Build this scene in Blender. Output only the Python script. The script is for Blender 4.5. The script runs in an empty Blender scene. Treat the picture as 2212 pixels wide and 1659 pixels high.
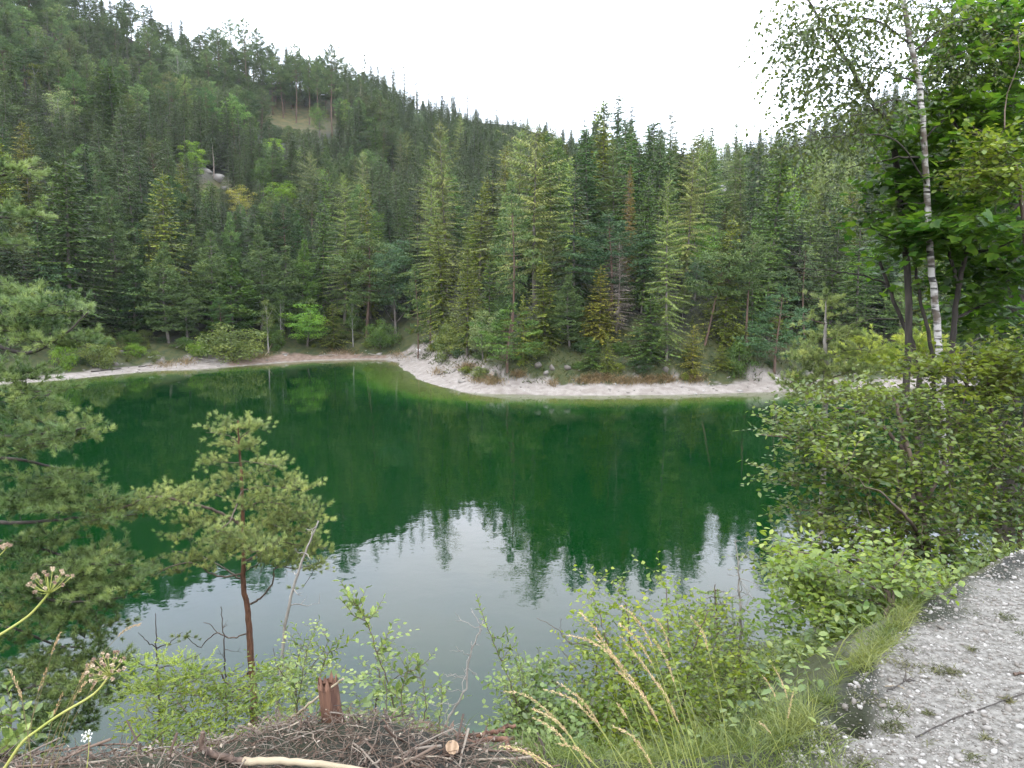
import bpy, math, random
import numpy as np
from mathutils import Matrix, Vector
R = math.radians
SC = bpy.context.scene
COL = SC.collection
random.seed(11)
rng = np.random.default_rng(11)

# ------------------------------------------------------------------ camera
CAMZ = 10.0
PITCH = 7.0
cam = bpy.data.cameras.new('camera')
cam.lens = 26.69
cam.sensor_width = 36.0
cam.clip_start = 0.05
cam.clip_end = 4000
cam_ob = bpy.data.objects.new('camera', cam)
COL.objects.link(cam_ob)
cam_ob.location = (0, 0, CAMZ)
cam_ob.rotation_euler = (R(90 - PITCH), 0, 0)
SC.camera = cam_ob

# ------------------------------------------------------------------ overcast sky and soft sun
SUN_EL, SUN_ROT = 52.0, 200.0
world = bpy.data.worlds.new('World')
SC.world = world
world.use_nodes = True
wn, wl = world.node_tree.nodes, world.node_tree.links
wn.clear()
sky = wn.new('ShaderNodeTexSky')
sky.sky_type = 'NISHITA'
sky.sun_disc = False
sky.sun_elevation = R(SUN_EL)
sky.sun_rotation = R(SUN_ROT)
tc = wn.new('ShaderNodeTexCoord')
mp = wn.new('ShaderNodeMapping')
mp.inputs['Scale'].default_value = (1.6, 1.6, 3.2)
cn = wn.new('ShaderNodeTexNoise')
cn.inputs['Scale'].default_value = 1.5
cn.inputs['Detail'].default_value = 5
cn.inputs['Roughness'].default_value = 0.55
cr = wn.new('ShaderNodeValToRGB')
cr.color_ramp.elements[0].position = 0.3
cr.color_ramp.elements[0].color = (0.66, 0.75, 0.94, 1)
cr.color_ramp.elements[1].position = 0.72
cr.color_ramp.elements[1].color = (0.96, 0.98, 1.0, 1)
cm = wn.new('ShaderNodeMix'); cm.data_type = 'RGBA'; cm.blend_type = 'MULTIPLY'
cm.inputs[0].default_value = 1.0
cm.inputs[7].default_value = (46, 46, 46, 1)
mx = wn.new('ShaderNodeMix'); mx.data_type = 'RGBA'
mx.inputs[0].default_value = 0.88
bg = wn.new('ShaderNodeBackground')
bg.inputs['Strength'].default_value = 0.1
wo = wn.new('ShaderNodeOutputWorld')
wl.new(tc.outputs['Generated'], mp.inputs['Vector'])
wl.new(mp.outputs[0], cn.inputs['Vector'])
wl.new(cn.outputs[0], cr.inputs[0])
wl.new(cr.outputs[0], cm.inputs[6])
wl.new(sky.outputs[0], mx.inputs[6])
wl.new(cm.outputs[2], mx.inputs[7])
wl.new(mx.outputs[2], bg.inputs['Color'])
wl.new(bg.outputs[0], wo.inputs['Surface'])
world.cycles.sampling_method = 'MANUAL'
world.cycles.sample_map_resolution = 512

sl = bpy.data.lights.new('sun', 'SUN')
sl.energy = 1.5
sl.angle = R(12)
sl.color = (1.0, 0.96, 0.90)
so = bpy.data.objects.new('sun', sl)
COL.objects.link(so)
_a = R(SUN_ROT)
_d = Vector((math.sin(_a) * math.cos(R(SUN_EL)), math.cos(_a) * math.cos(R(SUN_EL)), math.sin(R(SUN_EL))))
so.rotation_euler = _d.to_track_quat('Z', 'Y').to_euler()

SC.view_settings.view_transform = 'Standard'
SC.view_settings.look = 'None'
SC.view_settings.gamma = 1
SC.view_settings.exposure = 0.12
SC.view_settings.use_curve_mapping = False
cy = SC.cycles
cy.max_bounces = 7
cy.diffuse_bounces = 1
cy.glossy_bounces = 2
cy.transmission_bounces = 3
cy.transparent_max_bounces = 8
cy.volume_bounces = 0
cy.caustics_reflective = False
cy.caustics_refractive = False
cy.sample_clamp_indirect = 6
cy.use_adaptive_sampling = True
cy.adaptive_threshold = 0.02
cy.use_denoising = True
try:
    cy.denoiser = 'OPENIMAGEDENOISE'
    cy.denoising_prefilter = 'ACCURATE'
    cy.denoising_input_passes = 'RGB_ALBEDO_NORMAL'
except Exception:
    pass

# ------------------------------------------------------------------ view geometry helpers (photograph pixels, 2212 wide -> real points)
FP = 1640.0
CP, SP = math.cos(R(PITCH)), math.sin(R(PITCH))
def ray(xd, yd):
    u = (xd - 1106.0) / FP; v = (829.5 - yd) / FP
    return np.array([u, CP + SP * v, -SP + CP * v])
def at_z(xd, yd, z=0.0):
    d = ray(xd, yd); t = (z - CAMZ) / d[2]
    return np.array([0, 0, CAMZ]) + d * t
def at(xd, yd, Y):
    d = ray(xd, yd)
    return np.array([0, 0, CAMZ]) + d * (Y / d[1])
def to_px(P):
    P = np.atleast_2d(P)
    x, y, z = P[:, 0], P[:, 1], P[:, 2] - CAMZ
    f = CP * y - SP * z; up = SP * y + CP * z
    f = np.where(f < 1e-3, 1e-3, f)
    return np.stack([1106 + FP * x / f, 829.5 - FP * up / f, f], 1)

# ------------------------------------------------------------------ mesh helpers
class MB:
    """collects vertex and face arrays for ONE mesh"""
    def __init__(s): s.V = []; s.F = []; s.M = []; s.n = 0; s.A = []
    def add(s, V, F, mi=0, a=None):
        V = np.asarray(V, float).reshape(-1, 3); F = np.asarray(F, int)
        if len(V) == 0 or len(F) == 0: return
        s.V.append(V); s.F.append(F + s.n); s.M.append(np.full(len(F), mi)); s.n += len(V)
        s.A.append(np.full(len(V), 0.5 if a is None else 0.0) if a is None or np.isscalar(a) else np.asarray(a, float))
        if a is not None and np.isscalar(a): s.A[-1][:] = a
    def mesh(s, name, mats, off=(0, 0, 0), smooth=False, attr=False):
        me = bpy.data.meshes.new(name)
        if not s.V:
            return me
        V = np.concatenate(s.V) - np.asarray(off, float)
        nl = sum(f.size for f in s.F); nf = sum(len(f) for f in s.F)
        me.vertices.add(len(V)); me.vertices.foreach_set('co', V.astype(np.float32).ravel())
        me.loops.add(nl); me.polygons.add(nf)
        me.loops.foreach_set('vertex_index', np.concatenate([f.ravel() for f in s.F]).astype(np.int32))
        tot = np.concatenate([np.full(len(f), f.shape[1]) for f in s.F])
        st = np.concatenate([[0], np.cumsum(tot)[:-1]])
        me.polygons.foreach_set('loop_start', st.astype(np.int32))
        me.polygons.foreach_set('loop_total', tot.astype(np.int32))
        me.polygons.foreach_set('material_index', np.concatenate(s.M).astype(np.int32))
        if smooth: me.polygons.foreach_set('use_smooth', np.ones(nf, bool))
        if attr:
            a = me.attributes.new('tone', 'FLOAT', 'POINT')
            a.data.foreach_set('value', np.concatenate(s.A).astype(np.float32))
        for m in (mats if isinstance(mats, (list, tuple)) else [mats]): me.materials.append(m)
        me.update(calc_edges=True)
        return me

def link(name, me, parent=None, kind=None):
    o = bpy.data.objects.new(name, me); COL.objects.link(o)
    if parent is not None: o.parent = parent
    if kind: o['kind'] = kind
    return o
def tag(o, label, cat, group=None):
    o['label'] = label; o['category'] = cat
    if group: o['group'] = group
    return o
def thing(name, label, cat, loc=(0, 0, 0), group=None, rz=0.0, sc=1.0):
    o = bpy.data.objects.new(name, None); COL.objects.link(o)
    o.empty_display_size = 0.2
    o.location = loc; o.rotation_euler = (0, 0, rz)
    o.scale = (sc, sc, sc) if np.isscalar(sc) else sc
    return tag(o, label, cat, group)
def part(name, mb, mats, parent, smooth=False, kind=None, attr=False):
    """a mesh made in world coordinates, stored relative to its (unrotated) parent"""
    off = np.array(parent.location) if parent is not None else np.zeros(3)
    if parent is not None and parent.parent is not None: off = off + np.array(parent.parent.location)
    return link(name, mb.mesh(name, mats, off, smooth, attr), parent, kind)

def norm(a):
    a = np.asarray(a, float)
    return a / np.maximum(np.linalg.norm(a, axis=-1, keepdims=True), 1e-9)
def tube(P, r, n=6, cap=False):
    P = np.asarray(P, float); k = len(P)
    r = np.broadcast_to(np.asarray(r, float), (k,)) if np.ndim(r) else np.full(k, float(r))
    T = norm(np.gradient(P, axis=0))
    ref = np.array([0.31, 0.17, 0.93]) if abs(T[:, 2]).mean() < 0.8 else np.array([0.95, 0.2, 0.1])
    A = norm(np.cross(T, ref)); B = np.cross(T, A)
    an = np.linspace(0, 2 * np.pi, n, endpoint=False)
    V = P[:, None] + r[:, None, None] * (np.cos(an)[None, :, None] * A[:, None] + np.sin(an)[None, :, None] * B[:, None])
    i = np.arange(k - 1)[:, None] * n; j = np.arange(n)[None]
    F = np.stack([i + j, i + (j + 1) % n, i + n + (j + 1) % n, i + n + j], -1).reshape(-1, 4)
    return V.reshape(-1, 3), F
def capped(mb, P, r, n=8, mi=0, mic=None):
    V, F = tube(P, r, n); mb.add(V, F, mi)
    k = len(P)
    for e, s in ((0, -1), (k - 1, 1)):
        ring = V[e * n:(e + 1) * n]; c = ring.mean(0)
        W = np.vstack([ring, c]); j = np.arange(n)
        G = np.stack([j, (j + 1) % n, np.full(n, n)], 1)
        if s < 0: G = G[:, ::-1]
        mb.add(W, G, mi if mic is None else mic)
def curve(p0, p1, bow=(0, 0, 0), k=6, jit=0.0, r=None):
    r = r or rng
    t = np.linspace(0, 1, k)[:, None]
    P = np.asarray(p0) * (1 - t) + np.asarray(p1) * t + np.asarray(bow) * (4 * t * (1 - t))
    if jit:
        n = r.normal(0, jit, (k, 3)); n[0] = 0; n[-1] = 0; P = P + n
    return P
def smooth_path(P, k=24, jit=0.0):
    """Catmull-Rom through points"""
    P = np.asarray(P, float); n = len(P)
    Q = np.vstack([2 * P[0] - P[1], P, 2 * P[-1] - P[-2]])
    t = np.linspace(0, n - 1 - 1e-6, k); i = t.astype(int); f = (t - i)[:, None]
    a, b, c, d = Q[i], Q[i + 1], Q[i + 2], Q[i + 3]
    W = 0.5 * (2 * b + (c - a) * f + (2 * a - 5 * b + 4 * c - d) * f ** 2 + (3 * b - a - 3 * c + d) * f ** 3)
    if jit: W[1:-1] += rng.normal(0, jit, (k - 2, 3))
    return W
def stamp(TV, TF, P, D, N, S, W=None):
    """template (x along D, y across, z along N) copied to many places"""
    P = np.asarray(P, float); D = norm(D); N = np.asarray(N, float)
    N = norm(N - (N * D).sum(-1, keepdims=True) * D); B = np.cross(N, D)
    S = np.broadcast_to(S, (len(P),))[:, None, None]
    Wd = S if W is None else np.broadcast_to(W, (len(P),))[:, None, None]
    V = P[:, None] + S * TV[None, :, 0:1] * D[:, None] + Wd * TV[None, :, 1:2] * B[:, None] + S * TV[None, :, 2:3] * N[:, None]
    F = TF[None] + (np.arange(len(P)) * len(TV))[:, None, None]
    return V.reshape(-1, 3), F.reshape(-1, TF.shape[1])
DIA_V = np.array([[0, 0, 0], [.45, .5, .03], [1, 0, 0], [.45, -.5, .03]]); DIA_F = np.array([[0, 1, 2], [0, 2, 3]])
ICO = None
def icosa():
    g = (1 + 5 ** .5) / 2
    V = norm(np.array([[-1, g, 0], [1, g, 0], [-1, -g, 0], [1, -g, 0], [0, -1, g], [0, 1, g], [0, -1, -g], [0, 1, -g], [g, 0, -1], [g, 0, 1], [-g, 0, -1], [-g, 0, 1]]))
    F = np.array([[0, 11, 5], [0, 5, 1], [0, 1, 7], [0, 7, 10], [0, 10, 11], [1, 5, 9], [5, 11, 4], [11, 10, 2], [10, 7, 6], [7, 1, 8], [3, 9, 4], [3, 4, 2], [3, 2, 6], [3, 6, 8], [3, 8, 9], [4, 9, 5], [2, 4, 11], [6, 2, 10], [8, 6, 7], [9, 8, 1]])
    return V, F
def subdiv(V, F):
    V = list(map(tuple, V)); idx = {}; out = []
    def mid(a, b):
        k = (min(a, b), max(a, b))
        if k not in idx:
            m = norm((np.array(V[a]) + np.array(V[b])) / 2); idx[k] = len(V); V.append(tuple(m))
        return idx[k]
    for a, b, c in F:
        x, y, z = mid(a, b), mid(b, c), mid(c, a)
        out += [[a, x, z], [b, y, x], [c, z, y], [x, y, z]]
    return np.array(V), np.array(out)

# ------------------------------------------------------------------ value noise on arrays
_perm = rng.random((256, 256))
def vnoise(x, y):
    xi = np.floor(x).astype(int); yi = np.floor(y).astype(int)
    fx = x - xi; fy = y - yi; fx = fx * fx * (3 - 2 * fx); fy = fy * fy * (3 - 2 * fy)
    g = lambda a, b: _perm[a & 255, b & 255]
    return (g(xi, yi) * (1 - fx) + g(xi + 1, yi) * fx) * (1 - fy) + (g(xi, yi + 1) * (1 - fx) + g(xi + 1, yi + 1) * fx) * fy
def fbm(x, y, o=4):
    s = 0; a = 0.5
    for i in range(o):
        s = s + a * (vnoise(x * 2 ** i + 17 * i, y * 2 ** i + 5 * i) - 0.5); a *= 0.55
    return s

# ------------------------------------------------------------------ materials
def mat(name):
    m = bpy.data.materials.new(name); m.use_nodes = True
    m.node_tree.nodes.clear(); return m, m.node_tree.nodes, m.node_tree.links
def noise_mix(n, l, c1, c2, scale, detail=4, coord='Object', lo=.35, hi=.65, vec=None):
    t = n.new('ShaderNodeTexNoise'); t.inputs['Scale'].default_value = scale; t.inputs['Detail'].default_value = detail
    if vec is None:
        g = n.new('ShaderNodeTexCoord'); vec = g.outputs[coord]
    l.new(vec, t.inputs['Vector'])
    mr = n.new('ShaderNodeMapRange'); mr.inputs[1].default_value = lo; mr.inputs[2].default_value = hi
    l.new(t.outputs[0], mr.inputs[0])
    m = n.new('ShaderNodeMix'); m.data_type = 'RGBA'
    l.new(mr.outputs[0], m.inputs[0])
    for s, c in ((6, c1), (7, c2)):
        if isinstance(c, tuple): m.inputs[s].default_value = (*c, 1)
        else: l.new(c, m.inputs[s])
    return m.outputs[2], t.outputs[0]
def bark(name, c1, c2, scale=8, rough=.85, stretch=(1, 1, .25), bump=.5):
    m, n, l = mat(name)
    g = n.new('ShaderNodeTexCoord'); mp = n.new('ShaderNodeMapping'); mp.inputs['Scale'].default_value = stretch
    l.new(g.outputs['Object'], mp.inputs[0])
    c, f = noise_mix(n, l, c1, c2, scale, 6, vec=mp.outputs[0])
    p = n.new('ShaderNodeBsdfPrincipled'); p.inputs['Roughness'].default_value = rough; l.new(c, p.inputs['Base Color'])
    b = n.new('ShaderNodeBump'); b.inputs['Strength'].default_value = bump; b.inputs['Distance'].default_value = .02
    l.new(f, b.inputs['Height']); l.new(b.outputs[0], p.inputs['Normal'])
    o = n.new('ShaderNodeOutputMaterial'); l.new(p.outputs[0], o.inputs[0]); return m
def leafmat(name, c1, c2, rough=.45, trans=.35, tcol=None, scale=3.0, spec=.5, use_obj=False, c3=None, tone=False, rnd=.35):
    """leaf surface: two tones broken by noise, gloss on top, light passing through"""
    m, n, l = mat(name)
    c, f = noise_mix(n, l, c1, c2, scale, 3)
    oi = n.new('ShaderNodeObjectInfo')
    if use_obj:
        mm = n.new('ShaderNodeMix'); mm.data_type = 'RGBA'; mm.blend_type = 'MULTIPLY'; mm.inputs[0].default_value = 1
        l.new(c, mm.inputs[6]); l.new(oi.outputs['Color'], mm.inputs[7]); c = mm.outputs[2]
    if tone:
        at_ = n.new('ShaderNodeAttribute'); at_.attribute_name = 'tone'
        h = n.new('ShaderNodeHueSaturation')
        a1 = n.new('ShaderNodeMapRange'); a1.inputs[3].default_value = .45; a1.inputs[4].default_value = 1.6
        a2 = n.new('ShaderNodeMapRange'); a2.inputs[3].default_value = .52; a2.inputs[4].default_value = .465
        l.new(at_.outputs['Fac'], a1.inputs[0]); l.new(at_.outputs['Fac'], a2.inputs[0])
        l.new(a1.outputs[0], h.inputs['Value']); l.new(a2.outputs[0], h.inputs['Hue']); l.new(c, h.inputs['Color']); c = h.outputs[0]
    if rnd:
        h = n.new('ShaderNodeHueSaturation')
        a1 = n.new('ShaderNodeMapRange'); a1.inputs[3].default_value = 1 - rnd; a1.inputs[4].default_value = 1 + rnd
        l.new(oi.outputs['Random'], a1.inputs[0]); l.new(a1.outputs[0], h.inputs['Value']); l.new(c, h.inputs['Color']); c = h.outputs[0]
    p = n.new('ShaderNodeBsdfPrincipled'); p.inputs['Roughness'].default_value = rough
    p.inputs['Specular IOR Level'].default_value = spec
    l.new(c, p.inputs['Base Color'])
    t = n.new('ShaderNodeBsdfTranslucent')
    h2 = n.new('ShaderNodeHueSaturation'); h2.inputs['Hue'].default_value = .49; h2.inputs['Saturation'].default_value = 1.1; h2.inputs['Value'].default_value = 1.5
    l.new(c, h2.inputs['Color']); l.new(h2.outputs[0], t.inputs[0])
    s = n.new('ShaderNodeMixShader'); s.inputs[0].default_value = trans
    l.new(p.outputs[0], s.inputs[1]); l.new(t.outputs[0], s.inputs[2])
    o = n.new('ShaderNodeOutputMaterial'); l.new(s.outputs[0], o.inputs[0]); return m
# ------------------------------------------------------------------ shape of the land
SHORE_PX = [(-500, 850), (-200, 838), (60, 828), (230, 811), (330, 801), (440, 797), (520, 791), (600, 784), (680, 779), (760, 777), (830, 777), (862, 784), (872, 800),
            (900, 818), (950, 836), (1000, 846), (1060, 851), (1200, 854), (1330, 853), (1450, 853), (1560, 850), (1700, 846), (1900, 838), (2200, 832), (2700, 826)]
SH = [(-62, -40), (-70, 10), (-84, 44)] + [tuple(at_z(x, y)[:2]) for x, y in SHORE_PX] + [(96, 70), (92, 40), (78, 14), (70, -10)]
SH = np.array(SH)
FARPOLY = np.vstack([SH, [(2500, -40), (2500, 3000), (-2500, 3000), (-2500, -40)]])
EDGE_PX = [(2212, 1195), (2090, 1262), (1940, 1335), (1885, 1440), (1780, 1560), (1690, 1620), (1400, 1655), (1120, 1640), (1000, 1600), (800, 1560), (620, 1570), (420, 1632), (100, 1650), (-300, 1650)]
ED = [(60, 10), (40, 17), (20, 13.5), (8, 7.6)] + [tuple(at_z(x, y, 8.4)[:2]) for x, y in EDGE_PX] + [(-8, 1.0), (-30, -6), (-60, -12)]
ED = np.array(ED)
NEARPOLY = np.vstack([ED, [(-400, -12), (-400, -900), (400, -900), (400, 10)]])
def seg_dist(X, Y, P, closed=False):
    d = np.full(X.shape, 1e9)
    for a, b in zip(P[:-1], P[1:]):
        vx, vy = b - a; L = vx * vx + vy * vy
        t = np.clip(((X - a[0]) * vx + (Y - a[1]) * vy) / L, 0, 1)
        d = np.minimum(d, np.hypot(X - a[0] - t * vx, Y - a[1] - t * vy))
    return d
def inside(X, Y, P):
    c = np.zeros(X.shape, bool); n = len(P)
    for i in range(n):
        x1, y1 = P[i]; x2, y2 = P[(i + 1) % n]
        if y1 == y2: continue
        k = ((y1 > Y) != (y2 > Y)) & (X < (x2 - x1) * (Y - y1) / (y2 - y1) + x1)
        c ^= k
    return c
_az = np.degrees(np.arctan2(SH[3:-4, 0], SH[3:-4, 1])); _rs = np.hypot(SH[3:-4, 0], SH[3:-4, 1])
def pxaz(x): return math.degrees(math.atan((x - 1106) / (FP * CP)))
RIDGE = [(-300, 330, 122), (0, 315, 112), (300, 312, 100), (500, 318, 91), (700, 325, 86), (850, 332, 89), (1000, 340, 89), (1150, 345, 82), (1300, 350, 70), (1500, 350, 58), (1700, 350, 66), (1900, 360, 82), (2300, 370, 84), (2800, 350, 70)]
_ra = np.array([pxaz(a[0]) for a in RIDGE]); _rd = np.array([a[1] for a in RIDGE], float); _rz = np.array([a[2] for a in RIDGE], float)
def H_far(X, Y):
    r = np.hypot(X, Y); az = np.degrees(np.arctan2(X, Y))
    s = seg_dist(X, Y, SH) * np.where(inside(X, Y, FARPOLY), 1, -1)
    s = s + 1.5 * fbm(X * .14, Y * .14, 3) + .5 * fbm(X * .7, Y * .7, 2)
    rs = np.interp(az, _az, _rs); D = np.interp(az, _ra, _rd); Z = np.interp(az, _ra, _rz)
    t = (s - 4) / np.maximum(D - rs, 60); tt = np.clip(t, 0, None)
    g = np.where(tt < 1, tt ** 1.02, 1 - .25 * (tt - 1))
    hill = Z * np.clip(g, -1, 2)
    hill = hill * (1 + .25 * fbm(X * .02, Y * .02, 3)) + np.clip(s / 30, 0, 1) * 5 * fbm(X * .035 + 9, Y * .035, 4)
    # the wooded spur right of the middle and the steep mossy bank behind the white shore
    hill = hill + 13.5 * np.exp(-((X - 17) ** 2 / 900 + (Y - 130) ** 2 / 620)) * np.clip(s / 12, 0, 1)
    bk = np.exp(-((X - 14) ** 2) / 190) * np.exp(-((Y - 90) ** 2) / 260)
    hill = hill + 4.2 * bk * np.clip((s - 3.5) / 9, 0, 1) + .9 * np.exp(-((X - 22) ** 2) / 1100) * np.clip((s - 3.2) / 1.2, 0, 1)
    # rock knoll on the left slope
    hill = hill + 5 * np.exp(-((X + 72) ** 2 + (Y - 178) ** 2) / 60)
    beach = np.clip(s, 0, 5) * (.13 + .10 * np.clip((X + 16) / 6, 0, 1) * (Y < 103)) + .12 * fbm(X * .8, Y * .8, 3) * np.clip(s, 0, 1) + .35 * np.abs(fbm(X * .35 + 3, Y * .35, 4)) * np.clip(s / 2, 0, 1)
    shelf = np.where((X < -2) & (Y > 85), .16, .15)
    bed = -np.clip(-s * shelf, 0, 1.0) - np.clip((-s - 5) * .5, 0, 5)
    bed = bed + .0
    return np.where(s > 0, beach + hill, bed), s
def sd_edge(X, Y):
    return seg_dist(X, Y, ED) * np.where(inside(X, Y, NEARPOLY), -1, 1)
def H_near(X, Y):
    e = sd_edge(X, Y)
    k = np.clip(e, 0, None)
    z = 8.4 - 1.0 * (k - .07 * (1 - np.exp(-k / .07))) + .32 * np.clip(k - 1.6, 0, None)
    z = z + .4 * fbm(X * .5, Y * .5, 4) * np.clip((k - .8) / 3, 0, 1) + .05 * (fbm(X * 2.2, Y * 2.2, 3) - .25) * np.where(X < 1.2, 1, .8) + .02 * fbm(X * 9, Y * 9, 2)
    # heap of soil under the brushwood
    z = z + .06 * 0 * np.exp(-((X + .75) ** 2) / 1.3) * np.exp(-((Y - 2.75) ** 2) / .25)
    # pit in the gravel edge
    pc = at_z(1843, 1572, 8.35)
    z = z - .16 * np.exp(-((X - pc[0]) ** 2 / .004 + (Y - pc[1]) ** 2 / .006))
    z = np.where(z < 0, z * 3.5, z)
    return np.maximum(z, -6), e
def Hgt(X, Y):
    X = np.asarray(X, float); Y = np.asarray(Y, float)
    a, s = H_far(X, Y); b, e = H_near(X, Y)
    return np.maximum(a, b)
def gz(x, y): return float(Hgt(np.array([x]), np.array([y]))[0])
def hit(xd, yd, r0=4.0, r1=480.0):
    """where the sight line through this pixel meets the land"""
    d = ray(xd, yd); t = np.geomspace(r0, r1, 900)
    P = np.array([0, 0, CAMZ]) + d[None] * t[:, None]
    h = Hgt(P[:, 0], P[:, 1]); k = np.nonzero((P[:, 2] < np.maximum(h, 0)))[0]
    if len(k) == 0: return None
    return np.array([P[k[0], 0], P[k[0], 1], h[k[0]]])

def polar_sheet(rings, az):
    r, a = np.meshgrid(rings, np.radians(az), indexing='ij')
    X = r * np.sin(a); Y = r * np.cos(a); m, n = X.shape
    i = np.arange(m - 1)[:, None] * n; j = np.arange(n - 1)[None]
    F = np.stack([i + j, i + j + 1, i + n + j + 1, i + n + j], -1).reshape(-1, 4)
    return X, Y, F
_unused = 0
AZ = np.concatenate([np.arange(-180, -48, 3.0), np.arange(-48, 48, .26), np.arange(48, 180.1, 3.0)])
RG = np.concatenate([[0.01], np.geomspace(.5, 1.8, 8), np.arange(1.85, 6, .035), np.geomspace(6, 60, 70)[:-1], np.arange(60, 122, .45), np.geomspace(122, 520, 60), [700, 1000]])
X, Y, F = polar_sheet(RG, AZ)
Zf, S_ = H_far(X, Y); Zn, E_ = H_near(X, Y)
Z = np.maximum(Zf, Zn)
Z = np.where(np.hypot(X, Y) > 540, np.minimum(Z, 60), Z)
_lr = np.asarray(RG); _GZ = Z; _GS = S_
def _samp(G, X_, Y_):
    X_ = np.asarray(X_, float); Y_ = np.asarray(Y_, float)
    r = np.clip(np.hypot(X_, Y_), _lr[0], _lr[-1] - 1e-6); a = np.clip(np.degrees(np.arctan2(X_, Y_)), AZ[0], AZ[-1] - 1e-6)
    i = np.clip(np.searchsorted(_lr, r, 'right') - 1, 0, len(_lr) - 2); j = np.clip(np.searchsorted(AZ, a, 'right') - 1, 0, len(AZ) - 2)
    u = (r - _lr[i]) / (_lr[i + 1] - _lr[i]); v = (a - AZ[j]) / (AZ[j + 1] - AZ[j])
    return (G[i, j] * (1 - v) + G[i, j + 1] * v) * (1 - u) + (G[i + 1, j] * (1 - v) + G[i + 1, j + 1] * v) * u
land = MB(); land.add(np.stack([X, Y, Z], -1).reshape(-1, 3), F)
LP = to_px(np.stack([X, Y, Z], -1).reshape(-1, 3))
LPX, LPY = LP[:, 0].reshape(X.shape), LP[:, 1].reshape(X.shape)
near = Zn >= Zf
# surface zones: pale lime sand / gravel, grass and moss, forest litter (R,G,B)
nz = fbm(X * .6, Y * .6, 4); nz2 = fbm(X * .12 + 4, Y * .12, 3)
sand = np.clip((np.interp(np.degrees(np.arctan2(X, Y)), [-32, -26, -22, -9, -6, 0, 3, 12, 22], [3.2, 4, 6.5, 1.8, 6.2, 5.2, 4.2, 4.0, 3.0]) + 5 * nz + 3 * nz2 - S_) / .8, 0, 1) * (~near)
sand = np.where((~near) & (S_ < 0), 1, sand)
brown = ((np.degrees(np.arctan2(X, Y)) > -20.5) & (np.degrees(np.arctan2(X, Y)) < -9.5) & (S_ > .4) & ~near)   # reddish strip of the inner bay
grass = np.clip((11 + 8 * nz - S_) / 2, 0, 1) * (1 - sand) * (~near)
def blob(x0, y0, rx, ry):
    return np.clip(1.35 - np.hypot((LPX - x0) / rx, (LPY - y0) / ry), 0, 1) * (~near) * (S_ > 20)
gold = np.maximum(np.maximum(blob(640, 250, 110, 40), blob(480, 190, 60, 40)), blob(455, 412, 60, 28))
rock = np.clip(1.3 - np.hypot((X + 72) / 3.5, (Y - 176) / 3), 0, 1) * (~near)
gravel = np.clip((.06 - E_ + .9 * fbm(X * 1.8, Y * 1.8, 4)) / .12, 0, 1) * near * np.clip((X - .95 - .12 * (Y - 3) + .5 * nz) / .25, 0, 1)
col = np.zeros((X.size, 4), np.float32)
col[:, 0] = np.maximum(np.maximum(sand, gravel), rock * .8).ravel()
col[:, 1] = np.maximum(grass, np.where(near & (E_ > .05), .7, 0)).ravel()
col[:, 2] = gold.ravel(); col[:, 3] = np.where(brown, 1, 0).ravel()

m, n, l = mat('ground_surface')
vc = n.new('ShaderNodeAttribute'); vc.attribute_name = 'zone'
sp = n.new('ShaderNodeSeparateColor'); l.new(vc.outputs['Color'], sp.inputs[0])
tcn = n.new('ShaderNodeTexCoord'); ov = tcn.outputs['Object']
litter, _ = noise_mix(n, l, (.012, .011, .007), (.022, .027, .009), 1.2, 6, vec=ov)
grs, _ = noise_mix(n, l, (.022, .036, .008), (.055, .056, .014), 1.6, 5, vec=ov)
gld, _ = noise_mix(n, l, (.13, .105, .04), (.06, .07, .022), .5, 5, vec=ov)
snd, sf = noise_mix(n, l, (.195, .165, .14), (.30, .268, .238), 1.4, 8, vec=ov)
snd2, _ = noise_mix(n, l, snd, (.12, .10, .08), 22, 6, lo=.5, hi=.7, vec=ov)
rdd, _ = noise_mix(n, l, (.13, .085, .06), (.22, .16, .12), 2.2, 6, vec=ov)
def mixc(f, a, b):
    k = n.new('ShaderNodeMix'); k.data_type = 'RGBA'
    l.new(f, k.inputs[0]); l.new(a, k.inputs[6]); l.new(b, k.inputs[7]); return k.outputs[2]
c = mixc(sp.outputs[1], litter, grs)
c = mixc(sp.outputs[2], c, gld)
sb = mixc(vc.outputs['Alpha'], snd2, rdd)
grv, _ = noise_mix(n, l, (.075, .067, .055), (.20, .188, .165), 38, 6, vec=ov)
ga = n.new('ShaderNodeAttribute'); ga.attribute_name = 'gravel'
sb = mixc(ga.outputs['Fac'], sb, grv)
c = mixc(sp.outputs[0], c, sb)
p = n.new('ShaderNodeBsdfPrincipled'); p.inputs['Roughness'].default_value = .9; l.new(c, p.inputs['Base Color'])
bt = n.new('ShaderNodeTexNoise'); bt.inputs['Scale'].default_value = 9; bt.inputs['Detail'].default_value = 8; l.new(ov, bt.inputs[0])
b = n.new('ShaderNodeBump'); b.inputs['Strength'].default_value = .8; b.inputs['Distance'].default_value = .06; l.new(bt.outputs[0], b.inputs['Height']); l.new(b.outputs[0], p.inputs['Normal'])
o = n.new('ShaderNodeOutputMaterial'); l.new(p.outputs[0], o.inputs[0])
ground = link('ground', land.mesh('ground', m, smooth=True), kind='structure')
ca = ground.data.attributes.new('zone', 'FLOAT_COLOR', 'POINT'); ca.data.foreach_set('color', col.ravel())

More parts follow.
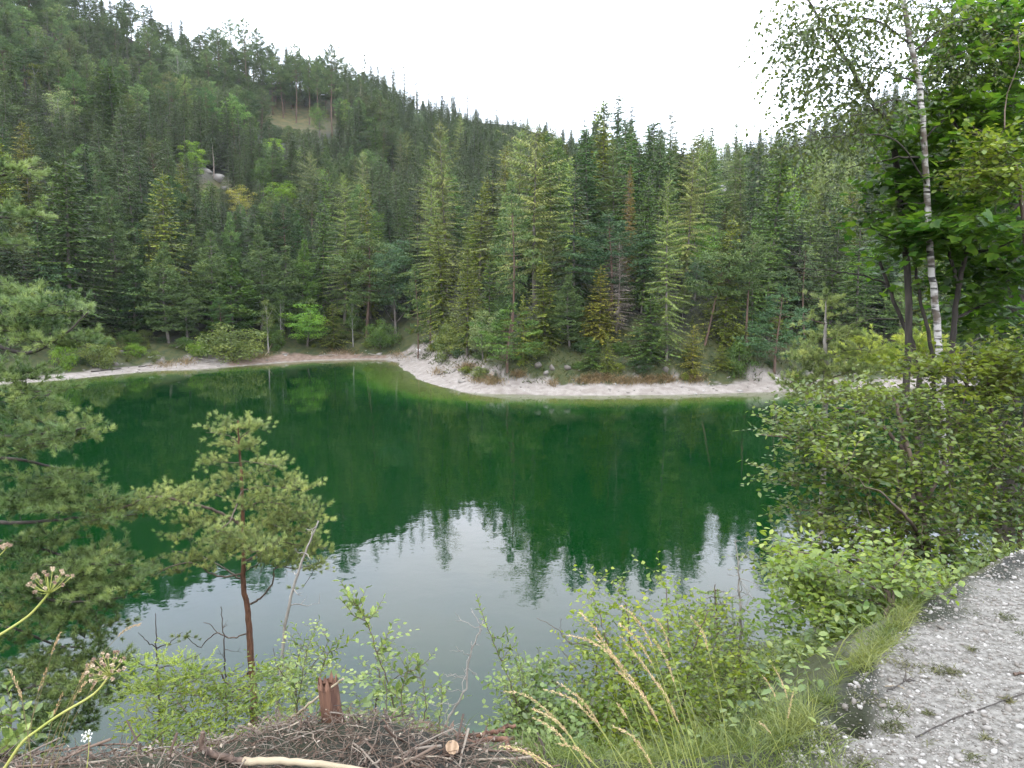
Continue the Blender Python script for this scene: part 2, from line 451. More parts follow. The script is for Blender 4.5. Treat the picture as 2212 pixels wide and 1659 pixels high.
# ------------------------------------------------------------------ lake
AZw = np.concatenate([np.arange(-100, -48, 2.0), np.arange(-48, 48, .4), np.arange(48, 100.1, 2.0)])
RGw = np.concatenate([np.geomspace(4, 60, 50)[:-1], np.arange(60, 124, .5), [130, 140]])
Xw, Yw, Fw = polar_sheet(RGw, AZw)
dep = -Hgt(Xw, Yw); dep = np.where(H_near(Xw, Yw)[0] > -5.9, np.maximum(dep, np.clip(dep * 5, -9, 6)), dep)
def Hgt(X, Y): return _samp(_GZ, X, Y)
def Sfar(X, Y): return _samp(_GS, X, Y)
wat = MB(); wat.add(np.stack([Xw, Yw, np.zeros_like(Xw)], -1).reshape(-1, 3), Fw, a=dep.ravel())
m, n, l = mat('lake_water')
da = n.new('ShaderNodeAttribute'); da.attribute_name = 'tone'
def math_(op, a, b=None):
    k = n.new('ShaderNodeMath'); k.operation = op
    for i, v in enumerate((a, b)):
        if v is None: continue
        if isinstance(v, (int, float)): k.inputs[i].default_value = v
        else: l.new(v, k.inputs[i])
    return k.outputs[0]
mxd = math_('MAXIMUM', da.outputs['Fac'], 0.0)
turb = math_('SUBTRACT', 1.0, math_('POWER', 2.718, math_('MULTIPLY', mxd, -1.5)))
g = n.new('ShaderNodeTexCoord')
# the tint of the water column: yellow-green where shallow over lime mud, deep green beyond
dr = n.new('ShaderNodeValToRGB'); e = dr.color_ramp.elements
e[0].position = 0; e[0].color = (.10, .135, .022, 1); e[1].position = 1; e[1].color = (.0005, .0185, .0030, 1)
x = dr.color_ramp.elements.new(.22); x.color = (.020, .078, .006, 1)
x = dr.color_ramp.elements.new(.5); x.color = (.003, .034, .005, 1)
l.new(math_('DIVIDE', mxd, 4.5), dr.inputs[0])
df = n.new('ShaderNodeBsdfDiffuse'); l.new(dr.outputs[0], df.inputs[0])
tr = n.new('ShaderNodeBsdfTransparent'); tr.inputs[0].default_value = (.72, .86, .55, 1)
body = n.new('ShaderNodeMixShader'); l.new(turb, body.inputs[0]); l.new(tr.outputs[0], body.inputs[1]); l.new(df.outputs[0], body.inputs[2])
gl = n.new('ShaderNodeBsdfGlossy'); gl.inputs['Roughness'].default_value = .018; gl.inputs[0].default_value = (.98, .93, 1, 1)
mpp = n.new('ShaderNodeMapping'); mpp.inputs['Scale'].default_value = (1.0, 1.0, 1.0); l.new(g.outputs['Object'], mpp.inputs[0])
n1 = n.new('ShaderNodeTexNoise'); n1.inputs['Scale'].default_value = 1.1; n1.inputs['Detail'].default_value = 3; l.new(mpp.outputs[0], n1.inputs[0])
bp = n.new('ShaderNodeBump'); bp.inputs['Strength'].default_value = .10; bp.inputs['Distance'].default_value = .05; l.new(n1.outputs[0], bp.inputs['Height'])
l.new(bp.outputs[0], gl.inputs['Normal'])
fr = n.new('ShaderNodeFresnel'); fr.inputs[0].default_value = 1.33; l.new(bp.outputs[0], fr.inputs['Normal'])
ms = n.new('ShaderNodeMixShader'); l.new(fr.outputs[0], ms.inputs[0]); l.new(body.outputs[0], ms.inputs[1]); l.new(gl.outputs[0], ms.inputs[2])
o = n.new('ShaderNodeOutputMaterial'); l.new(ms.outputs[0], o.inputs[0])
water = link('lake_water', wat.mesh('lake_water', m, smooth=True, attr=True), kind='structure')

ga_ = ground.data.attributes.new('gravel', 'FLOAT', 'POINT'); ga_.data.foreach_set('value', near.astype(np.float32).ravel())
# ------------------------------------------------------------------ materials of the far wood
M_NEEDLE = leafmat('conifer_needles', (.55, .62, .42), (1.0, 1.0, .75), rough=.6, trans=.12, scale=.35, spec=.3, use_obj=True, tone=True, rnd=.14)
M_BROAD = leafmat('broad_foliage', (.65, .7, .5), (1.0, 1.0, .85), rough=.5, trans=.3, scale=.6, spec=.4, use_obj=True, tone=True, rnd=.14)
M_BARK_GREY = bark('grey_bark', (.09, .075, .062), (.20, .17, .15), 3)
M_BARK_RED = bark('pine_bark', (.07, .045, .032), (.145, .088, .06), 2.5)
M_BARK_PALE = bark('pale_bark', (.17, .155, .14), (.30, .28, .255), 2.5)
M_DEAD = bark('dead_wood', (.16, .125, .10), (.30, .25, .21), 2.5)

def conifer(seed, H, Rb, start=.06, gap=.34, nb=7, shape=.85, up=.25, droop=.5, tw=.5, wid=.15, hang=.35, step=.22, full=0.0, lean=0.0, irr=.2, dens=1.0):
    """trunk and feathered crown of a spruce or larch, real metres, base at the origin"""
    r = np.random.default_rng(seed)
    tr = MB(); cr = MB()
    zz = np.linspace(0, H, 14)
    ph = r.uniform(0, 6.28); bx = .012 * H * np.sin(zz / H * 3 + ph) + lean * zz; by = .012 * H * np.cos(zz / H * 2.3 + ph)
    bx = bx - bx[0]; by = by - by[0]
    V, F = tube(np.stack([bx, by, zz], 1), np.linspace(.0085 * H + .03, .012, 14), 6); tr.add(V, F)
    P0 = []; D0 = []; L0 = []; U0 = []; W0 = []; T0 = []
    z = start * H
    while z < H * .995:
        t = z / H; tc = (t - start) / (1 - start)
        env = Rb * ((1 - tc) ** shape) * min(1, .55 + tc * 4) + .10
        n_ = max(3, int(round(nb * (.6 + .5 * (1 - tc)))))
        a0 = r.uniform(0, 6.28); zl = z
        for b in range(n_):
            a = a0 + b * 6.283 / n_ + r.normal(0, .3); L = env * (1 + r.normal(0, irr))
            if L < .15: continue
            if r.random() > dens: continue
            c, s = math.cos(a), math.sin(a); z = zl + r.uniform(-.9, .9) * gap; bt = .5 + r.normal(0, .16)
            k = max(2, int(L / step)); u = (np.arange(k) + r.random(k) * .8) / k
            rise = up * (1.6 * tc - .45); dr = droop * (1 - tc * .8)
            zz_ = z + L * (rise * u - dr * u * u * .8 + dr * .35 * u ** 4) + r.normal(0, .05)
            x0 = np.interp(z, zz, bx); y0 = np.interp(z, zz, by)
            px = x0 + c * L * u; py = y0 + s * L * u
            P = np.stack([px, py, zz_], 1)
            keep = u > full * .5
            for sd in (-1, 1):
                f = .55 + .35 * u
                d = np.stack([c * f - s * sd * (1.15 - f * .5) + r.normal(0, .25, k), s * f + c * sd * (1.15 - f * .5) + r.normal(0, .25, k), np.full(k, -hang) + r.normal(0, .3, k)], 1)
                P0.append(P[keep]); D0.append(d[keep]); l_ = tw * (1.05 - .65 * u) * (.55 + .45 * min(1, L)) * r.uniform(.7, 1.25, k)
                L0.append(l_[keep]); W0.append(np.full(keep.sum(), wid) * r.uniform(.7, 1.3, keep.sum())); T0.append((bt + r.normal(0, .10, k))[keep])
            # branch spine
            u2 = np.array([0, .4, .75, 1.0]); zs = z + L * (rise * u2 - dr * u2 ** 2 * .8 + dr * .35 * u2 ** 4)
            S = np.stack([x0 + c * L * u2, y0 + s * L * u2, zs], 1)
            V, F = tube(S, np.array([.022, .016, .01, .003]) * (H / 18), 3); tr.add(V, F)
            d = S[-1] - S[-2]; P0.append(S[-1:] - d * .2); D0.append(d[None]); L0.append(np.array([tw * .7])); W0.append(np.array([wid])); T0.append(np.array([.8]))
        z = zl + gap * r.uniform(.75, 1.25) * (1.15 - .5 * tc)
    P = np.concatenate(P0); D = np.concatenate(D0); L = np.concatenate(L0); W = np.concatenate(W0); T = np.clip(np.concatenate(T0), 0, 1)
    N = r.normal(0, .45, P.shape) + np.array([0, 0, 1])
    V, F = stamp(DIA_V, DIA_F, P, D, N, L, W); cr.add(V, F, 0, np.repeat(T, 4))
    # leader
    V, F = tube(np.array([[bx[-1], by[-1], H * .97], [bx[-1], by[-1], H + .5]]), np.array([.06, .015]), 3); cr.add(V, F, 0, .6)
    return tr, cr

def pine(seed, H, Rb, start=.4, gap=.55, nb=5, flat=.5, tuft=.26, nper=7, lean=0.0, conic=.7, irr=.3, dens=1.0, bare=.45):
    r = np.random.default_rng(seed)
    tr = MB(); cr = MB()
    zz = np.linspace(0, H * .97, 16); ph = r.uniform(0, 6.28)
    bx = .015 * H * np.sin(zz / H * 4 + ph) + lean * zz; by = .015 * H * np.cos(zz / H * 3 + ph); bx -= bx[0]; by -= by[0]
    V, F = tube(np.stack([bx, by, zz], 1), np.linspace(.0095 * H + .03, .02, 16), 7); tr.add(V, F)
    C = []
    z = start * H
    while z < H:
        tc = (z / H - start) / (1 - start)
        env = Rb * (1 - conic * tc ** 1.6) * min(1, .6 + tc * 2) * (1 - tc ** 6)
        n_ = max(3, int(nb * (1 - .3 * tc))); a0 = r.uniform(0, 6.28)
        for b in range(n_):
            if r.random() > dens: continue
            a = a0 + b * 6.283 / n_ + r.normal(0, .3); L = max(.3, env * (1 + r.normal(0, irr)))
            c, s = math.cos(a), math.sin(a); x0 = np.interp(z, zz, bx); y0 = np.interp(z, zz, by)
            rise = -.12 + .75 * tc + r.normal(0, .08)
            u = np.linspace(0, 1, 5); S = np.stack([x0 + c * L * u, y0 + s * L * u, z + L * (rise * u + .14 * u * u)], 1)
            S[1:-1] += r.normal(0, .03 * L, (3, 3))
            V, F = tube(S, np.linspace(.035, .008, 5) * (H / 16), 4); tr.add(V, F)
            k = max(3, int(L * 10 * (.7 + flat)))
            uu = bare + (1 - bare) * r.random(k) ** .7
            w = L * .42 * np.sqrt(np.clip(1 - ((uu - .62) / .5) ** 2, .05, 1)) * r.uniform(-1, 1, k)
            cc = np.stack([x0 + c * L * uu - s * w, y0 + s * L * uu + c * w, z + L * (rise * uu + .14 * uu * uu) + .05 + r.normal(0, .09, k) - .12 * np.abs(w)], 1)
            C.append(np.concatenate([cc, np.full((k, 1), .5 + r.normal(0, .15)) + r.normal(0, .1, (k, 1)), np.full((k, 1), c), np.full((k, 1), s)], 1))
        z += gap * r.uniform(.7, 1.3) * (1.1 - .4 * tc)
    C.append(np.array([[bx[-1] + r.normal(0, .12), by[-1] + r.normal(0, .12), H - .05 - .3 * r.random(), .8, 0, 0] for _ in range(8)]))
    C = np.concatenate(C)
    # low dead snags
    for q in range(10):
        z = H * r.uniform(.12, start + .05); a = r.uniform(0, 6.28); L = r.uniform(.4, 1.5)
        x0 = np.interp(z, zz, bx); y0 = np.interp(z, zz, by)
        V, F = tube(np.array([[x0, y0, z], [x0 + math.cos(a) * L * .6, y0 + math.sin(a) * L * .6, z + .1], [x0 + math.cos(a) * L, y0 + math.sin(a) * L, z - .1]]), np.array([.02, .012, .004]), 3); tr.add(V, F)
    P = np.repeat(C[:, :3], nper, 0); n = len(P)
    D = r.normal(0, .75, (n, 3)) + np.stack([np.repeat(C[:, 4], nper) * .5, np.repeat(C[:, 5], nper) * .5, np.full(n, .35)], 1)
    N = r.normal(0, 1, (n, 3))
    P = P + r.normal(0, tuft * .3, (n, 3)); T = np.clip(np.repeat(C[:, 3], nper) + r.normal(0, .1, n), 0, 1)
    V, F = stamp(DIA_V, DIA_F, P, D, N, tuft * r.uniform(.7, 1.25, n), tuft * .36); cr.add(V, F, 0, np.repeat(T, 4))
    return tr, cr

def broad(seed, H, Rx, base=.15, nclump=70, per=90, leaf=.2, top=1.0, spread=1.0, lump=.8):
    """rounded broadleaf: domed leaf clumps carried on limbs"""
    r = np.random.default_rng(seed); tr = MB(); cr = MB()
    lean = r.normal(0, .03, 2)
    zz = np.linspace(0, H * .8, 8); V, F = tube(np.stack([lean[0] * zz, lean[1] * zz, zz], 1), np.linspace(.012 * H + .02, .02, 8), 6); tr.add(V, F)
    zc = H * (base + 1) / 2; Rz = H * (1 - base) / 2
    d = norm(r.normal(0, 1, (nclump, 3))); rad = r.random(nclump) ** .38
    C = d * rad[:, None] * np.array([Rx, Rx, Rz]) * .86 * (1 + r.normal(0, .10, (nclump, 1)))
    C[:, 2] = C[:, 2] * top + zc
    for c in C[::2]:
        z0 = max(H * .1, c[2] - np.hypot(c[0], c[1]) * 1.1 - .5); z0 = min(z0, H * .75)
        V, F = tube(curve([lean[0] * z0, lean[1] * z0, z0], c, (0, 0, -.15), 4), np.linspace(.03, .008, 4) * H / 10, 3); tr.add(V, F)
    s = lump * Rx * .30
    q = norm(r.normal(0, 1, (nclump * per, 3)) + np.array([0, 0, .55]))
    P = np.repeat(C, per, 0) + q * s * r.uniform(.6, 1.12, (nclump * per, 1)) * np.array([1.15, 1.15, .75])
    N = q + r.normal(0, .5, q.shape); D = np.cross(q, r.normal(0, 1, q.shape)) + np.array([0, 0, -.3])
    T = np.clip(np.repeat(r.normal(.5, .16, nclump), per) + r.normal(0, .1, len(q)), 0, 1)
    V, F = stamp(DIA_V, DIA_F, P, D, N, leaf * r.uniform(.7, 1.3, len(P)), leaf * .62); cr.add(V, F, 0, np.repeat(T, 4))
    return tr, cr

TPL = {}
def add_tpl(kind, gen, hs, bk, fol=None):
    TPL[kind] = []
    for i, (tr, cr, h) in enumerate(gen):
        TPL[kind].append((tr.mesh(kind + '_trunk', bk), cr.mesh(kind + '_crown', fol or M_NEEDLE, attr=True), h))
def G(f, *a, **k):
    t, c = f(*a, **k); return (t, c, a[1])
add_tpl('spruce', [G(conifer, 1, 18, 3.3, shape=.72), G(conifer, 2, 20, 3.6, nb=6, gap=.4, shape=.7), G(conifer, 3, 16, 3.0, droop=.6, irr=.28, shape=.7), G(conifer, 4, 19, 2.8, start=.12, shape=.75, irr=.25), G(conifer, 5, 12, 2.5, nb=7, gap=.3, tw=.45, start=.02), G(conifer, 6, 18, 3.0, nb=6, irr=.4, shape=.6, dens=.85, gap=.36), G(conifer, 7, 17, 3.2, droop=.8, hang=.6, tw=.6, shape=.8, irr=.3)], 18, M_BARK_GREY)
add_tpl('thin', [G(conifer, 11, 18, 1.5, start=.25, gap=.42, nb=5, irr=.4, tw=.4, dens=.8, shape=.5), G(conifer, 12, 20, 1.7, start=.3, gap=.5, nb=5, irr=.45, tw=.38, dens=.75, shape=.55)], 18, M_BARK_GREY)
add_tpl('larch', [G(conifer, 21, 20, 3.1, start=.14, gap=.36, nb=6, shape=.62, up=.45, droop=.45, tw=.55, wid=.07, hang=.8, step=.13, irr=.35, dens=.9), G(conifer, 22, 22, 2.7, start=.10, gap=.34, nb=6, shape=.55, up=.4, droop=.5, tw=.55, wid=.07, hang=.9, step=.13, irr=.4, dens=.88), G(conifer, 23, 18, 3.6, start=.2, gap=.40, nb=6, shape=.45, up=.55, droop=.4, tw=.6, wid=.07, hang=.7, step=.14, irr=.4, dens=.9)], 20, M_BARK_GREY)
add_tpl('pine', [G(pine, 31, 16, 2.9), G(pine, 32, 18, 3.2, start=.5, gap=.6), G(pine, 33, 15, 3.2, start=.35, gap=.6, irr=.4), G(pine, 34, 17, 2.6, start=.55, conic=.5, irr=.4, dens=.85)], 16, M_BARK_RED)
add_tpl('youngpine', [G(pine, 41, 14, 2.6, start=.16, gap=.5, nb=6, conic=.95, irr=.18, flat=.6, bare=.3), G(pine, 42, 13, 2.3, start=.22, gap=.55, nb=6, conic=.95, irr=.2, bare=.3), G(pine, 43, 11, 2.4, start=.1, gap=.5, nb=6, conic=.95, irr=.2, flat=.6, bare=.28)], 13, M_BARK_GREY)
add_tpl('openpine', [G(pine, 45, 11, 2.6, start=.22, gap=.75, nb=5, conic=.85, irr=.35, bare=.5, flat=.3), G(pine, 46, 12, 2.2, start=.3, gap=.8, nb=4, conic=.8, irr=.4, bare=.45, flat=.3)], 11, M_BARK_RED)
add_tpl('wet', [G(conifer, 51, 6, 1.7, start=.02, gap=.26, nb=7, tw=.36, wid=.11, step=.16, irr=.3)], 6, M_BARK_GREY)
add_tpl('broad', [G(broad, 61, 12, 4.0), G(broad, 62, 14, 3.4, nclump=80), G(broad, 63, 10, 3.0, base=.08)], 12, M_BARK_GREY, M_BROAD)
add_tpl('birch', [G(broad, 66, 13, 2.2, base=.3, nclump=60, per=60, leaf=.16, lump=1.0), G(broad, 67, 10, 1.7, base=.35, nclump=45, per=50, leaf=.15, lump=1.0)], 12, M_BARK_PALE, M_BROAD)
add_tpl('bush', [G(broad, 71, 3.5, 2.4, base=-.1, nclump=60, per=90, leaf=.15, lump=.9), G(broad, 72, 3.0, 2.0, base=-.1, nclump=50, per=90, leaf=.15), G(broad, 73, 2.6, 1.6, base=-.15, nclump=44, per=90, leaf=.13, lump=1.0)], 3, M_BARK_GREY, M_BROAD)
_t, _c = conifer(81, 12, 1.7, start=.08, gap=.33, nb=6, shape=.75, up=.5, droop=.25, tw=.40, wid=.035, hang=.6, step=.12, irr=.2)
TPL['dead'] = [(_t.mesh('dead_trunk', M_DEAD), _c.mesh('dead_twigs', M_DEAD, attr=True), 12)]
_t, _c = conifer(82, 12, 1.0, start=.35, gap=.7, nb=4, shape=.6, up=.5, droop=.25, tw=.2, wid=.02, hang=.3, step=.3, irr=.5, dens=.6)
TPL['snag'] = [(_t.mesh('snag_trunk', M_DEAD), _c.mesh('snag_twigs', M_DEAD, attr=True), 12)]
# leaning old pine with bare dead limbs
add_tpl('leanpine', [G(pine, 91, 9, 2.9, start=.62, gap=.42, nb=6, lean=.22, conic=.4, irr=.35)], 9, M_BARK_RED)
NAMES = {'spruce': ('spruce_tree', 'spruce'), 'thin': ('slender_spruce_tree', 'spruce'), 'larch': ('larch_tree', 'larch'), 'pine': ('pine_tree', 'pine tree'), 'youngpine': ('young_pine_tree', 'pine tree'),
         'openpine': ('open_pine_tree', 'pine tree'), 'wet': ('small_spruce_tree', 'spruce'), 'broad': ('broadleaf_tree', 'broadleaf tree'), 'birch': ('birch_tree', 'birch'), 'bush': ('bush', 'bush'),
         'dead': ('dead_spruce_tree', 'dead tree'), 'snag': ('snag', 'dead tree'), 'leanpine': ('leaning_pine_tree', 'pine tree')}
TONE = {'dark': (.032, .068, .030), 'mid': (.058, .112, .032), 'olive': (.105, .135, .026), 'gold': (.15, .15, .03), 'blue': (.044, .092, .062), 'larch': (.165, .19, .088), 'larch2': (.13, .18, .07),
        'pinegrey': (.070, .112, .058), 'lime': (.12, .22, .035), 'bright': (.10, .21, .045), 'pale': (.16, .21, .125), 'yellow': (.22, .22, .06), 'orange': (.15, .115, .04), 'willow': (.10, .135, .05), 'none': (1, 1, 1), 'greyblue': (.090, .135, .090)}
def plant_tree(kind, loc, h, tone, label, group=None, wx=1.0, var=None, crown=True):
    nm, cat = NAMES[kind]
    v = TPL[kind][(rng.integers(len(TPL[kind])) if var is None else var) % len(TPL[kind])]
    s = h / v[2]
    t = thing(nm, label, cat, (loc[0], loc[1], loc[2] - .15), group, rng.uniform(0, 6.28) if kind != 'leanpine' else 0, (s * wx, s * wx, s))
    t.rotation_euler[0] = rng.normal(0, .022); t.rotation_euler[1] = rng.normal(0, .022)
    a = link('trunk', v[0], t); b = link('crown' if kind not in ('dead', 'snag') else 'twigs', v[1], t)
    c = TONE[tone] if isinstance(tone, str) else tone
    if kind not in ('dead', 'snag'): c = [c[0] * 1.36, c[1] * 1.36, c[2] * 1.0]
    b.color = (*c, 1)
    if kind in ('dead', 'snag'): b['kind'] = 'stuff'
    return t

FEATURED = []   # (x, y, base px x, base py, top py, half width px)
def feat(kind, xd, yb, yt, tone, label, w=None, var=None, Y=None, back=0):
    """a tree the photograph lets you single out: foot at pixel (xd, yb) on the land, top at yt; back = feet hidden, stand it this far behind"""
    P = hit(xd, yb)
    if P is None: return
    if back:
        d = norm(np.array([P[0], P[1]])); P = np.array([P[0] + d[0] * back, P[1] + d[1] * back, 0]); P[2] = gz(P[0], P[1])
    f = to_px(P)[0]
    q = at(xd, yt, P[1]); h = max(.6, q[2] - P[2])
    wx = 1.0
    if w:   # wanted crown width in pixels
        base = {'spruce': 2 * 3.0 / 18, 'thin': 3.0 / 18, 'larch': 6.0 / 20, 'pine': 6.4 / 16, 'youngpine': 4.8 / 13, 'openpine': 4.8 / 11, 'wet': 3.4 / 6, 'broad': 7.6 / 12, 'birch': 4.2 / 12, 'bush': 4.6 / 3, 'dead': 3.4 / 12, 'snag': 2 / 12, 'leanpine': 6 / 9}[kind]
        wx = float(np.clip(1.12 * (w / FP * f[2]) / (base * h), .55, 2.6))
    plant_tree(kind, P, h, tone, label, wx=wx, var=var)
    FEATURED.append((P[0], P[1], xd, f[1], yt, (w or 60) / 2, np.hypot(P[0], P[1])))

# ---- far left shore
feat('youngpine', 365, 742, 525, 'pinegrey', 'tall grey-green pine standing straight up from the left shore, bare lower stem', 95, 0)
feat('youngpine', 405, 742, 600, 'pinegrey', 'shorter grey-green pine close beside the tall one on the left shore', 70, 1)
feat('youngpine', 505, 730, 555, 'mid', 'full young pine rising behind the grey-green willow bush', 110, 2)
feat('youngpine', 565, 722, 490, 'pinegrey', 'tall pine right of the willow bush, second tree row of the left shore', 90, 0)
feat('youngpine', 460, 722, 500, 'pinegrey', 'tall pine behind and left of the willow bush', 90, 1)
feat('youngpine', 612, 715, 530, 'pinegrey', 'pine directly behind the bright green round bush', 80, 2)
feat('youngpine', 655, 712, 520, 'mid', 'slim pine above the bright green round bush', 70, 0)
feat('pine', 792, 728, 505, 'pinegrey', 'open pine with reddish bare stem behind the inner bay', 130, 2)
feat('youngpine', 290, 722, 560, 'dark', 'dark pine left of the tall grey-green pine, feet hidden by bushes', 100, 2)
feat('youngpine', 255, 700, 430, 'pinegrey', 'grey-green pine with layered shelves above the left rock', 105, 0)
feat('spruce', 155, 735, 325, 'mid', 'huge broad spruce high above the left shore, nearest the left pine', 170, 0)
feat('spruce', 365, 690, 375, 'olive', 'tall olive spruce on the lower left slope', 105, 2)
feat('spruce', 95, 730, 470, 'dark', 'dark spruce in the shade behind the left pine', 110, 4)
feat('spruce', 215, 730, 520, 'dark', 'dark low-branched spruce over the left shore bushes', 95, 3)
feat('broad', 110, 735, 560, 'blue', 'blue-green broadleaf tree peeping over the left pine branch', 95, 2)
feat('broad', 664, 752, 648, 'bright', 'bright green round-crowned maple at the edge of the inner bay', 105, 2)
feat('bush', 500, 780, 700, 'willow', 'wide olive willow bush overhanging the left beach', 165, 0)
feat('bush', 590, 752, 690, 'mid', 'low green bush right of the wide willow', 60, 1)
feat('bush', 143, 795, 728, 'lime', 'fresh green bush at the left end of the white beach', 62, 2)
feat('bush', 215, 797, 722, 'willow', 'rounded green bush in front of the grey rock', 85, 1)
feat('bush', 290, 772, 738, 'lime', 'small light green bush just right of the grey rock', 55, 2)
feat('bush', 428, 770, 735, 'lime', 'small yellow-green bush left of the wide willow', 50, 0)
feat('birch', 580, 762, 640, 'willow', 'thin pale-stemmed birch between willow and maple', 40, 1)
feat('birch', 763, 752, 640, 'mid', 'thin pale-stemmed birch by the inner bay, right of the maple', 34, 1)
feat('birch', 607, 742, 618, 'mid', 'slim birch over the left shoulder of the maple', 38, 0)
feat('spruce', 722, 748, 655, 'olive', 'small yellowish spruce right of the maple', 55, 4)
feat('broad', 855, 722, 492, 'blue', 'large blue-green broadleaf tree where the woods meet the bay', 130, 1)
feat('bush', 822, 755, 690, 'mid', 'dull green bush at the head of the inner bay', 85, 0)
feat('larch', 745, 700, 395, 'larch2', 'pale feathery larch above the inner bay, trunk showing', 105, 1)
feat('spruce', 800, 690, 400, 'olive', 'narrow bright-edged spruce right of the pale larch', 62, 2)
feat('spruce', 700, 690, 430, 'mid', 'green spruce just left of the pale feathery larch', 80, 0)
feat('spruce', 560, 640, 440, 'dark', 'dark spruce below the yellowish birch on the left slope', 100, 1)
feat('pine', 620, 640, 430, 'dark', 'dark round pine halfway up behind the inner bay', 90, 0)
# ---- tongue of land with the white shore
feat('openpine', 903, 775, 575, 'pinegrey', 'slim pine on the tip of the tongue, small white notice at its foot', 62, 1)
feat('openpine', 930, 760, 590, 'mid', 'slim dark-stemmed pine second from the tip of the tongue', 60, 1)
feat('spruce', 1008, 772, 530, 'olive', 'yellow-green spruce with drooping tiers on the tongue of land', 90, 3)
feat('spruce', 960, 740, 470, 'olive', 'tall olive spruce left of the yellow-green one', 95, 0)
feat('larch', 925, 700, 335, 'larch2', 'tall pale larch above the tip of the tongue', 90, 1)
feat('larch', 965, 640, 262, 'larch', 'tallest yellow-grey larch over the left part of the tongue', 105, 0)
feat('spruce', 1055, 745, 560, 'mid', 'plain green spruce behind the pale small tree', 70, 4)
feat('broad', 1043, 778, 662, 'pale', 'small pale silvery-green tree near the white bank', 70, 2)
feat('bush', 965, 775, 690, 'willow', 'olive leafy bush above the white bank near its tip', 70, 1)
feat('openpine', 1096, 805, 655, 'mid', 'open young pine nearest the water, wide level boughs', 110, 0)
feat('wet', 1130, 790, 640, 'olive', 'small yellowish spruce right of the open young pine', 52, 0)
feat('openpine', 1107, 720, 395, 'pinegrey', 'tall pine with long bare reddish stem in the middle of the tongue', 100, 1)
feat('larch', 1155, 660, 268, 'larch', 'broad ashen larch with open top, centre of the picture', 130, 2)
feat('spruce', 1035, 690, 400, 'olive', 'olive spruce between the two tallest pale larches', 100, 1)
feat('spruce', 1178, 752, 560, 'olive', 'olive spruce left of the straight grey pine', 85, 4)
feat('youngpine', 1231, 757, 595, 'pinegrey', 'straight conical grey-green pine standing free on the mossy bank', 80, 0)
feat('spruce', 1262, 752, 660, 'gold', 'golden-edged small spruce tucked behind the conical pine', 45, 4)
feat('spruce', 1292, 745, 575, 'gold', 'golden-brown spruce left of the dead one', 75, 4)
feat('dead', 1331, 722, 528, 'none', 'leafless grey-brown dead spruce with upswept twigs', 75, 0)
feat('spruce', 1240, 690, 330, 'dark', 'very dark spruce behind the conical pine', 120, 1)
feat('pine', 1318, 690, 465, 'blue', 'wide blue-green pine with level boughs above the dead spruce', 140, 2)
feat('spruce', 1358, 640, 360, 'orange', 'rusty orange-sided spruce high over the dead one', 50, 3)
feat('spruce', 1385, 680, 370, 'mid', 'green spruce against the rusty one', 85, 0)
feat('larch', 1440, 780, 375, 'larch2', 'very tall narrow soft green larch in the right wood, trunk bare below', 100, 1)
feat('larch', 1478, 640, 290, 'larch', 'pale larch rising just behind the tall narrow one', 90, 0)
feat('larch', 1510, 600, 300, 'larch2', 'second pale larch to the right, beside the bright broadleaf', 80, 2)
feat('spruce', 1405, 778, 640, 'mid', 'bushy green spruce near the water under the tall narrow larch', 90, 4)
feat('wet', 1278, 800, 735, 'mid', 'low dark green spruce clump on the shore bank', 60, 0)
feat('wet', 1312, 800, 720, 'olive', 'low yellow-tipped spruce on the shore bank', 42, 0)
feat('leanpine', 1522, 745, 560, 'pinegrey', 'old pine leaning right with orange stem and broken limbs', 130, 0)
feat('pine', 1614, 765, 505, 'pinegrey', 'tall pine with pale dead limbs right of the leaning one', 110, 3)
feat('openpine', 1673, 805, 620, 'blue', 'blue-green pine with orange stem near the right end of the beach', 110, 0)
feat('openpine', 1738, 740, 530, 'greyblue', 'slim pine with straight red stem behind the young shore pine', 90, 1)
feat('wet', 1497, 818, 705, 'gold', 'small golden-green spruce right on the white beach', 62, 0)
feat('bush', 1597, 808, 730, 'mid', 'round green bush at the beach beside the golden spruce', 80, 2)
feat('wet', 1560, 805, 745, 'olive', 'low olive spruce between golden spruce and round bush', 50, 0)
feat('spruce', 1660, 690, 300, 'mid', 'massive dark-tiered spruce of the right wood', 150, 0)
feat('spruce', 1615, 600, 300, 'dark', 'narrow near-black spruce left of the massive one', 60, 3)
feat('broad', 1545, 432, 300, 'pale', 'light green dome-shaped broadleaf tree on the right skyline', 110, 0)
feat('broad', 1800, 560, 285, 'pale', 'light green broadleaf tree seen past the birch twigs', 120, 1)
feat('broad', 1690, 560, 345, 'lime', 'yellow-green broadleaf tree half behind the massive spruce', 90, 2)
feat('broad', 1500, 660, 540, 'blue', 'small blue-green broadleaf in the dark gap right of the larches', 60, 1)
feat('spruce', 1790, 740, 560, 'mid', 'green spruce behind the bare forked branch', 110, 4)
feat('spruce', 1850, 740, 440, 'mid', 'green spruce right of the bare forked branch', 110, 1)
feat('spruce', 1565, 745, 470, 'olive', 'olive spruce behind the leaning pine', 85, 4)
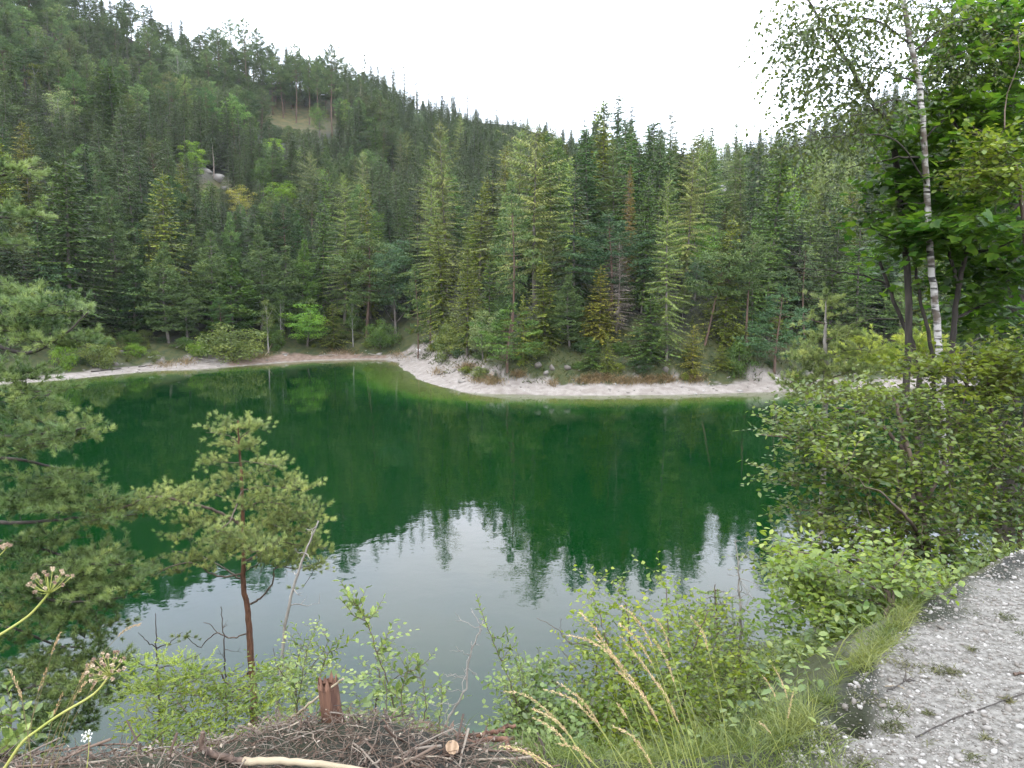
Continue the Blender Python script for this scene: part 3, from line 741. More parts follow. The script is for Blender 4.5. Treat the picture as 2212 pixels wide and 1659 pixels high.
# ---- left slope
feat('birch', 135, 330, 180, 'pale', 'pale yellow-green larch-like birch high on the far left slope', 70, 0)
feat('birch', 80, 250, 130, 'olive', 'yellowish slender tree near the top left corner', 40, 1)
feat('spruce', 245, 330, 140, 'mid', 'wide pale-tipped spruce on the upper left slope', 110, 0)
feat('birch', 522, 500, 395, 'yellow', 'yellow birch with white forked stem below the rock', 62, 0)
feat('broad', 420, 400, 300, 'lime', 'fresh green broadleaf tree left of the rock', 60, 2)
feat('broad', 690, 300, 215, 'mid', 'small grey-green tree by the grassy clearing', 50, 1)
feat('spruce', 820, 400, 250, 'mid', 'soft green spruce standing proud on the middle slope', 62, 3)
feat('snag', 462, 392, 318, 'none', 'dead bleached stub with stumps of branches on the pale rock', 22, 0)
feat('broad', 905, 310, 228, 'greyblue', 'small grey-green round tree high on the middle slope', 36, 1)
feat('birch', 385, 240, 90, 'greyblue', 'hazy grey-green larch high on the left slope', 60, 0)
feat('broad', 610, 470, 385, 'lime', 'light green broadleaf tree on the middle left slope', 70, 0)
feat('broad', 570, 445, 330, 'mid', 'green broadleaf tree right of the rock', 60, 1)
# ---- pines in the grassy clearing, bare stems seen
for i, (x, yb, yt, ww) in enumerate([(535, 232, 40, 44), (478, 215, 60, 50), (590, 250, 120, 40), (612, 258, 145, 50), (640, 268, 95, 45), (668, 272, 120, 40), (690, 280, 130, 42), (718, 300, 95, 55), (500, 180, 40, 40), (560, 195, 60, 40), (455, 245, 110, 48), (336, 262, 130, 44), (330, 210, 60, 50)]):
    lab = ['tall bare-stemmed pine at the left edge of the grassy clearing', 'broad flat-topped pine above the clearing, far left of it', 'short pine in the upper part of the clearing', 'dark pine with rounded head in the middle of the clearing', 'double-tiered pine in the clearing', 'thin pine with small crown in the clearing',
           'pine second from the right edge of the clearing', 'stout pine with red stem at the right edge of the clearing', 'pine on the crest left of the clearing', 'pine on the crest above the clearing', 'pine below the crest left of the clearing', 'pine with long pale stem standing left of the slope spruces', 'pine over the long-stemmed one on the upper left'][i]
    feat('pine', x, yb, yt, 'pinegrey', lab, ww, 1 if i % 2 else 3)
# ---- thin trees breaking the skyline
for i, (x, yt) in enumerate([(320, 5), (395, 12), (437, 28), (490, 22), (512, 48), (540, 20), (568, 26), (594, 62), (640, 28), (662, 70), (685, 66), (710, 52), (742, 96), (764, 110), (784, 92), (851, 118), (872, 128), (900, 132), (1008, 190), (925, 165)]):
    yb = float(np.interp(x, [300, 500, 700, 900, 1100], [95, 150, 190, 262, 320]))
    pos = ['seen first from the left', 'left of the first sky gap', 'at the first sky gap', 'beside the notch in the crest', 'short, right of the notch', 'tall, over the clearing', 'twin of the tall one over the clearing', 'low, after the twins', 'highest free-standing spire of the crest', 'slight, behind the highest spire',
           'wispy, between two spires', 'second highest spire of the crest', 'low, past the second spire', 'bent, past the second spire', 'last tall spire before the gap', 'left of the trio further down', 'middle of the trio further down', 'right of the trio further down', 'alone near the foot of the crest line', 'small, between trio and the lone spire'][i]
    feat('thin', x, yb, yt, 'greyblue' if i % 2 else 'pinegrey', 'thin ragged spruce on the skyline, ' + pos, 26, i % 2)
    
# ---- the rest of the wood: spaced by dart throwing
def forest_points():
    r = np.random.default_rng(5); pts = []; cell = {}
    az0, az1 = -40, 41
    cand = 26000
    a = np.radians(r.uniform(az0, az1, cand)); rr = np.sqrt(r.uniform(70 ** 2, 372 ** 2, cand)); X = rr * np.sin(a); Y = rr * np.cos(a)
    s = Sfar(X, Y); Z = Hgt(X, Y); pj = to_px(np.stack([X, Y, Z], 1))
    rim = np.interp(np.degrees(a), _ra, _rd)
    ft = np.array([(f[0], f[1], f[2], f[3], f[4], f[5], f[6]) for f in FEATURED])
    for i in np.argsort(rr):
        x, y = X[i], Y[i]
        if s[i] < (9 if pj[i, 0] > 900 else 6.5) or rr[i] > rim[i] + 14: continue
        if 1400 > pj[i, 0] > 880 and s[i] < 14: continue
        if 1400 < pj[i, 0] < 1780 and s[i] < 6: continue
        if ((pj[i, 0] - 650) / 85) ** 2 + ((pj[i, 1] - 262) / 26) ** 2 < 1 and s[i] > 40 and r.random() < .3: continue
        if ((pj[i, 0] - 470) / 55) ** 2 + ((pj[i, 1] - 405) / 32) ** 2 < 1 and s[i] > 20: continue
        sep = 2.9 + .0055 * rr[i]
        if (ft[:, 0] - x).__abs__().min() < 3.2 and (np.hypot(ft[:, 0] - x, ft[:, 1] - y) < 3.4).any(): continue
        # do not stand in front of a tree the photograph shows
        fr = ft[(ft[:, 6] > rr[i]) & (ft[:, 6] < rr[i] + 75) & (np.abs(ft[:, 2] - pj[i, 0]) < ft[:, 5] * .75 + 1.6 / rr[i] * FP)]
        topi = pj[i, 1] - 15.0 / rr[i] * FP
        lim = 99.0
        if len(fr):
            # keep it low enough to leave the upper two thirds of that tree free
            for q in fr:
                hmax = (pj[i, 1] - (q[4] + .55 * (q[3] - q[4]))) / FP * rr[i]
                lim = min(lim, hmax)
        if 570 < pj[i, 0] < 730 and pj[i, 1] > 262: lim = min(lim, max((pj[i, 1] - np.interp(pj[i, 0], [570, 730], [268, 298])) / FP * rr[i], 0))
        if 440 < pj[i, 0] < 500 and pj[i, 1] > 390: lim = min(lim, max((pj[i, 1] - 408) / FP * rr[i], 0))
        if 1546 < pj[i, 0] < 1576 and rr[i] < 252: lim = min(lim, max((pj[i, 1] - 462) / FP * rr[i], 0))
        gx, gy = int(x // 6), int(y // 6)
        if any((x - u) ** 2 + (y - v) ** 2 < sep * sep for dx in (-1, 0, 1) for dy in (-1, 0, 1) for (u, v) in cell.get((gx + dx, gy + dy), ())): continue
        cell.setdefault((gx, gy), []).append((x, y))
        if lim < 4.0: continue
        pts.append((x, y, Z[i], rr[i], pj[i, 0], pj[i, 1], lim, s[i], rim[i]))
    return pts
def undergrowth():
    r = np.random.default_rng(77); done = []
    for i in range(2600):
        a = math.radians(r.uniform(-31, 24)); rr = r.uniform(76, 128); x, y = rr * math.sin(a), rr * math.cos(a)
        s = float(Sfar(x, y))
        if not (2.6 < s < 15): continue
        xd, yd, _ = to_px([x, y, gz(x, y)])[0]
        if s < 4.5 and xd < 1000: continue
        if any((x - u) ** 2 + (y - v) ** 2 < 2.6 for u, v in done): continue
        if len(done) > 210: break
        done.append((x, y)); k = 'bush' if r.random() < .62 else 'wet'; h = r.uniform(.5, 1.5) * (1 if s < 6 else 1.4)
        tn = ['dark', 'mid', 'willow', 'olive'][r.integers(4)]
        side = 'on the mossy bank of the tongue' if xd > 880 else 'under the trees of the left shore'
        edge = 'low, at the edge of the pale ground' if s < 6 else 'half in the shade of the trees'
        w = {'dark': 'dark green', 'mid': 'green', 'willow': 'dull olive', 'olive': 'yellowish'}[tn]
        sz_ = ['low', 'knee-high', 'man-high'][min(2, int(h))]
        lab = f'{sz_} {w} {"bushes" if k == "bush" else "spruce saplings"} {where_(xd, yd - 8)}'
        plant_tree(k, (x, y, gz(x, y)), h, tn, lab.replace('bushes', 'bush').replace('saplings', 'sapling'), lab, wx=r.uniform(1, 1.7))
FP_ = forest_points()
def choose(x, r_, xd, yd, v):
    """species and tone by where on the slopes it stands"""
    u = rng.random()
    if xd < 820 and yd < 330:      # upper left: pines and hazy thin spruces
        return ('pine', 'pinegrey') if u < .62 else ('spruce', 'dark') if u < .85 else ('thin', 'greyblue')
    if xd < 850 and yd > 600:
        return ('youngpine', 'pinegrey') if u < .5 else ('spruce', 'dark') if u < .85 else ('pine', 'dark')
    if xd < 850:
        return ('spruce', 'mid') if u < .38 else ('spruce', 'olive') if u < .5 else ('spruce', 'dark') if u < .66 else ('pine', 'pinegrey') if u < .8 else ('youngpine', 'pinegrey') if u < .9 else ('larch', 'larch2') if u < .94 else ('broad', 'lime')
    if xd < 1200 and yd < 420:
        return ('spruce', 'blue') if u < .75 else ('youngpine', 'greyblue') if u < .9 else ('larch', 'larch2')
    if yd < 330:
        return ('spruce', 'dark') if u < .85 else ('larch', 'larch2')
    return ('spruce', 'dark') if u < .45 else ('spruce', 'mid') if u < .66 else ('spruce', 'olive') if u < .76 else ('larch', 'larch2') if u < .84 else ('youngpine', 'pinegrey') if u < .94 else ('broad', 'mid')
def region(xd, yd):
    if xd < 850:
        v = 'crest' if yd < 200 else 'upper part' if yd < 330 else 'middle' if yd < 480 else 'lower part' if yd < 640 else 'foot'
        h = 'far left of the left slope' if xd < 220 else 'left slope below the clearing' if xd < 560 else 'left slope above the inner bay'
        return f'on the {v} of the {h}'
    if xd < 1200:
        return 'on the distant slope behind the tall larches' if yd < 480 else 'crowded behind the tongue of land'
    if xd < 1560:
        return 'on the dark skyline right of the middle' if yd < 470 else 'inside the wood behind the white shore'
    return 'on the far right skyline behind the birch' if yd < 430 else 'inside the right wood behind the leaning pine'
TW = {'dark': 'dark green', 'mid': 'green', 'olive': 'olive', 'pinegrey': 'grey-green', 'greyblue': 'hazy grey-green', 'blue': 'blue-green', 'larch2': 'pale green', 'lime': 'light green'}
LMK = [(745, 540, 'the pale feathery larch'), (1440, 560, 'the tall narrow larch'), (1331, 630, 'the dead spruce'), (1530, 660, 'the leaning pine'), (1231, 680, 'the conical bank pine'), (1008, 650, 'the yellow-green spruce'), (855, 600, 'the blue-green broadleaf'), (664, 700, 'the bright maple'),
       (500, 740, 'the wide willow bush'), (1155, 400, 'the broad ashen larch'), (965, 400, 'the tallest pale larch'), (1358, 430, 'the rusty spruce'), (1545, 380, 'the light green dome tree'), (1660, 480, 'the massive right spruce'), (522, 440, 'the yellow birch'), (462, 380, 'the pale rock knoll'), (640, 236, 'the grassy clearing'),
       (135, 240, 'the pale far-left birch'), (155, 500, 'the huge broad spruce'), (820, 320, 'the proud soft-green spruce'), (640, 50, 'the highest skyline spire'), (870, 150, 'the skyline trio'), (1738, 620, 'the red-stemmed slim pine'), (245, 220, 'the wide pale-tipped spruce'), (365, 520, 'the tall olive spruce'), (365, 660, 'the straight left-shore pine'), (1060, 300, 'the notch in the skyline'), (905, 680, 'the pine with the notice'), (320, 40, 'the first skyline spire'), (1250, 450, 'the very dark spruce'), (1850, 520, 'the maple leaf edge'), (80, 120, 'the top left corner')]
def where_(xd, yd):
    q = min(LMK, key=lambda a: math.hypot(a[0] - xd, (a[1] - yd) * 1.0)); dx, dy = xd - q[0], q[1] - yd; d = math.hypot(dx, dy)
    far = 'close' if d < 38 else 'some way' if d < 85 else 'well'
    an = math.degrees(math.atan2(dy, dx)) % 360
    dr = ['right of', 'up and right of', 'above', 'up and left of', 'left of', 'down and left of', 'below', 'down and right of'][int(((an + 22.5) % 360) // 45)]
    return f'{far} {dr} {q[2]}'
undergrowth()
counts = {}; rest = []
LIM = {'spruce': 225, 'pine': 190, 'youngpine': 130, 'larch': 80, 'thin': 60, 'broad': 60}
for (x, y, z, r_, xd, yd, lim, s_, rim_) in sorted(FP_, key=lambda p: p[3]):
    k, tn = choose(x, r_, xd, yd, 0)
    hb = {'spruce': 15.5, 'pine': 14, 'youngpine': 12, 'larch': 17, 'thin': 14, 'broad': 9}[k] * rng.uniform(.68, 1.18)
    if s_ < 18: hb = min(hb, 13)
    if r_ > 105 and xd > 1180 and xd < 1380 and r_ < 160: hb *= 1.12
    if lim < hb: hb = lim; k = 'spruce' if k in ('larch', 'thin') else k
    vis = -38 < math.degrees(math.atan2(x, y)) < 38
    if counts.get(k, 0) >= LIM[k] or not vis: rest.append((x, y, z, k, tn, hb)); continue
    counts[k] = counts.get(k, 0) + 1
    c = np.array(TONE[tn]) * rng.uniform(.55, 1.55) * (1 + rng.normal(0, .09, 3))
    word = NAMES[k][1] if k != 'thin' else 'thin spruce'
    if k == 'youngpine': word = 'conical pine tree'
    ct = yd - hb * .5 / r_ * FP
    sz_ = 'stunted ' if hb < 7 else 'small ' if hb < 10 else 'tall ' if hb > 15 else ''
    lab = f'{sz_}{TW[tn]} {word} {where_(xd, ct)}'
    if len(lab.split()) > 16: lab = lab.replace('pine tree', 'pine').replace('stunted ', '').replace('small ', '', 1); word = word.replace('pine tree', 'pine')
    if len(lab.split()) > 16: lab = lab.replace('some way ', '')
    t = plant_tree(k, (x, y, z), hb, tuple(c), lab, lab.replace(word, word.replace('larch', 'larche').replace('birch', 'birche') + 's', 1), wx=rng.uniform(.95, 1.4))
print('FOREST', counts, 'rest', len(rest))

# ---- trees past the three hundred largest of a kind: one mass on the same meshes
def mass(name, label, rows, srcs, colour):
    me = bpy.data.meshes.new(name); V = np.array([(a[0], a[1], a[2] - .15) for a in rows])
    me.vertices.add(len(V)); me.vertices.foreach_set('co', V.astype(np.float32).ravel())
    a = me.attributes.new('size3', 'FLOAT_VECTOR', 'POINT'); a.data.foreach_set('vector', np.array([(r[5] * 1.25, r[5] * 1.25, r[5]) for r in rows], np.float32).ravel())
    a = me.attributes.new('which', 'INT', 'POINT'); a.data.foreach_set('value', np.array([r[6] for r in rows], np.int32))
    a = me.attributes.new('turn', 'FLOAT_VECTOR', 'POINT'); a.data.foreach_set('vector', np.array([(0, 0, rng.uniform(0, 6.28)) for r in rows], np.float32).ravel())
    o = link(name, me, kind='stuff'); tag(o, label, 'forest'); o.color = (*colour, 1)
    ng = bpy.data.node_groups.new(name, 'GeometryNodeTree')
    ng.interface.new_socket('Geometry', in_out='INPUT', socket_type='NodeSocketGeometry'); ng.interface.new_socket('Geometry', in_out='OUTPUT', socket_type='NodeSocketGeometry')
    N, L = ng.nodes, ng.links
    gi = N.new('NodeGroupInput'); go = N.new('NodeGroupOutput'); gti = N.new('GeometryNodeGeometryToInstance')
    js = []
    for (t, c) in srcs:
        j = N.new('GeometryNodeJoinGeometry')
        for q in (c, t):
            oi = N.new('GeometryNodeObjectInfo'); oi.transform_space = 'ORIGINAL'; oi.inputs['Object'].default_value = q; L.new(oi.outputs['Geometry'], j.inputs[0])
        js.append(j)
    for j in reversed(js): L.new(j.outputs[0], gti.inputs[0])
    # one instance per source
    gi2 = N.new('GeometryNodeJoinGeometry')
    for j in reversed(js):
        g2 = N.new('GeometryNodeGeometryToInstance'); L.new(j.outputs[0], g2.inputs[0]); L.new(g2.outputs[0], gi2.inputs[0])
    N.remove(gti)
    ip = N.new('GeometryNodeInstanceOnPoints'); ip.inputs['Pick Instance'].default_value = True
    def na(nm, ty):
        k = N.new('GeometryNodeInputNamedAttribute'); k.data_type = ty; k.inputs[0].default_value = nm; return k.outputs[0]
    m2p = N.new('GeometryNodeMeshToPoints'); L.new(gi.outputs[0], m2p.inputs[0])
    L.new(m2p.outputs[0], ip.inputs['Points']); L.new(gi2.outputs[0], ip.inputs['Instance']); L.new(na('which', 'INT'), ip.inputs['Instance Index'])
    L.new(na('turn', 'FLOAT_VECTOR'), ip.inputs['Rotation'])
    L.new(na('size3', 'FLOAT_VECTOR'), ip.inputs['Scale']); L.new(ip.outputs[0], go.inputs[0])
    md = o.modifiers.new('trees', 'NODES'); md.node_group = ng
    return o
def find(kind, var):
    tm, cm_, h = TPL[kind][var]
    a = next(o for o in COL.objects if o.data is tm); b = next(o for o in COL.objects if o.data is cm_)
    return a, b, h
KS = [('spruce', 0), ('spruce', 1), ('spruce', 3), ('pine', 0), ('pine', 1), ('youngpine', 0), ('larch', 0)]
SRC = [find(*k) for k in KS]
def which(k):
    return {'spruce': int(rng.integers(0, 3)), 'thin': 2, 'pine': int(rng.integers(3, 5)), 'youngpine': 5, 'larch': 6, 'broad': 0}[k]
rows = []
for (x, y, z, k, tn, hb) in rest:
    w = which(k); rows.append((x, y, z, k, tn, hb / SRC[w][2], w))
if rows: mass('distant_forest', 'mass of further conifers filling the slopes behind the nearer trees', rows, [(s[0], s[1]) for s in SRC], (.07, .115, .042))
# ------------------------------------------------------------------ leaf templates
def tpl(V, F): return np.array(V, float), np.array(F, int)
OVAL = tpl([[0, 0, 0], [.28, .24, .05], [.62, .26, .04], [1, 0, -.06], [.62, -.26, .04], [.28, -.24, .05], [.5, 0, -.03]], [[0, 1, 6], [1, 2, 6], [2, 3, 6], [3, 4, 6], [4, 5, 6], [5, 0, 6]])
SLIM = tpl([[0, 0, 0], [.3, .13, .04], [.65, .13, .03], [1, 0, -.08], [.65, -.13, .03], [.3, -.13, .04], [.5, 0, -.03]], OVAL[1])
BIRCH = tpl([[0, 0, 0], [.25, .36, .04], [.55, .27, .02], [1, 0, -.08], [.55, -.27, .02], [.25, -.36, .04], [.4, 0, -.03]], OVAL[1])
_ml = [(0, 0), (.02, .28), (.12, .46), (.22, .42), (.30, .62), (.40, .48), (.62, .50), (.52, .28), (.74, .20), (.78, .12), (1.0, 0)]
_mv = [[x, y, .05 * abs(y) * 2] for x, y in _ml] + [[x, -y, .05 * abs(y) * 2] for x, y in _ml[-2:0:-1]]
MAPLE = tpl(_mv + [[.36, 0, -.03]], [[i, (i + 1) % 20, 20] for i in range(20)])
def needles(n, seed, L=1.0, ang=.75, w=.06, twist=1.0):
    """a shoot: axis of length 1 along x with needles all round, thin long triangles"""
    r = np.random.default_rng(seed); V = []; F = []
    for i in range(n):
        u = (i + r.random()) / n; a = r.uniform(0, 6.283); t = ang * r.uniform(.6, 1.25) * (1.1 - .55 * u)
        d = np.array([math.cos(t), math.sin(t) * math.cos(a), math.sin(t) * math.sin(a)])
        b = norm(np.cross(d, r.normal(0, 1, 3))); p = np.array([u * .85, 0, 0]); l = L * r.uniform(.75, 1.15)
        k = len(V); V += [p - b * w / 2, p + b * w / 2, p + d * l]; F.append([k, k + 1, k + 2])
    return np.array(V), np.array(F)
PINESHOOT = []
for s_ in (1, 2, 3):
    V_, F_ = needles(44, s_, .50, 1.0, .06)
    ax_ = V_.copy().reshape(-1, 3, 3); c_ = ax_[:, :2].mean(1, keepdims=True); sh_ = c_ * np.array([.45, 0, 0]) - c_ * np.array([1, 0, 0])
    PINESHOOT.append(((ax_ + sh_).reshape(-1, 3), F_))
SPRUCESHOOT = [needles(44, s, .16, 1.1, .04) for s in (4, 5)]

# ------------------------------------------------------------------ near materials
L_PINE = leafmat('pine_needles', (.16, .22, .068), (.28, .34, .115), rough=.5, trans=.3, scale=2.2, tone=True, rnd=.0)
L_PINE2 = leafmat('big_pine_needles', (.075, .14, .045), (.19, .26, .085), rough=.5, trans=.3, scale=1.2, tone=True, rnd=.0)
L_SPR = leafmat('spruce_needles', (.12, .20, .03), (.20, .29, .05), rough=.5, trans=.2, scale=3, tone=True, rnd=.0)
L_BIRCH = leafmat('birch_leaf', (.055, .095, .022), (.11, .15, .035), rough=.38, trans=.35, scale=3, tone=True, rnd=.2)
L_MAPLE = leafmat('maple_leaf', (.040, .115, .018), (.11, .205, .032), rough=.4, trans=.55, scale=1.1, tone=True, rnd=.25)
L_WILLOW = leafmat('willow_leaf', (.072, .135, .026), (.17, .245, .042), rough=.36, trans=.45, scale=1.6, tone=True, rnd=.25, spec=.6)
L_YELLOW = leafmat('yellow_green_leaf', (.08, .135, .022), (.155, .21, .032), rough=.4, trans=.4, scale=2.5, tone=True, rnd=.25)
L_FRESH = leafmat('fresh_leaf', (.075, .135, .018), (.165, .225, .032), rough=.42, trans=.45, scale=5, tone=True, rnd=.25)
L_SPROUT = leafmat('sprout_leaf', (.10, .17, .045), (.20, .26, .07), rough=.38, trans=.35, scale=6, tone=True, rnd=.25)
B_RED = bark('scots_pine_bark', (.065, .028, .015), (.17, .078, .042), 22, stretch=(1, 1, .4), bump=.9)
B_DARK = bark('dark_bark', (.022, .018, .014), (.065, .052, .042), 14)
B_TWIG = bark('twig_bark', (.06, .042, .03), (.14, .10, .075), 20)
B_GREY = bark('weathered_wood', (.16, .14, .12), (.30, .27, .235), 16)
m, n, l = mat('birch_bark')
g = n.new('ShaderNodeTexCoord'); mp = n.new('ShaderNodeMapping'); mp.inputs['Scale'].default_value = (2.2, 2.2, 16); l.new(g.outputs['Object'], mp.inputs[0])
c1, f1 = noise_mix(n, l, (.46, .43, .40), (.030, .025, .021), 1.6, 6, lo=.52, hi=.58, vec=mp.outputs[0])
mp2 = n.new('ShaderNodeMapping'); mp2.inputs['Scale'].default_value = (1, 1, 1.2); l.new(g.outputs['Object'], mp2.inputs[0])
c2, f2 = noise_mix(n, l, c1, (.10, .075, .055), 4.5, 5, lo=.5, hi=.62, vec=mp2.outputs[0])
p = n.new('ShaderNodeBsdfPrincipled'); p.inputs['Roughness'].default_value = .6; l.new(c2, p.inputs['Base Color'])
b = n.new('ShaderNodeBump'); b.inputs['Distance'].default_value = .01; l.new(f1, b.inputs['Height']); l.new(b.outputs[0], p.inputs['Normal'])
o = n.new('ShaderNodeOutputMaterial'); l.new(p.outputs[0], o.inputs[0]); B_BIRCH = m

def PXP(pts, Y):
    """pixel polyline -> points at real distance; a third number overrides the distance"""
    return np.array([at(p[0], p[1], p[2] if len(p) > 2 else Y) for p in pts])
def leafy(name, label, cat, base, stems, zones, ntw, leaf, size, leafmat_, barkmat, Y, group=None, along=7, sp=.06, twr=.004, up=.25, droop=0.0, flatn=1.0, sub=2.0, depth=None,
          trunkmat=None, single=0, needle=False, sd=0, tone0=.5, maxlink=3.0, leafname='leaf', folname='foliage', rad=(.02, .006), tipjit=.5, spread=.9, yoff=0.0):
    """woody plant: stems as given, twigs grown towards points drawn inside the crown zones (nearest wood first), leaves along the twigs"""
    r = np.random.default_rng(100 + sd)
    t = thing(name, label, cat, tuple(base), group)
    tm = MB(); bm_ = MB(); SK = []; 
    for i, (S, r0, r1) in enumerate(stems):
        S = smooth_path(S, max(10, len(S) * 5), .004)
        (capped if i == 0 else capped)(tm if i == 0 else bm_, S, np.linspace(r0, r1, len(S)), 9 if i == 0 else 6)
        SK.append(S)
    SK = np.concatenate(SK)
    C = []
    wt = np.array([z[2] * z[3] * (z[5] if len(z) > 5 else 1) for z in zones], float); wt /= wt.sum()
    pick = r.choice(len(zones), ntw, p=wt)
    for k in pick:
        z = zones[k]; q = norm(r.normal(0, 1, 3)) * r.random() ** .4
        yy = z[4] if len(z) > 4 and z[4] else Y
        s = yy / FP
        dd = (depth or max(z[2], z[3]) * s * .9)
        C.append(at(z[0], z[1], yy) + np.array([q[0] * z[2] * s * 1.05, q[1] * dd, q[2] * z[3] * s]))
    C = np.array(C); order = np.argsort(np.min(np.linalg.norm(C[:, None] - SK[None, ::4], axis=2), axis=1))
    buf = np.empty((len(SK) + ntw * 8, 3)); buf[:len(SK)] = SK; nb = len(SK)
    LP_, LD, LN, LT = [], [], [], []
    for k in order:
        c = C[k]; d = np.linalg.norm(buf[:nb] - c, axis=1) + .35 * np.clip(buf[:nb, 2] - c[2], 0, None)
        j = int(np.argmin(d)); p0 = buf[j]; L = np.linalg.norm(c - p0)
        if L < 1e-3: continue
        out = norm(c - p0); 
        P = curve(p0, c, (0, 0, -up * L * .3), 6, .03 * L, r)
        # free tip going on outwards
        tip = out * np.array([1, 1, .4]) + np.array([r.normal(0, tipjit), r.normal(0, tipjit), up * .6 - droop + r.normal(0, .2)])
        ln = along * sp * .8
        E = np.stack([c + norm(tip) * ln * u + np.array([0, 0, -droop * ln * u * u * .8]) for u in (.35, .7, 1.0)])
        PP = np.vstack([P, E]); rr = np.linspace(twr * (1 + min(L, 1.5) * sub), twr * .4, len(PP))
        V, F = tube(PP, rr, 4 if L > .25 else 3); bm_.add(V, F)
        buf[nb:nb + 5] = P[1:]; nb += 5
        # leaves
        tt = np.linspace(max(0, 1 - (ln + along * sp * .35) / (L + ln)), 1, along); seg = np.linspace(0, 1, len(PP))
        cum = np.concatenate([[0], np.cumsum(np.linalg.norm(np.diff(PP, axis=0), axis=1))]); cum /= cum[-1]
        Q = np.stack([np.interp(tt, cum, PP[:, a]) for a in range(3)], 1)
        ax = norm(np.gradient(Q, axis=0)); side = norm(np.cross(ax, np.array([0, 0, 1.0]) + r.normal(0, .15, ax.shape)))
        sg = np.where(np.arange(along) % 2 == 0, 1, -1)[:, None]
        if needle:
            D = ax * .75 + side * sg * spread * .6 + np.array([0, 0, .45]) + r.normal(0, .25, ax.shape); D[-1] = ax[-1] + [0, 0, .3]
            N = r.normal(0, 1, ax.shape)
        else:
            D = ax * .5 + side * sg * spread + np.array([0, 0, -droop]) + r.normal(0, .3, ax.shape)
            N = np.array([0, 0, 1.0]) * flatn + r.normal(0, .5, ax.shape)
        tn = np.clip(tone0 + r.normal(0, .17) + r.normal(0, .07, along), 0, 1)
        LP_.append(Q); LD.append(D); LN.append(N); LT.append(tn)
    LP_ = np.concatenate(LP_); LD = np.concatenate(LD); LN = np.concatenate(LN); LT = np.concatenate(LT)
    part('trunk' if cat not in ('shrub', 'bush', 'sprout') else 'stem', tm, trunkmat or barkmat, t, smooth=True)
    part('branches', bm_, barkmat, t, smooth=True, kind='stuff')
    SZ = size * r.uniform(.7, 1.25, len(LP_))
    sing = np.zeros(len(LP_), bool)
    if single:
        pj = to_px(LP_); inn = (pj[:, 0] > 0) & (pj[:, 0] < 2212) & (pj[:, 1] > 0) & (pj[:, 1] < 1659)
        pxs = SZ / pj[:, 2] * np.where(inn, 1, 0); sing[np.argsort(-pxs)[:single]] = True; sing &= inn
        meshes = []
        for q in range(5):
            mb = MB(); mb.add(leaf[0] * np.array([1, r.uniform(.85, 1.15), r.uniform(.5, 2)]), leaf[1], a=.2 + .15 * q); me = mb.mesh(leafname, leafmat_, attr=True); meshes.append(me)
        bx = np.array(t.location)
        for i in np.nonzero(sing)[0]:
            d = norm(LD[i]); nn = norm(LN[i] - LN[i].dot(d) * d); bb = np.cross(nn, d)
            o = link(leafname, meshes[int(np.clip((LT[i] - .2) / .15 + .5, 0, 4))], t); s = SZ[i]; pp = LP_[i] - bx
            o.matrix_basis = Matrix(((d[0] * s, bb[0] * s, nn[0] * s, pp[0]), (d[1] * s, bb[1] * s, nn[1] * s, pp[1]), (d[2] * s, bb[2] * s, nn[2] * s, pp[2]), (0, 0, 0, 1)))
    fm = MB(); rs_ = ~sing
    ts = leaf if isinstance(leaf, list) else [leaf]
    wh = r.integers(0, len(ts), len(LP_))
    for q, (TV, TF) in enumerate(ts):
        k = rs_ & (wh == q)
        if k.any():
            V, F = stamp(TV, TF, LP_[k], LD[k], LN[k], SZ[k]); fm.add(V, F, a=np.repeat(LT[k], len(TV)))
    part(folname, fm, leafmat_, t, kind='stuff', attr=True)
    return t
def ground_at(xd, yd, Y):
    p = at(xd, yd, Y); return np.array([p[0], p[1], gz(p[0], p[1])])

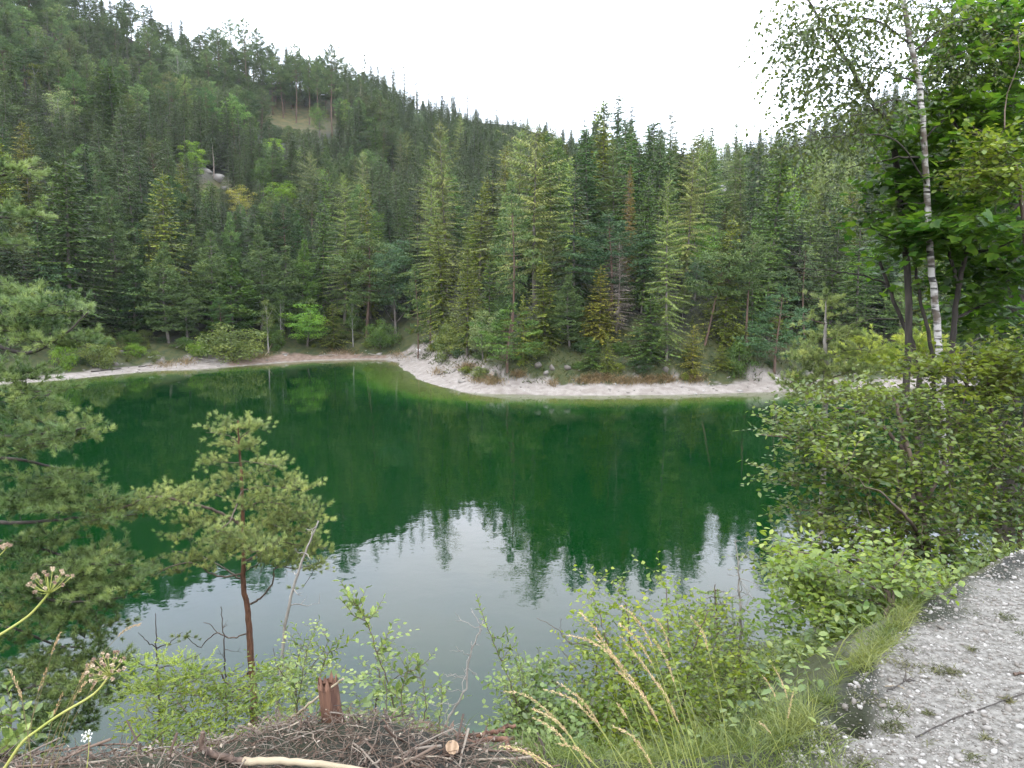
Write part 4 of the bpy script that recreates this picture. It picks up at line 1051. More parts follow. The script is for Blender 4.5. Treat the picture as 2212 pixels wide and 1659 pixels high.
# ------------------------------------------------------------------ small scots pine over the water
Yp = 9.5
gp = ground_at(556, 1640, Yp)
trunk = np.vstack([[gp - [0, 0, .1]], PXP([(553, 1640), (547, 1500), (541, 1400), (536, 1330), (525, 1255), (526, 1195), (524, 1100), (521, 1020), (516, 960), (514, 908)], Yp)])
st = [(trunk, .058, .008)]
for pts, a in [([(527, 1215), (560, 1195), (600, 1172), (655, 1180)], .022), ([(541, 1305), (565, 1290), (588, 1260), (597, 1225), (640, 1228, 9.8), (690, 1215, 9.9)], .016), ([(524, 1135), (470, 1105, 9.3), (400, 1085, 9.0), (330, 1072, 8.9), (260, 1100, 8.8), (225, 1112, 8.8)], .024),
               ([(524, 1105), (560, 1085, 9.3), (610, 1088, 9.2)], .014), ([(523, 1155), (570, 1135, 9.9), (660, 1150, 10.2)], .018), ([(522, 1060), (580, 1050), (650, 1060, 9.2)], .012), ([(523, 1085), (470, 1070, 9.9), (425, 1062, 10.2)], .012),
               ([(521, 1240), (470, 1245), (410, 1215, 9.2), (340, 1238, 9.0), (318, 1262, 9.0)], .014), ([(519, 1250), (480, 1225, 10), (430, 1200, 10.4), (370, 1190, 10.7)], .013), ([(520, 1000), (470, 998), (437, 1000)], .008), ([(520, 995), (560, 1000, 9.2), (600, 1008, 9.1)], .008),
               ([(516, 955), (490, 940), (445, 934)], .007), ([(516, 950), (540, 930), (558, 915)], .007), ([(523, 1060), (500, 1120, 8.8), (470, 1150, 8.3)], .012), ([(526, 1180), (545, 1190, 8.9), (560, 1190, 8.4)], .014),
               ([(535, 1368), (500, 1378), (470, 1368), (445, 1385), (430, 1398), (400, 1372, 9.2)], .011), ([(470, 1368), (455, 1350), (440, 1345)], .005), ([(537, 1452), (505, 1482), (485, 1470), (470, 1447), (420, 1462), (360, 1478, 9.1), (310, 1492, 9.0)], .017), ([(541, 1482), (480, 1500), (420, 1502), (350, 1490, 9.8)], .012), ([(538, 1440), (580, 1452, 9.9), (640, 1462, 10.1)], .011), ([(528, 1235), (575, 1210, 9.8), (560, 1240, 10.0)], .008)]:
    st.append((PXP(pts, Yp), a, .004))
zones = [(485, 925, 48, 12, 9.5, 1.3), (545, 918, 30, 12, 9.5), (500, 912, 22, 10, 9.5), (462, 998, 34, 9, 9.4), (565, 1003, 55, 11, 9.3), (500, 958, 35, 9, 9.6), (530, 965, 30, 9, 9.4), (520, 1035, 55, 13, 9.5), (625, 1052, 70, 17, 9.3), (455, 1055, 42, 13, 9.8), (560, 1085, 70, 20, 9.4), (650, 1105, 55, 24, 9.5), (365, 1078, 80, 17, 9.0, 1.4), (265, 1098, 60, 18, 8.9, 1.9), (225, 1118, 30, 14, 8.8, 1.5),
         (440, 1125, 55, 18, 9.6), (600, 1140, 95, 30, 9.5), (672, 1180, 36, 24, 9.8), (520, 1172, 60, 22, 9.0), (440, 1205, 60, 20, 9.7), (365, 1225, 60, 18, 9.2), (615, 1200, 60, 20, 9.6), (690, 1225, 26, 18, 9.9, .7), (400, 1160, 50, 14, 10.0), (560, 1185, 40, 18, 8.6), (480, 1150, 40, 16, 8.5), (330, 1485, 55, 10, 9.1, .6), (420, 1452, 35, 9, 9.3, .6), (610, 1455, 40, 18, 10.0, .9), (450, 1497, 60, 9, 9.7, .5), (403, 1375, 16, 9, 9.2, .6), (640, 1270, 14, 12, 9.9, .4)]
leafy('small_pine_tree', 'small light green scots pine with rusty crooked trunk standing in front of the water', 'pine tree', gp, st, zones, 1050, PINESHOOT, .098, L_PINE, B_TWIG, Yp, along=3, sp=.06, twr=.0035, up=.2, sub=.9, trunkmat=B_RED, needle=True, sd=1, tone0=.55, folname='needles')

# ------------------------------------------------------------------ big pine entering from the left edge
Yq = 8.6
gq = ground_at(-190, 1640, Yq + .4)
trunk = np.vstack([[gq - [0, 0, .1]], PXP([(-185, 1500), (-170, 1100), (-150, 700), (-140, 300), (-130, 60)], Yq + .3)])
st = [(trunk, .16, .07)]
for pts, a in [([(-145, 420), (-40, 390), (40, 370), (70, 362)], .025), ([(-148, 520), (-20, 475), (90, 468)], .028), ([(-150, 700), (-20, 742), (60, 762), (130, 730, 8.1), (190, 675, 8.0)], .035), ([(-155, 850), (0, 850), (110, 845, 8.2)], .03), ([(-160, 900), (0, 940), (120, 935, 8.1), (185, 925, 8)], .03),
               ([(-160, 1000), (0, 990), (120, 1010, 8.9), (205, 1040, 9)], .03), ([(-170, 1090), (0, 1128), (170, 1118), (235, 1105, 8.5)], .035), ([(-170, 1180), (0, 1170), (90, 1185), (180, 1215, 8.2), (300, 1222, 8.1)], .03), ([(-170, 1260), (0, 1280), (150, 1300, 8.2), (270, 1290, 8)], .03),
               ([(-175, 1330), (0, 1350), (120, 1392), (180, 1400, 8.2)], .025), ([(-180, 1420), (0, 1495), (110, 1475, 8.1), (235, 1500, 8)], .03), ([(-180, 1500), (0, 1570), (120, 1580, 8.6), (210, 1555, 8.6)], .028)]:
    st.append((PXP(pts, Yq), a, .006))
zones = [(20, 372, 55, 12, 8.6, 1.6), (45, 460, 55, 9, 8.5, 1.6), (0, 520, 50, 13, 8.7, .6), (100, 668, 90, 16, 8.1), (40, 705, 90, 17, 8.3), (120, 735, 70, 16, 8.2), (20, 640, 60, 16, 8.8), (20, 810, 60, 14, 8.4), (60, 850, 75, 16, 8.3), (40, 895, 70, 12, 8.5), (100, 925, 100, 13, 8.1), (50, 965, 90, 16, 8.4), (150, 945, 50, 9, 8.1), (120, 1035, 100, 14, 8.6), (60, 1080, 100, 17, 8.5), (170, 1085, 80, 14, 8.4), (240, 1108, 45, 11, 8.5),
         (80, 1175, 90, 16, 8.6), (190, 1215, 110, 18, 8.2), (110, 1255, 120, 21, 8.3), (250, 1262, 70, 17, 8.1), (60, 1310, 100, 17, 8.4), (170, 1320, 80, 16, 8.2), (200, 1375, 55, 11, 8.3, .8), (60, 1365, 60, 9, 8.6, .6), (120, 1440, 110, 16, 8.3), (60, 1480, 100, 18, 8.5), (190, 1490, 85, 21, 8.1), (130, 1540, 100, 16, 8.4), (225, 1450, 50, 11, 8.1), (60, 1590, 90, 13, 8.6, .6)]
leafy('tall_pine_tree', 'large dark green scots pine reaching into the picture from the left edge', 'pine tree', gq, st, zones, 1300, PINESHOOT, .125, L_PINE2, B_DARK, Yq, along=4, sp=.06, twr=.0045, up=.15, sub=.9, needle=True, sd=2, tone0=.5, folname='needles', depth=.45)

# ------------------------------------------------------------------ birch, maple and company on the right bank
Yb = 8.5
gb = ground_at(2040, 1240, Yb)
trunk = np.vstack([[gb - [0, 0, .1]], PXP([(2042, 1100), (2036, 950), (2031, 830), (2024, 700), (2014, 600), (2006, 480), (1998, 340), (1988, 200), (1963, 70), (1945, -60), (1932, -200)], Yb)])
st = [(trunk, .047, .024)]
for pts, a in [([(1988, 233), (1955, 222), (1926, 216), (1870, 245, 8.2), (1800, 252, 8.0), (1740, 262, 7.9)], .012), ([(1998, 340), (1940, 340), (1895, 352, 8.8), (1840, 360, 9), (1780, 400, 9.1)], .012), ([(1970, 97), (1925, 65), (1890, 43), (1820, 35, 8.2), (1720, 30, 8.1)], .014), ([(1950, -30), (1850, -40, 8.3), (1700, 20, 8.1)], .015),
               ([(1995, 300), (2060, 240, 8.6), (2120, 200, 8.8)], .012), ([(1975, 110), (2040, 60), (2130, 30, 8.8)], .014), ([(2004, 440), (1960, 440, 8.8), (1900, 455, 9.1), (1800, 460, 9.3)], .010), ([(1985, 180), (1900, 150, 8.9), (1800, 130, 9.1)], .011), ([(2002, 400), (1930, 300, 8.0), (1800, 295, 7.8), (1700, 320, 7.7)], .010)]:
    st.append((PXP(pts, Yb), a, .003))
zones = [(1740, 25, 95, 28, 8.1), (1850, 45, 100, 40, 8.2), (1950, 30, 90, 45, 8.5), (1715, 95, 70, 35, 8.0, .7), (1800, 125, 80, 40, 8.2), (1745, 190, 55, 45, 8.0, .6), (1880, 150, 80, 40, 8.5), (1900, 235, 70, 25, 8.3), (1810, 255, 95, 22, 8.1), (1730, 262, 60, 18, 7.9, .8), (2070, 55, 90, 45, 8.8), (2140, 120, 70, 50, 8.9), (2040, 150, 60, 45, 8.7), (1700, 320, 55, 25, 7.8, .7), (1780, 310, 70, 22, 8.0), (1830, 372, 60, 18, 8.9, .7), (1735, 395, 45, 30, 8.2, .6), (1790, 455, 60, 14, 9.1, .7), (1900, 450, 60, 16, 9.0), (1850, 300, 60, 30, 8.3)]
leafy('birch_tree', 'slim white-barked birch rising through the right bank, small leaves against the sky', 'birch', gb, st, zones, 950, BIRCH, .044, L_BIRCH, B_DARK, Yb, along=8, sp=.045, twr=.0025, up=0, droop=.45, sub=1.0, trunkmat=B_BIRCH, single=300, sd=3, tone0=.5, flatn=.6, depth=.6)
# leaning dark stem with birch leaves
gl_ = ground_at(1990, 1180, 9.6)
st = [(np.vstack([[gl_], PXP([(1990, 900), (1975, 760), (1946, 689), (1922, 625), (1905, 575), (1895, 552)], 9.6)]), .035, .016), (PXP([(1912, 612), (1870, 597), (1821, 588, 9.4), (1763, 582, 9.2), (1688, 575, 9.1)], 9.6), .013, .003), (PXP([(1821, 588, 9.4), (1770, 598, 9.2), (1720, 592, 9.0)], 9.4), .007, .002), (PXP([(1763, 582, 9.2), (1735, 555, 9.1), (1700, 548, 9)], 9.2), .006, .002), (PXP([(1946, 690), (1890, 690, 9.8), (1830, 700, 10), (1780, 698, 10)], 9.6), .008, .002), (PXP([(1895, 560), (1840, 552, 9.6), (1760, 556, 9.6)], 9.6), .006, .002)]
mbs = MB(); mbt = MB()
t = thing('dead_forked_stem', 'dark leafless forked stem left of the birch trunk, branches over the far shore', 'dead tree', tuple(gl_))
for i, (S, a, b) in enumerate(st):
    S = smooth_path(S, 26, .006); capped(mbs if i == 0 else mbt, S, np.linspace(a, b, 26), 7)
    if i:
        for q in range(7):
            k = rng.integers(6, 24); d = norm(rng.normal(0, 1, 3) + [-.8, 0, .3]) * rng.uniform(.08, .3); V, F = tube(curve(S[k], S[k] + d, (0, 0, .02), 4, .01), np.array([.0035, .003, .002, .001]), 3); mbt.add(V, F)
part('trunk', mbs, B_DARK, t, smooth=True); part('branches', mbt, B_DARK, t, kind='stuff')
gl2 = ground_at(1945, 1100, 9.2)
st = [(np.vstack([[gl2], PXP([(1962, 700), (1940, 400, 9.2), (1926, 294), (1911, 254), (1868, 200), (1833, 136), (1786, 64), (1740, -10)], 9.1)]), .045, .012), (PXP([(1911, 254), (1880, 230), (1850, 225)], 9.1), .008, .002), (PXP([(1868, 200), (1800, 180), (1750, 190)], 9.1), .008, .002), (PXP([(1833, 136), (1790, 120), (1740, 130)], 9.1), .008, .002)]
leafy('leaning_birch_tree', 'second thinner birch leaning left with dark upper stem', 'birch', gl2, st, [(1760, 60, 60, 50, 9.1), (1800, 160, 70, 50, 9.1), (1850, 215, 70, 30, 9.1), (1720, 140, 50, 50, 9.0, .6), (1690, 230, 40, 35, 9.0, .5)], 150, BIRCH, .060, L_BIRCH, B_DARK, 9.1, along=7, sp=.045, twr=.0025, up=0, droop=.45, sd=4, flatn=.6, depth=.4, sub=1)

Ym = 9.0
gm = ground_at(2075, 1200, Ym)
st = [(np.vstack([[gm - [0, 0, .1]], PXP([(2050, 900), (2056, 760), (2062, 690), (2072, 614), (2088, 545), (2100, 450), (2110, 330), (2125, 200)], Ym)]), .042, .016), (PXP([(2070, 620), (2058, 575), (2050, 540), (2046, 430), (2060, 300)], Ym), .024, .01),
      (np.vstack([[gm], PXP([(2020, 850), (2014, 774), (2004, 711), (1988, 650), (1975, 560), (1965, 480)], 9.2)]), .032, .012), (PXP([(2100, 450), (2150, 400, 9.2), (2200, 330, 9.4)], Ym), .02, .008), (PXP([(2088, 545), (2140, 540, 8.6), (2190, 520, 8.4)], Ym), .02, .008), (PXP([(2062, 690), (2120, 660, 9.2), (2190, 640, 9.3)], Ym), .02, .008), (PXP([(2110, 330), (2050, 250, 9), (2010, 230, 9)], Ym), .015, .006), (PXP([(1975, 560), (1930, 520, 9.2), (1880, 500, 9.2)], 9.2), .012, .005), (PXP([(2125, 200), (2170, 120), (2190, 60)], Ym), .02, .008)]
zones = [(1955, 290, 60, 32, 8.9, .7), (2030, 235, 60, 40, 9), (2105, 240, 80, 50, 9), (2070, 150, 60, 45, 9, .8), (2160, 150, 60, 60, 9.2), (2110, 60, 80, 50, 9.2), (2170, 40, 50, 40, 9.2), (1950, 395, 80, 36, 9.1), (2050, 350, 80, 50, 9.1), (2050, 430, 90, 40, 9), (2150, 330, 70, 60, 9.3), (2160, 430, 60, 60, 9.3), (1930, 480, 80, 26, 9.0, 1.2), (2030, 490, 100, 28, 8.3, 1.5), (2130, 500, 90, 34, 8.5, 1.3), (1960, 530, 80, 26, 9.0), (2090, 560, 90, 34, 9.2), (2000, 600, 60, 40, 9.3, .7), (2130, 620, 80, 50, 9.4), (2180, 560, 50, 60, 9.0), (2160, 700, 70, 50, 9.6), (2080, 680, 60, 40, 9.7, .7), (2190, 240, 40, 60, 9.4), (2190, 760, 40, 40, 9.6), (2000, 320, 50, 40, 9.2), (1985, 440, 50, 40, 9.4)]
leafy('maple_tree', 'maple with broad lobed leaves in tiers right of the birch', 'maple', gm, st, zones, 1250, MAPLE, .112, L_MAPLE, B_DARK, Ym, along=5, sp=.07, twr=.003, up=.1, droop=.12, sub=1.2, single=300, sd=5, tone0=.45, flatn=1.6, depth=.75)

# dark spruce behind the maple at the right edge
gs_ = ground_at(2190, 1000, 12.5)
st = [(np.vstack([[gs_], PXP([(2195, 700), (2190, 300), (2180, -40), (2170, -300)], 12.5)]), .14, .06)]
for y in range(-120, 900, 70):
    for s_, dy in ((-1, -.6), (-1, .8), (1, 0)):
        L = 140 + 40 * rng.random()
        st.append((PXP([(2188, y), (2188 + s_ * L * .5, y + 10, 12.5 + dy), (2188 + s_ * L, y + 45, 12.5 + dy * 2)], 12.5), .016, .004))
zones = [(2100 + 50 * (i % 3), y, 75, 22, 12.2 + .5 * (i % 2)) for i, y in enumerate(range(-60, 960, 34))]
leafy('dark_spruce_tree', 'tall dark spruce behind the maple at the right edge', 'spruce', gs_, st, zones, 620, SPRUCESHOOT, .34, leafmat('dark_spruce_needles', (.03, .055, .02), (.055, .09, .03), tone=True, rnd=0), B_DARK, 12.5, along=5, sp=.14, twr=.006, up=.0, droop=.2, needle=True, sd=6, folname='needles', sub=1)

# young pine on the shore below the birch
Yy = 11.0
gy = ground_at(1785, 960, Yy)
st = [(np.vstack([[gy - [0, 0, .1]], PXP([(1783, 860), (1782, 760), (1783, 700), (1785, 648)], Yy)]), .05, .008)]
for pts in [[(1783, 700), (1750, 690), (1735, 685)], [(1783, 735), (1830, 720), (1860, 715)], [(1783, 780), (1740, 770), (1700, 775)], [(1783, 770), (1840, 755), (1880, 760)], [(1783, 830), (1730, 820), (1690, 835)], [(1783, 820), (1850, 800), (1900, 790)], [(1783, 870), (1840, 860), (1880, 850)]]:
    st.append((PXP(pts, Yy), .012, .004))
leafy('shore_pine_tree', 'light young pine below the bare forked branch, its tip against the dark woods', 'pine tree', gy, st, [(1785, 655, 26, 16, 11), (1800, 680, 18, 10, 11), (1742, 688, 22, 8, 11), (1808, 722, 45, 13, 11), (1745, 768, 48, 16, 11), (1835, 758, 45, 12, 11), (1790, 800, 60, 18, 11), (1730, 828, 48, 16, 11), (1850, 800, 60, 14, 10.8), (1860, 850, 70, 20, 10.8), (1770, 850, 60, 20, 10.8)], 260, PINESHOOT, .12, L_PINE, B_TWIG, Yy, along=4, sp=.06, twr=.004, needle=True, sd=7, tone0=.5, folname='needles', trunkmat=B_GREY)
gy2 = ground_at(1990, 960, 11.6)
st = [(np.vstack([[gy2], PXP([(1985, 860), (1980, 790), (1978, 730)], 11.6)]), .05, .02), (PXP([(1980, 800), (1900, 780), (1820, 775)], 11.6), .015, .004), (PXP([(1980, 760), (1930, 735), (1880, 745)], 11.6), .015, .004)]
leafy('low_pine_tree', 'low bright pine bough spreading behind the birch trunk base', 'pine tree', gy2, st, [(1880, 770, 80, 18, 11.5), (1950, 760, 60, 24, 11.6), (1860, 740, 40, 12, 11.6), (1930, 795, 70, 16, 11.6), (2000, 740, 40, 30, 11.6)], 190, PINESHOOT, .13, leafmat('bright_pine_needles', (.22, .31, .06), (.34, .42, .10), tone=True, rnd=0), B_TWIG, 11.6, along=4, sp=.06, twr=.004, needle=True, sd=8, tone0=.65, folname='needles')

# the big goat willow that fills the right bank
Yw = 7.2
gw = ground_at(2010, 1260, 6.6)
st = [(np.vstack([[gw - [0, 0, .1]], PXP([(2000, 1200, 6.6), (1985, 1080, 6.8), (1960, 960, 7.0), (1930, 860, 7.2)], Yw)]), .05, .012)]
for pts in [[(2000, 1200, 6.6), (1930, 1120, 6.9), (1840, 1040, 7), (1740, 960, 7), (1640, 938, 7)], [(2005, 1220, 6.6), (1920, 1180, 6.7), (1800, 1120, 6.8), (1700, 1095, 6.9)], [(1990, 1100, 6.8), (2040, 1000, 7.1), (2080, 880, 7.4), (2100, 780, 7.5)], [(2005, 1220, 6.6), (1900, 1220, 6.6), (1780, 1210, 6.6), (1680, 1230, 6.6)], [(2005, 1230, 6.6), (2080, 1150, 7), (2140, 1020, 7.4), (2180, 900, 7.6)], [(1960, 980, 7), (1880, 900, 7.2), (1800, 880, 7.3)], [(2000, 1180, 6.6), (1960, 1120, 6.2), (1900, 1060, 6.0)]]:
    st.append((PXP(pts, Yw), .022, .006))
zones = [(1725, 938, 85, 34, 7), (1700, 900, 40, 20, 7.2, .6), (1850, 915, 120, 42, 7.1), (1990, 890, 110, 60, 7.3), (1840, 850, 100, 26, 7.4, .8), (1720, 1030, 70, 24, 7, .8), (1840, 1020, 120, 48, 6.9), (1980, 1020, 120, 70, 6.9), (1740, 1110, 70, 30, 6.8), (1860, 1130, 120, 50, 6.6), (1990, 1150, 120, 60, 6.5), (1745, 1205, 95, 36, 6.5), (1880, 1230, 110, 44, 6.3), (2020, 1230, 90, 44, 6.3), (2120, 960, 80, 70, 7.2), (2110, 1100, 80, 60, 7), (2180, 1040, 50, 90, 7.2), (1680, 1240, 40, 24, 6.6, .7), (1790, 970, 60, 40, 6.6), (2090, 1200, 60, 30, 6.6)]
leafy('willow_shrub', 'big goat willow thicket with glossy grey-green leaves filling the right bank', 'shrub', gw, st, zones, 2000, OVAL, .058, L_WILLOW, B_TWIG, Yw, along=8, sp=.04, twr=.0028, up=.3, sub=1.2, single=300, sd=9, tone0=.58, flatn=1.0, depth=.55)
gy3 = ground_at(2160, 1150, 7.6)
st = [(np.vstack([[gy3], PXP([(2150, 1000, 7.6), (2140, 880, 7.6), (2130, 780, 7.6)], 7.6)]), .03, .01), (PXP([(2145, 950), (2190, 860), (2210, 790)], 7.6), .015, .005), (PXP([(2145, 900), (2080, 820), (2040, 790)], 7.6), .015, .005)]
leafy('yellow_shrub', 'yellow-green leafy shrub at the right edge in front of the dark maple', 'shrub', gy3, st, [(2140, 790, 70, 28, 7.5), (2060, 790, 60, 24, 7.5), (2190, 830, 50, 40, 7.5), (2110, 850, 70, 26, 7.4), (2000, 800, 60, 20, 7.6, .8), (2190, 770, 40, 30, 7.6)], 330, OVAL, .068, L_YELLOW, B_TWIG, 7.6, along=8, sp=.04, twr=.0028, up=.3, sd=10, tone0=.55, depth=.4)
gy4 = ground_at(2230, 900, 8.8)
st = [(np.vstack([[gy4], PXP([(2225, 700), (2215, 500), (2200, 380), (2180, 320)], 8.0)]), .04, .01)]
leafy('hornbeam_tree', 'yellowish small-leaved tree overhanging the maple at the right edge', 'broadleaf tree', gy4, st, [(2170, 330, 60, 30, 7.8), (2130, 385, 70, 26, 7.8), (2190, 400, 50, 34, 7.8), (2160, 300, 50, 26, 7.8, .6), (2195, 70, 25, 20, 7.8, .6)], 170, OVAL, .07, L_YELLOW, B_TWIG, 8, along=8, sp=.045, twr=.003, up=.1, sd=11, tone0=.45, depth=.35)

# shrub rooted on the gravel rim
ge = at_z(1938, 1338, 8.33)
gg = np.array([ge[0], ge[1] + .12, gz(ge[0], ge[1] + .12)])
st = [(np.vstack([[gg], PXP([(1920, 1290, 3.9), (1880, 1230, 4.1), (1830, 1190, 4.2)], 4)]), .014, .004)]
for pts in [[(1935, 1330, 3.85), (1870, 1290, 4.1), (1790, 1280, 4.2), (1720, 1290, 4.3)], [(1930, 1310, 3.85), (1930, 1240, 3.9), (1960, 1180, 4)], [(1935, 1330, 3.85), (1980, 1290, 4), (2040, 1250, 4.3)], [(1925, 1300, 3.9), (1860, 1250, 4.2), (1760, 1200, 4.3), (1690, 1190, 4.4)]]:
    st.append((PXP(pts, 4), .008, .003))
leafy('rim_shrub', 'green shrub rooted on the rim of the gravel, leaning out over the water', 'shrub', gg, st, [(1860, 1290, 80, 34, 4.1), (1760, 1270, 80, 30, 4.2), (1930, 1230, 60, 34, 3.95), (1720, 1210, 60, 26, 4.3), (1960, 1290, 50, 26, 4), (2030, 1255, 40, 18, 4.3, .7), (1900, 1350, 30, 20, 3.8, .6)], 330, OVAL, .045, L_WILLOW, B_TWIG, 4, along=8, sp=.025, twr=.0015, up=.3, single=200, sd=12, tone0=.6, depth=.3)
g5 = ground_at(1800, 1420, 5.2)
st = [(np.vstack([[g5], PXP([(1784, 1400), (1784, 1330), (1790, 1270)], 5.2)]), .016, .010), (np.vstack([[g5], PXP([(1828, 1400), (1829, 1330), (1822, 1280), (1810, 1230)], 5.2)]), .016, .008), (PXP([(1785, 1340), (1740, 1310), (1700, 1320)], 5.2), .006, .002), (PXP([(1829, 1340), (1870, 1320), (1900, 1330)], 5.2), .006, .002)]
leafy('twin_stem_shrub', 'leafy shrub on two grey stems between gravel rim and water', 'shrub', g5, st, [(1740, 1310, 80, 24, 5.2), (1810, 1340, 60, 26, 5.1), (1700, 1350, 50, 24, 5.1, .8), (1860, 1370, 40, 30, 5), (1790, 1260, 70, 30, 5.3)], 230, OVAL, .055, L_WILLOW, B_GREY, 5.2, along=8, sp=.03, twr=.002, up=.3, sd=13, tone0=.7, depth=.35)

# ------------------------------------------------------------------ bright shrub, small spruce, dead stick in the lower middle
g6 = ground_at(1470, 1659, 4.0)
st = [(np.vstack([[g6], PXP([(1450, 1560, 4), (1445, 1450, 4), (1440, 1270, 4)], 4)]), .008, .002)]
for pts in [[(1400, 1560), (1330, 1440), (1300, 1350), (1280, 1290)], [(1420, 1560), (1370, 1440), (1355, 1320), (1340, 1300)], [(1470, 1560), (1490, 1440), (1520, 1340), (1540, 1310)], [(1520, 1580), (1580, 1480), (1620, 1400)], [(1380, 1600), (1300, 1520), (1240, 1440), (1210, 1400)], [(1500, 1600), (1600, 1540), (1690, 1480)], [(1450, 1620), (1400, 1560), (1340, 1540), (1270, 1530)]]:
    st.append((np.vstack([[g6], PXP(pts, 4)]), .007, .0015))
zones = [(1285, 1310, 14, 26, 4, 1.3), (1350, 1330, 26, 34, 4), (1440, 1290, 12, 34, 4, 1.3), (1310, 1390, 50, 34, 4), (1400, 1380, 55, 40, 4), (1500, 1350, 50, 36, 4.1), (1570, 1370, 50, 34, 4.2), (1280, 1450, 70, 36, 4), (1370, 1470, 80, 44, 3.9), (1480, 1450, 80, 50, 4), (1590, 1450, 70, 46, 4.1), (1320, 1550, 90, 46, 3.8), (1450, 1560, 100, 50, 3.8), (1580, 1550, 90, 46, 3.9), (1660, 1500, 50, 36, 4.1), (1280, 1620, 90, 36, 3.6), (1420, 1640, 100, 30, 3.6)]
leafy('bright_shrub', 'bright yellow-green round-leaved shrub behind the golden grass stalks', 'shrub', g6, st, zones, 1050, BIRCH, .030, L_FRESH, B_TWIG, 4, along=7, sp=.028, twr=.0012, up=.3, sub=.8, single=300, sd=14, tone0=.62, flatn=.8, depth=.45)
g7 = ground_at(1548, 1500, 5.3)
st = [(np.vstack([[g7], PXP([(1550, 1400), (1547, 1320), (1545, 1262)], 5.3)]), .015, .003)]
for i, y in enumerate(range(1275, 1460, 14)):
    for s_ in (-1, 1):
        L = (y - 1255) * .55 + 12; dy = .25 * math.sin(i * 2.4) * s_
        st.append((PXP([(1547, y), (1547 + s_ * L * .5, y + 2, 5.3 + dy * .5), (1547 + s_ * L, y + L * .22, 5.3 + dy)], 5.3), .004, .001))
leafy('little_spruce_tree', 'little spruce with arching boughs above the bright shrub', 'spruce', g7, st, [(1547, 1290, 22, 14, 5.3), (1547, 1325, 45, 16, 5.3), (1547, 1365, 70, 18, 5.3), (1550, 1400, 85, 20, 5.3), (1550, 1440, 95, 20, 5.3)], 150, SPRUCESHOOT, .10, L_SPR, B_TWIG, 5.3, along=3, sp=.045, twr=.0015, up=0, droop=.15, needle=True, sd=15, tone0=.4, folname='needles')
def bare(name, label, cat, base, main, r0, r1, n, Lr, mat_, seed, dirb=(0, 0, .2), rec=2, group=None):
    r = np.random.default_rng(seed); t = thing(name, label, cat, tuple(base), group); a = MB(); b = MB()
    S = smooth_path(main, 30, .003); capped(a, S, np.linspace(r0, r1, 30), 7)
    for q in range(n):
        k = r.integers(5, 29); L = r.uniform(*Lr) * (1.2 - k / 40); d = norm(r.normal(0, 1, 3) * [1, 1, .5] + dirb)
        P = curve(S[k], S[k] + d * L, (0, 0, r.normal(0, .1) * L), 6, .04 * L, r); V, F = tube(P, np.linspace(max(r1, r0 * .25), .0008, 6), 4); b.add(V, F)
        for w in range(rec):
            j = r.integers(2, 6); d2 = norm(d + r.normal(0, .7, 3)) * L * r.uniform(.2, .45); V, F = tube(curve(P[j], P[j] + d2, (0, 0, 0), 4, .02 * L, r), np.linspace(r0 * .12 + .0006, .0006, 4), 3); b.add(V, F)
    part('stem', a, mat_, t, smooth=True); part('twigs', b, mat_, t, kind='stuff'); return t
g8 = ground_at(1600, 1420, 5.4)
bare('dead_sapling', 'dead grey sapling with brittle twigs beside the little spruce', 'dead tree', g8, np.vstack([[g8], PXP([(1600, 1340), (1597, 1280), (1595, 1220), (1588, 1165)], 5.4)]), .012, .002, 26, (.1, .32), B_GREY, 21)
g9 = ground_at(598, 1659, 6.0)
bare('grey_dead_pole', 'long thin dead grey pole leaning right beside the small pine', 'dead tree', g9, np.vstack([[g9], PXP([(598, 1560), (606, 1460), (618, 1340), (640, 1250), (665, 1180), (688, 1125)], 6.0)]), .020, .006, 12, (.1, .4), B_GREY, 22)
g10 = ground_at(372, 1600, 5.0)
bare('bare_twig', 'thin dark dead sapling left of the small pine trunk', 'dead tree', g10 + [.35, .2, 0], np.vstack([[ground_at(478, 1640, 5.6)], PXP([(487, 1500), (484, 1400), (477, 1310)], 5.6)]), .010, .003, 8, (.06, .2), B_DARK, 23)
gA = ground_at(1195, 1480, 4.2)
bare('curved_twig', 'single bare dark twig rising left of the bright shrub', 'twig', gA, np.vstack([[gA], PXP([(1290, 1440), (1225, 1385), (1205, 1360), (1160, 1335)], 4.2)]), .004, .0012, 5, (.03, .09), B_TWIG, 24)
gB = ground_at(945, 1600, 3.0)
bare('dry_forked_stalk', 'dry grey forked stalk standing by the log end', 'dead stem', gB, np.vstack([[gB], PXP([(965, 1560), (1000, 1500), (1012, 1440), (1035, 1330 + 30), (1045, 1330 + 10)], 3.0)]), .006, .0015, 16, (.04, .16), B_GREY, 25)

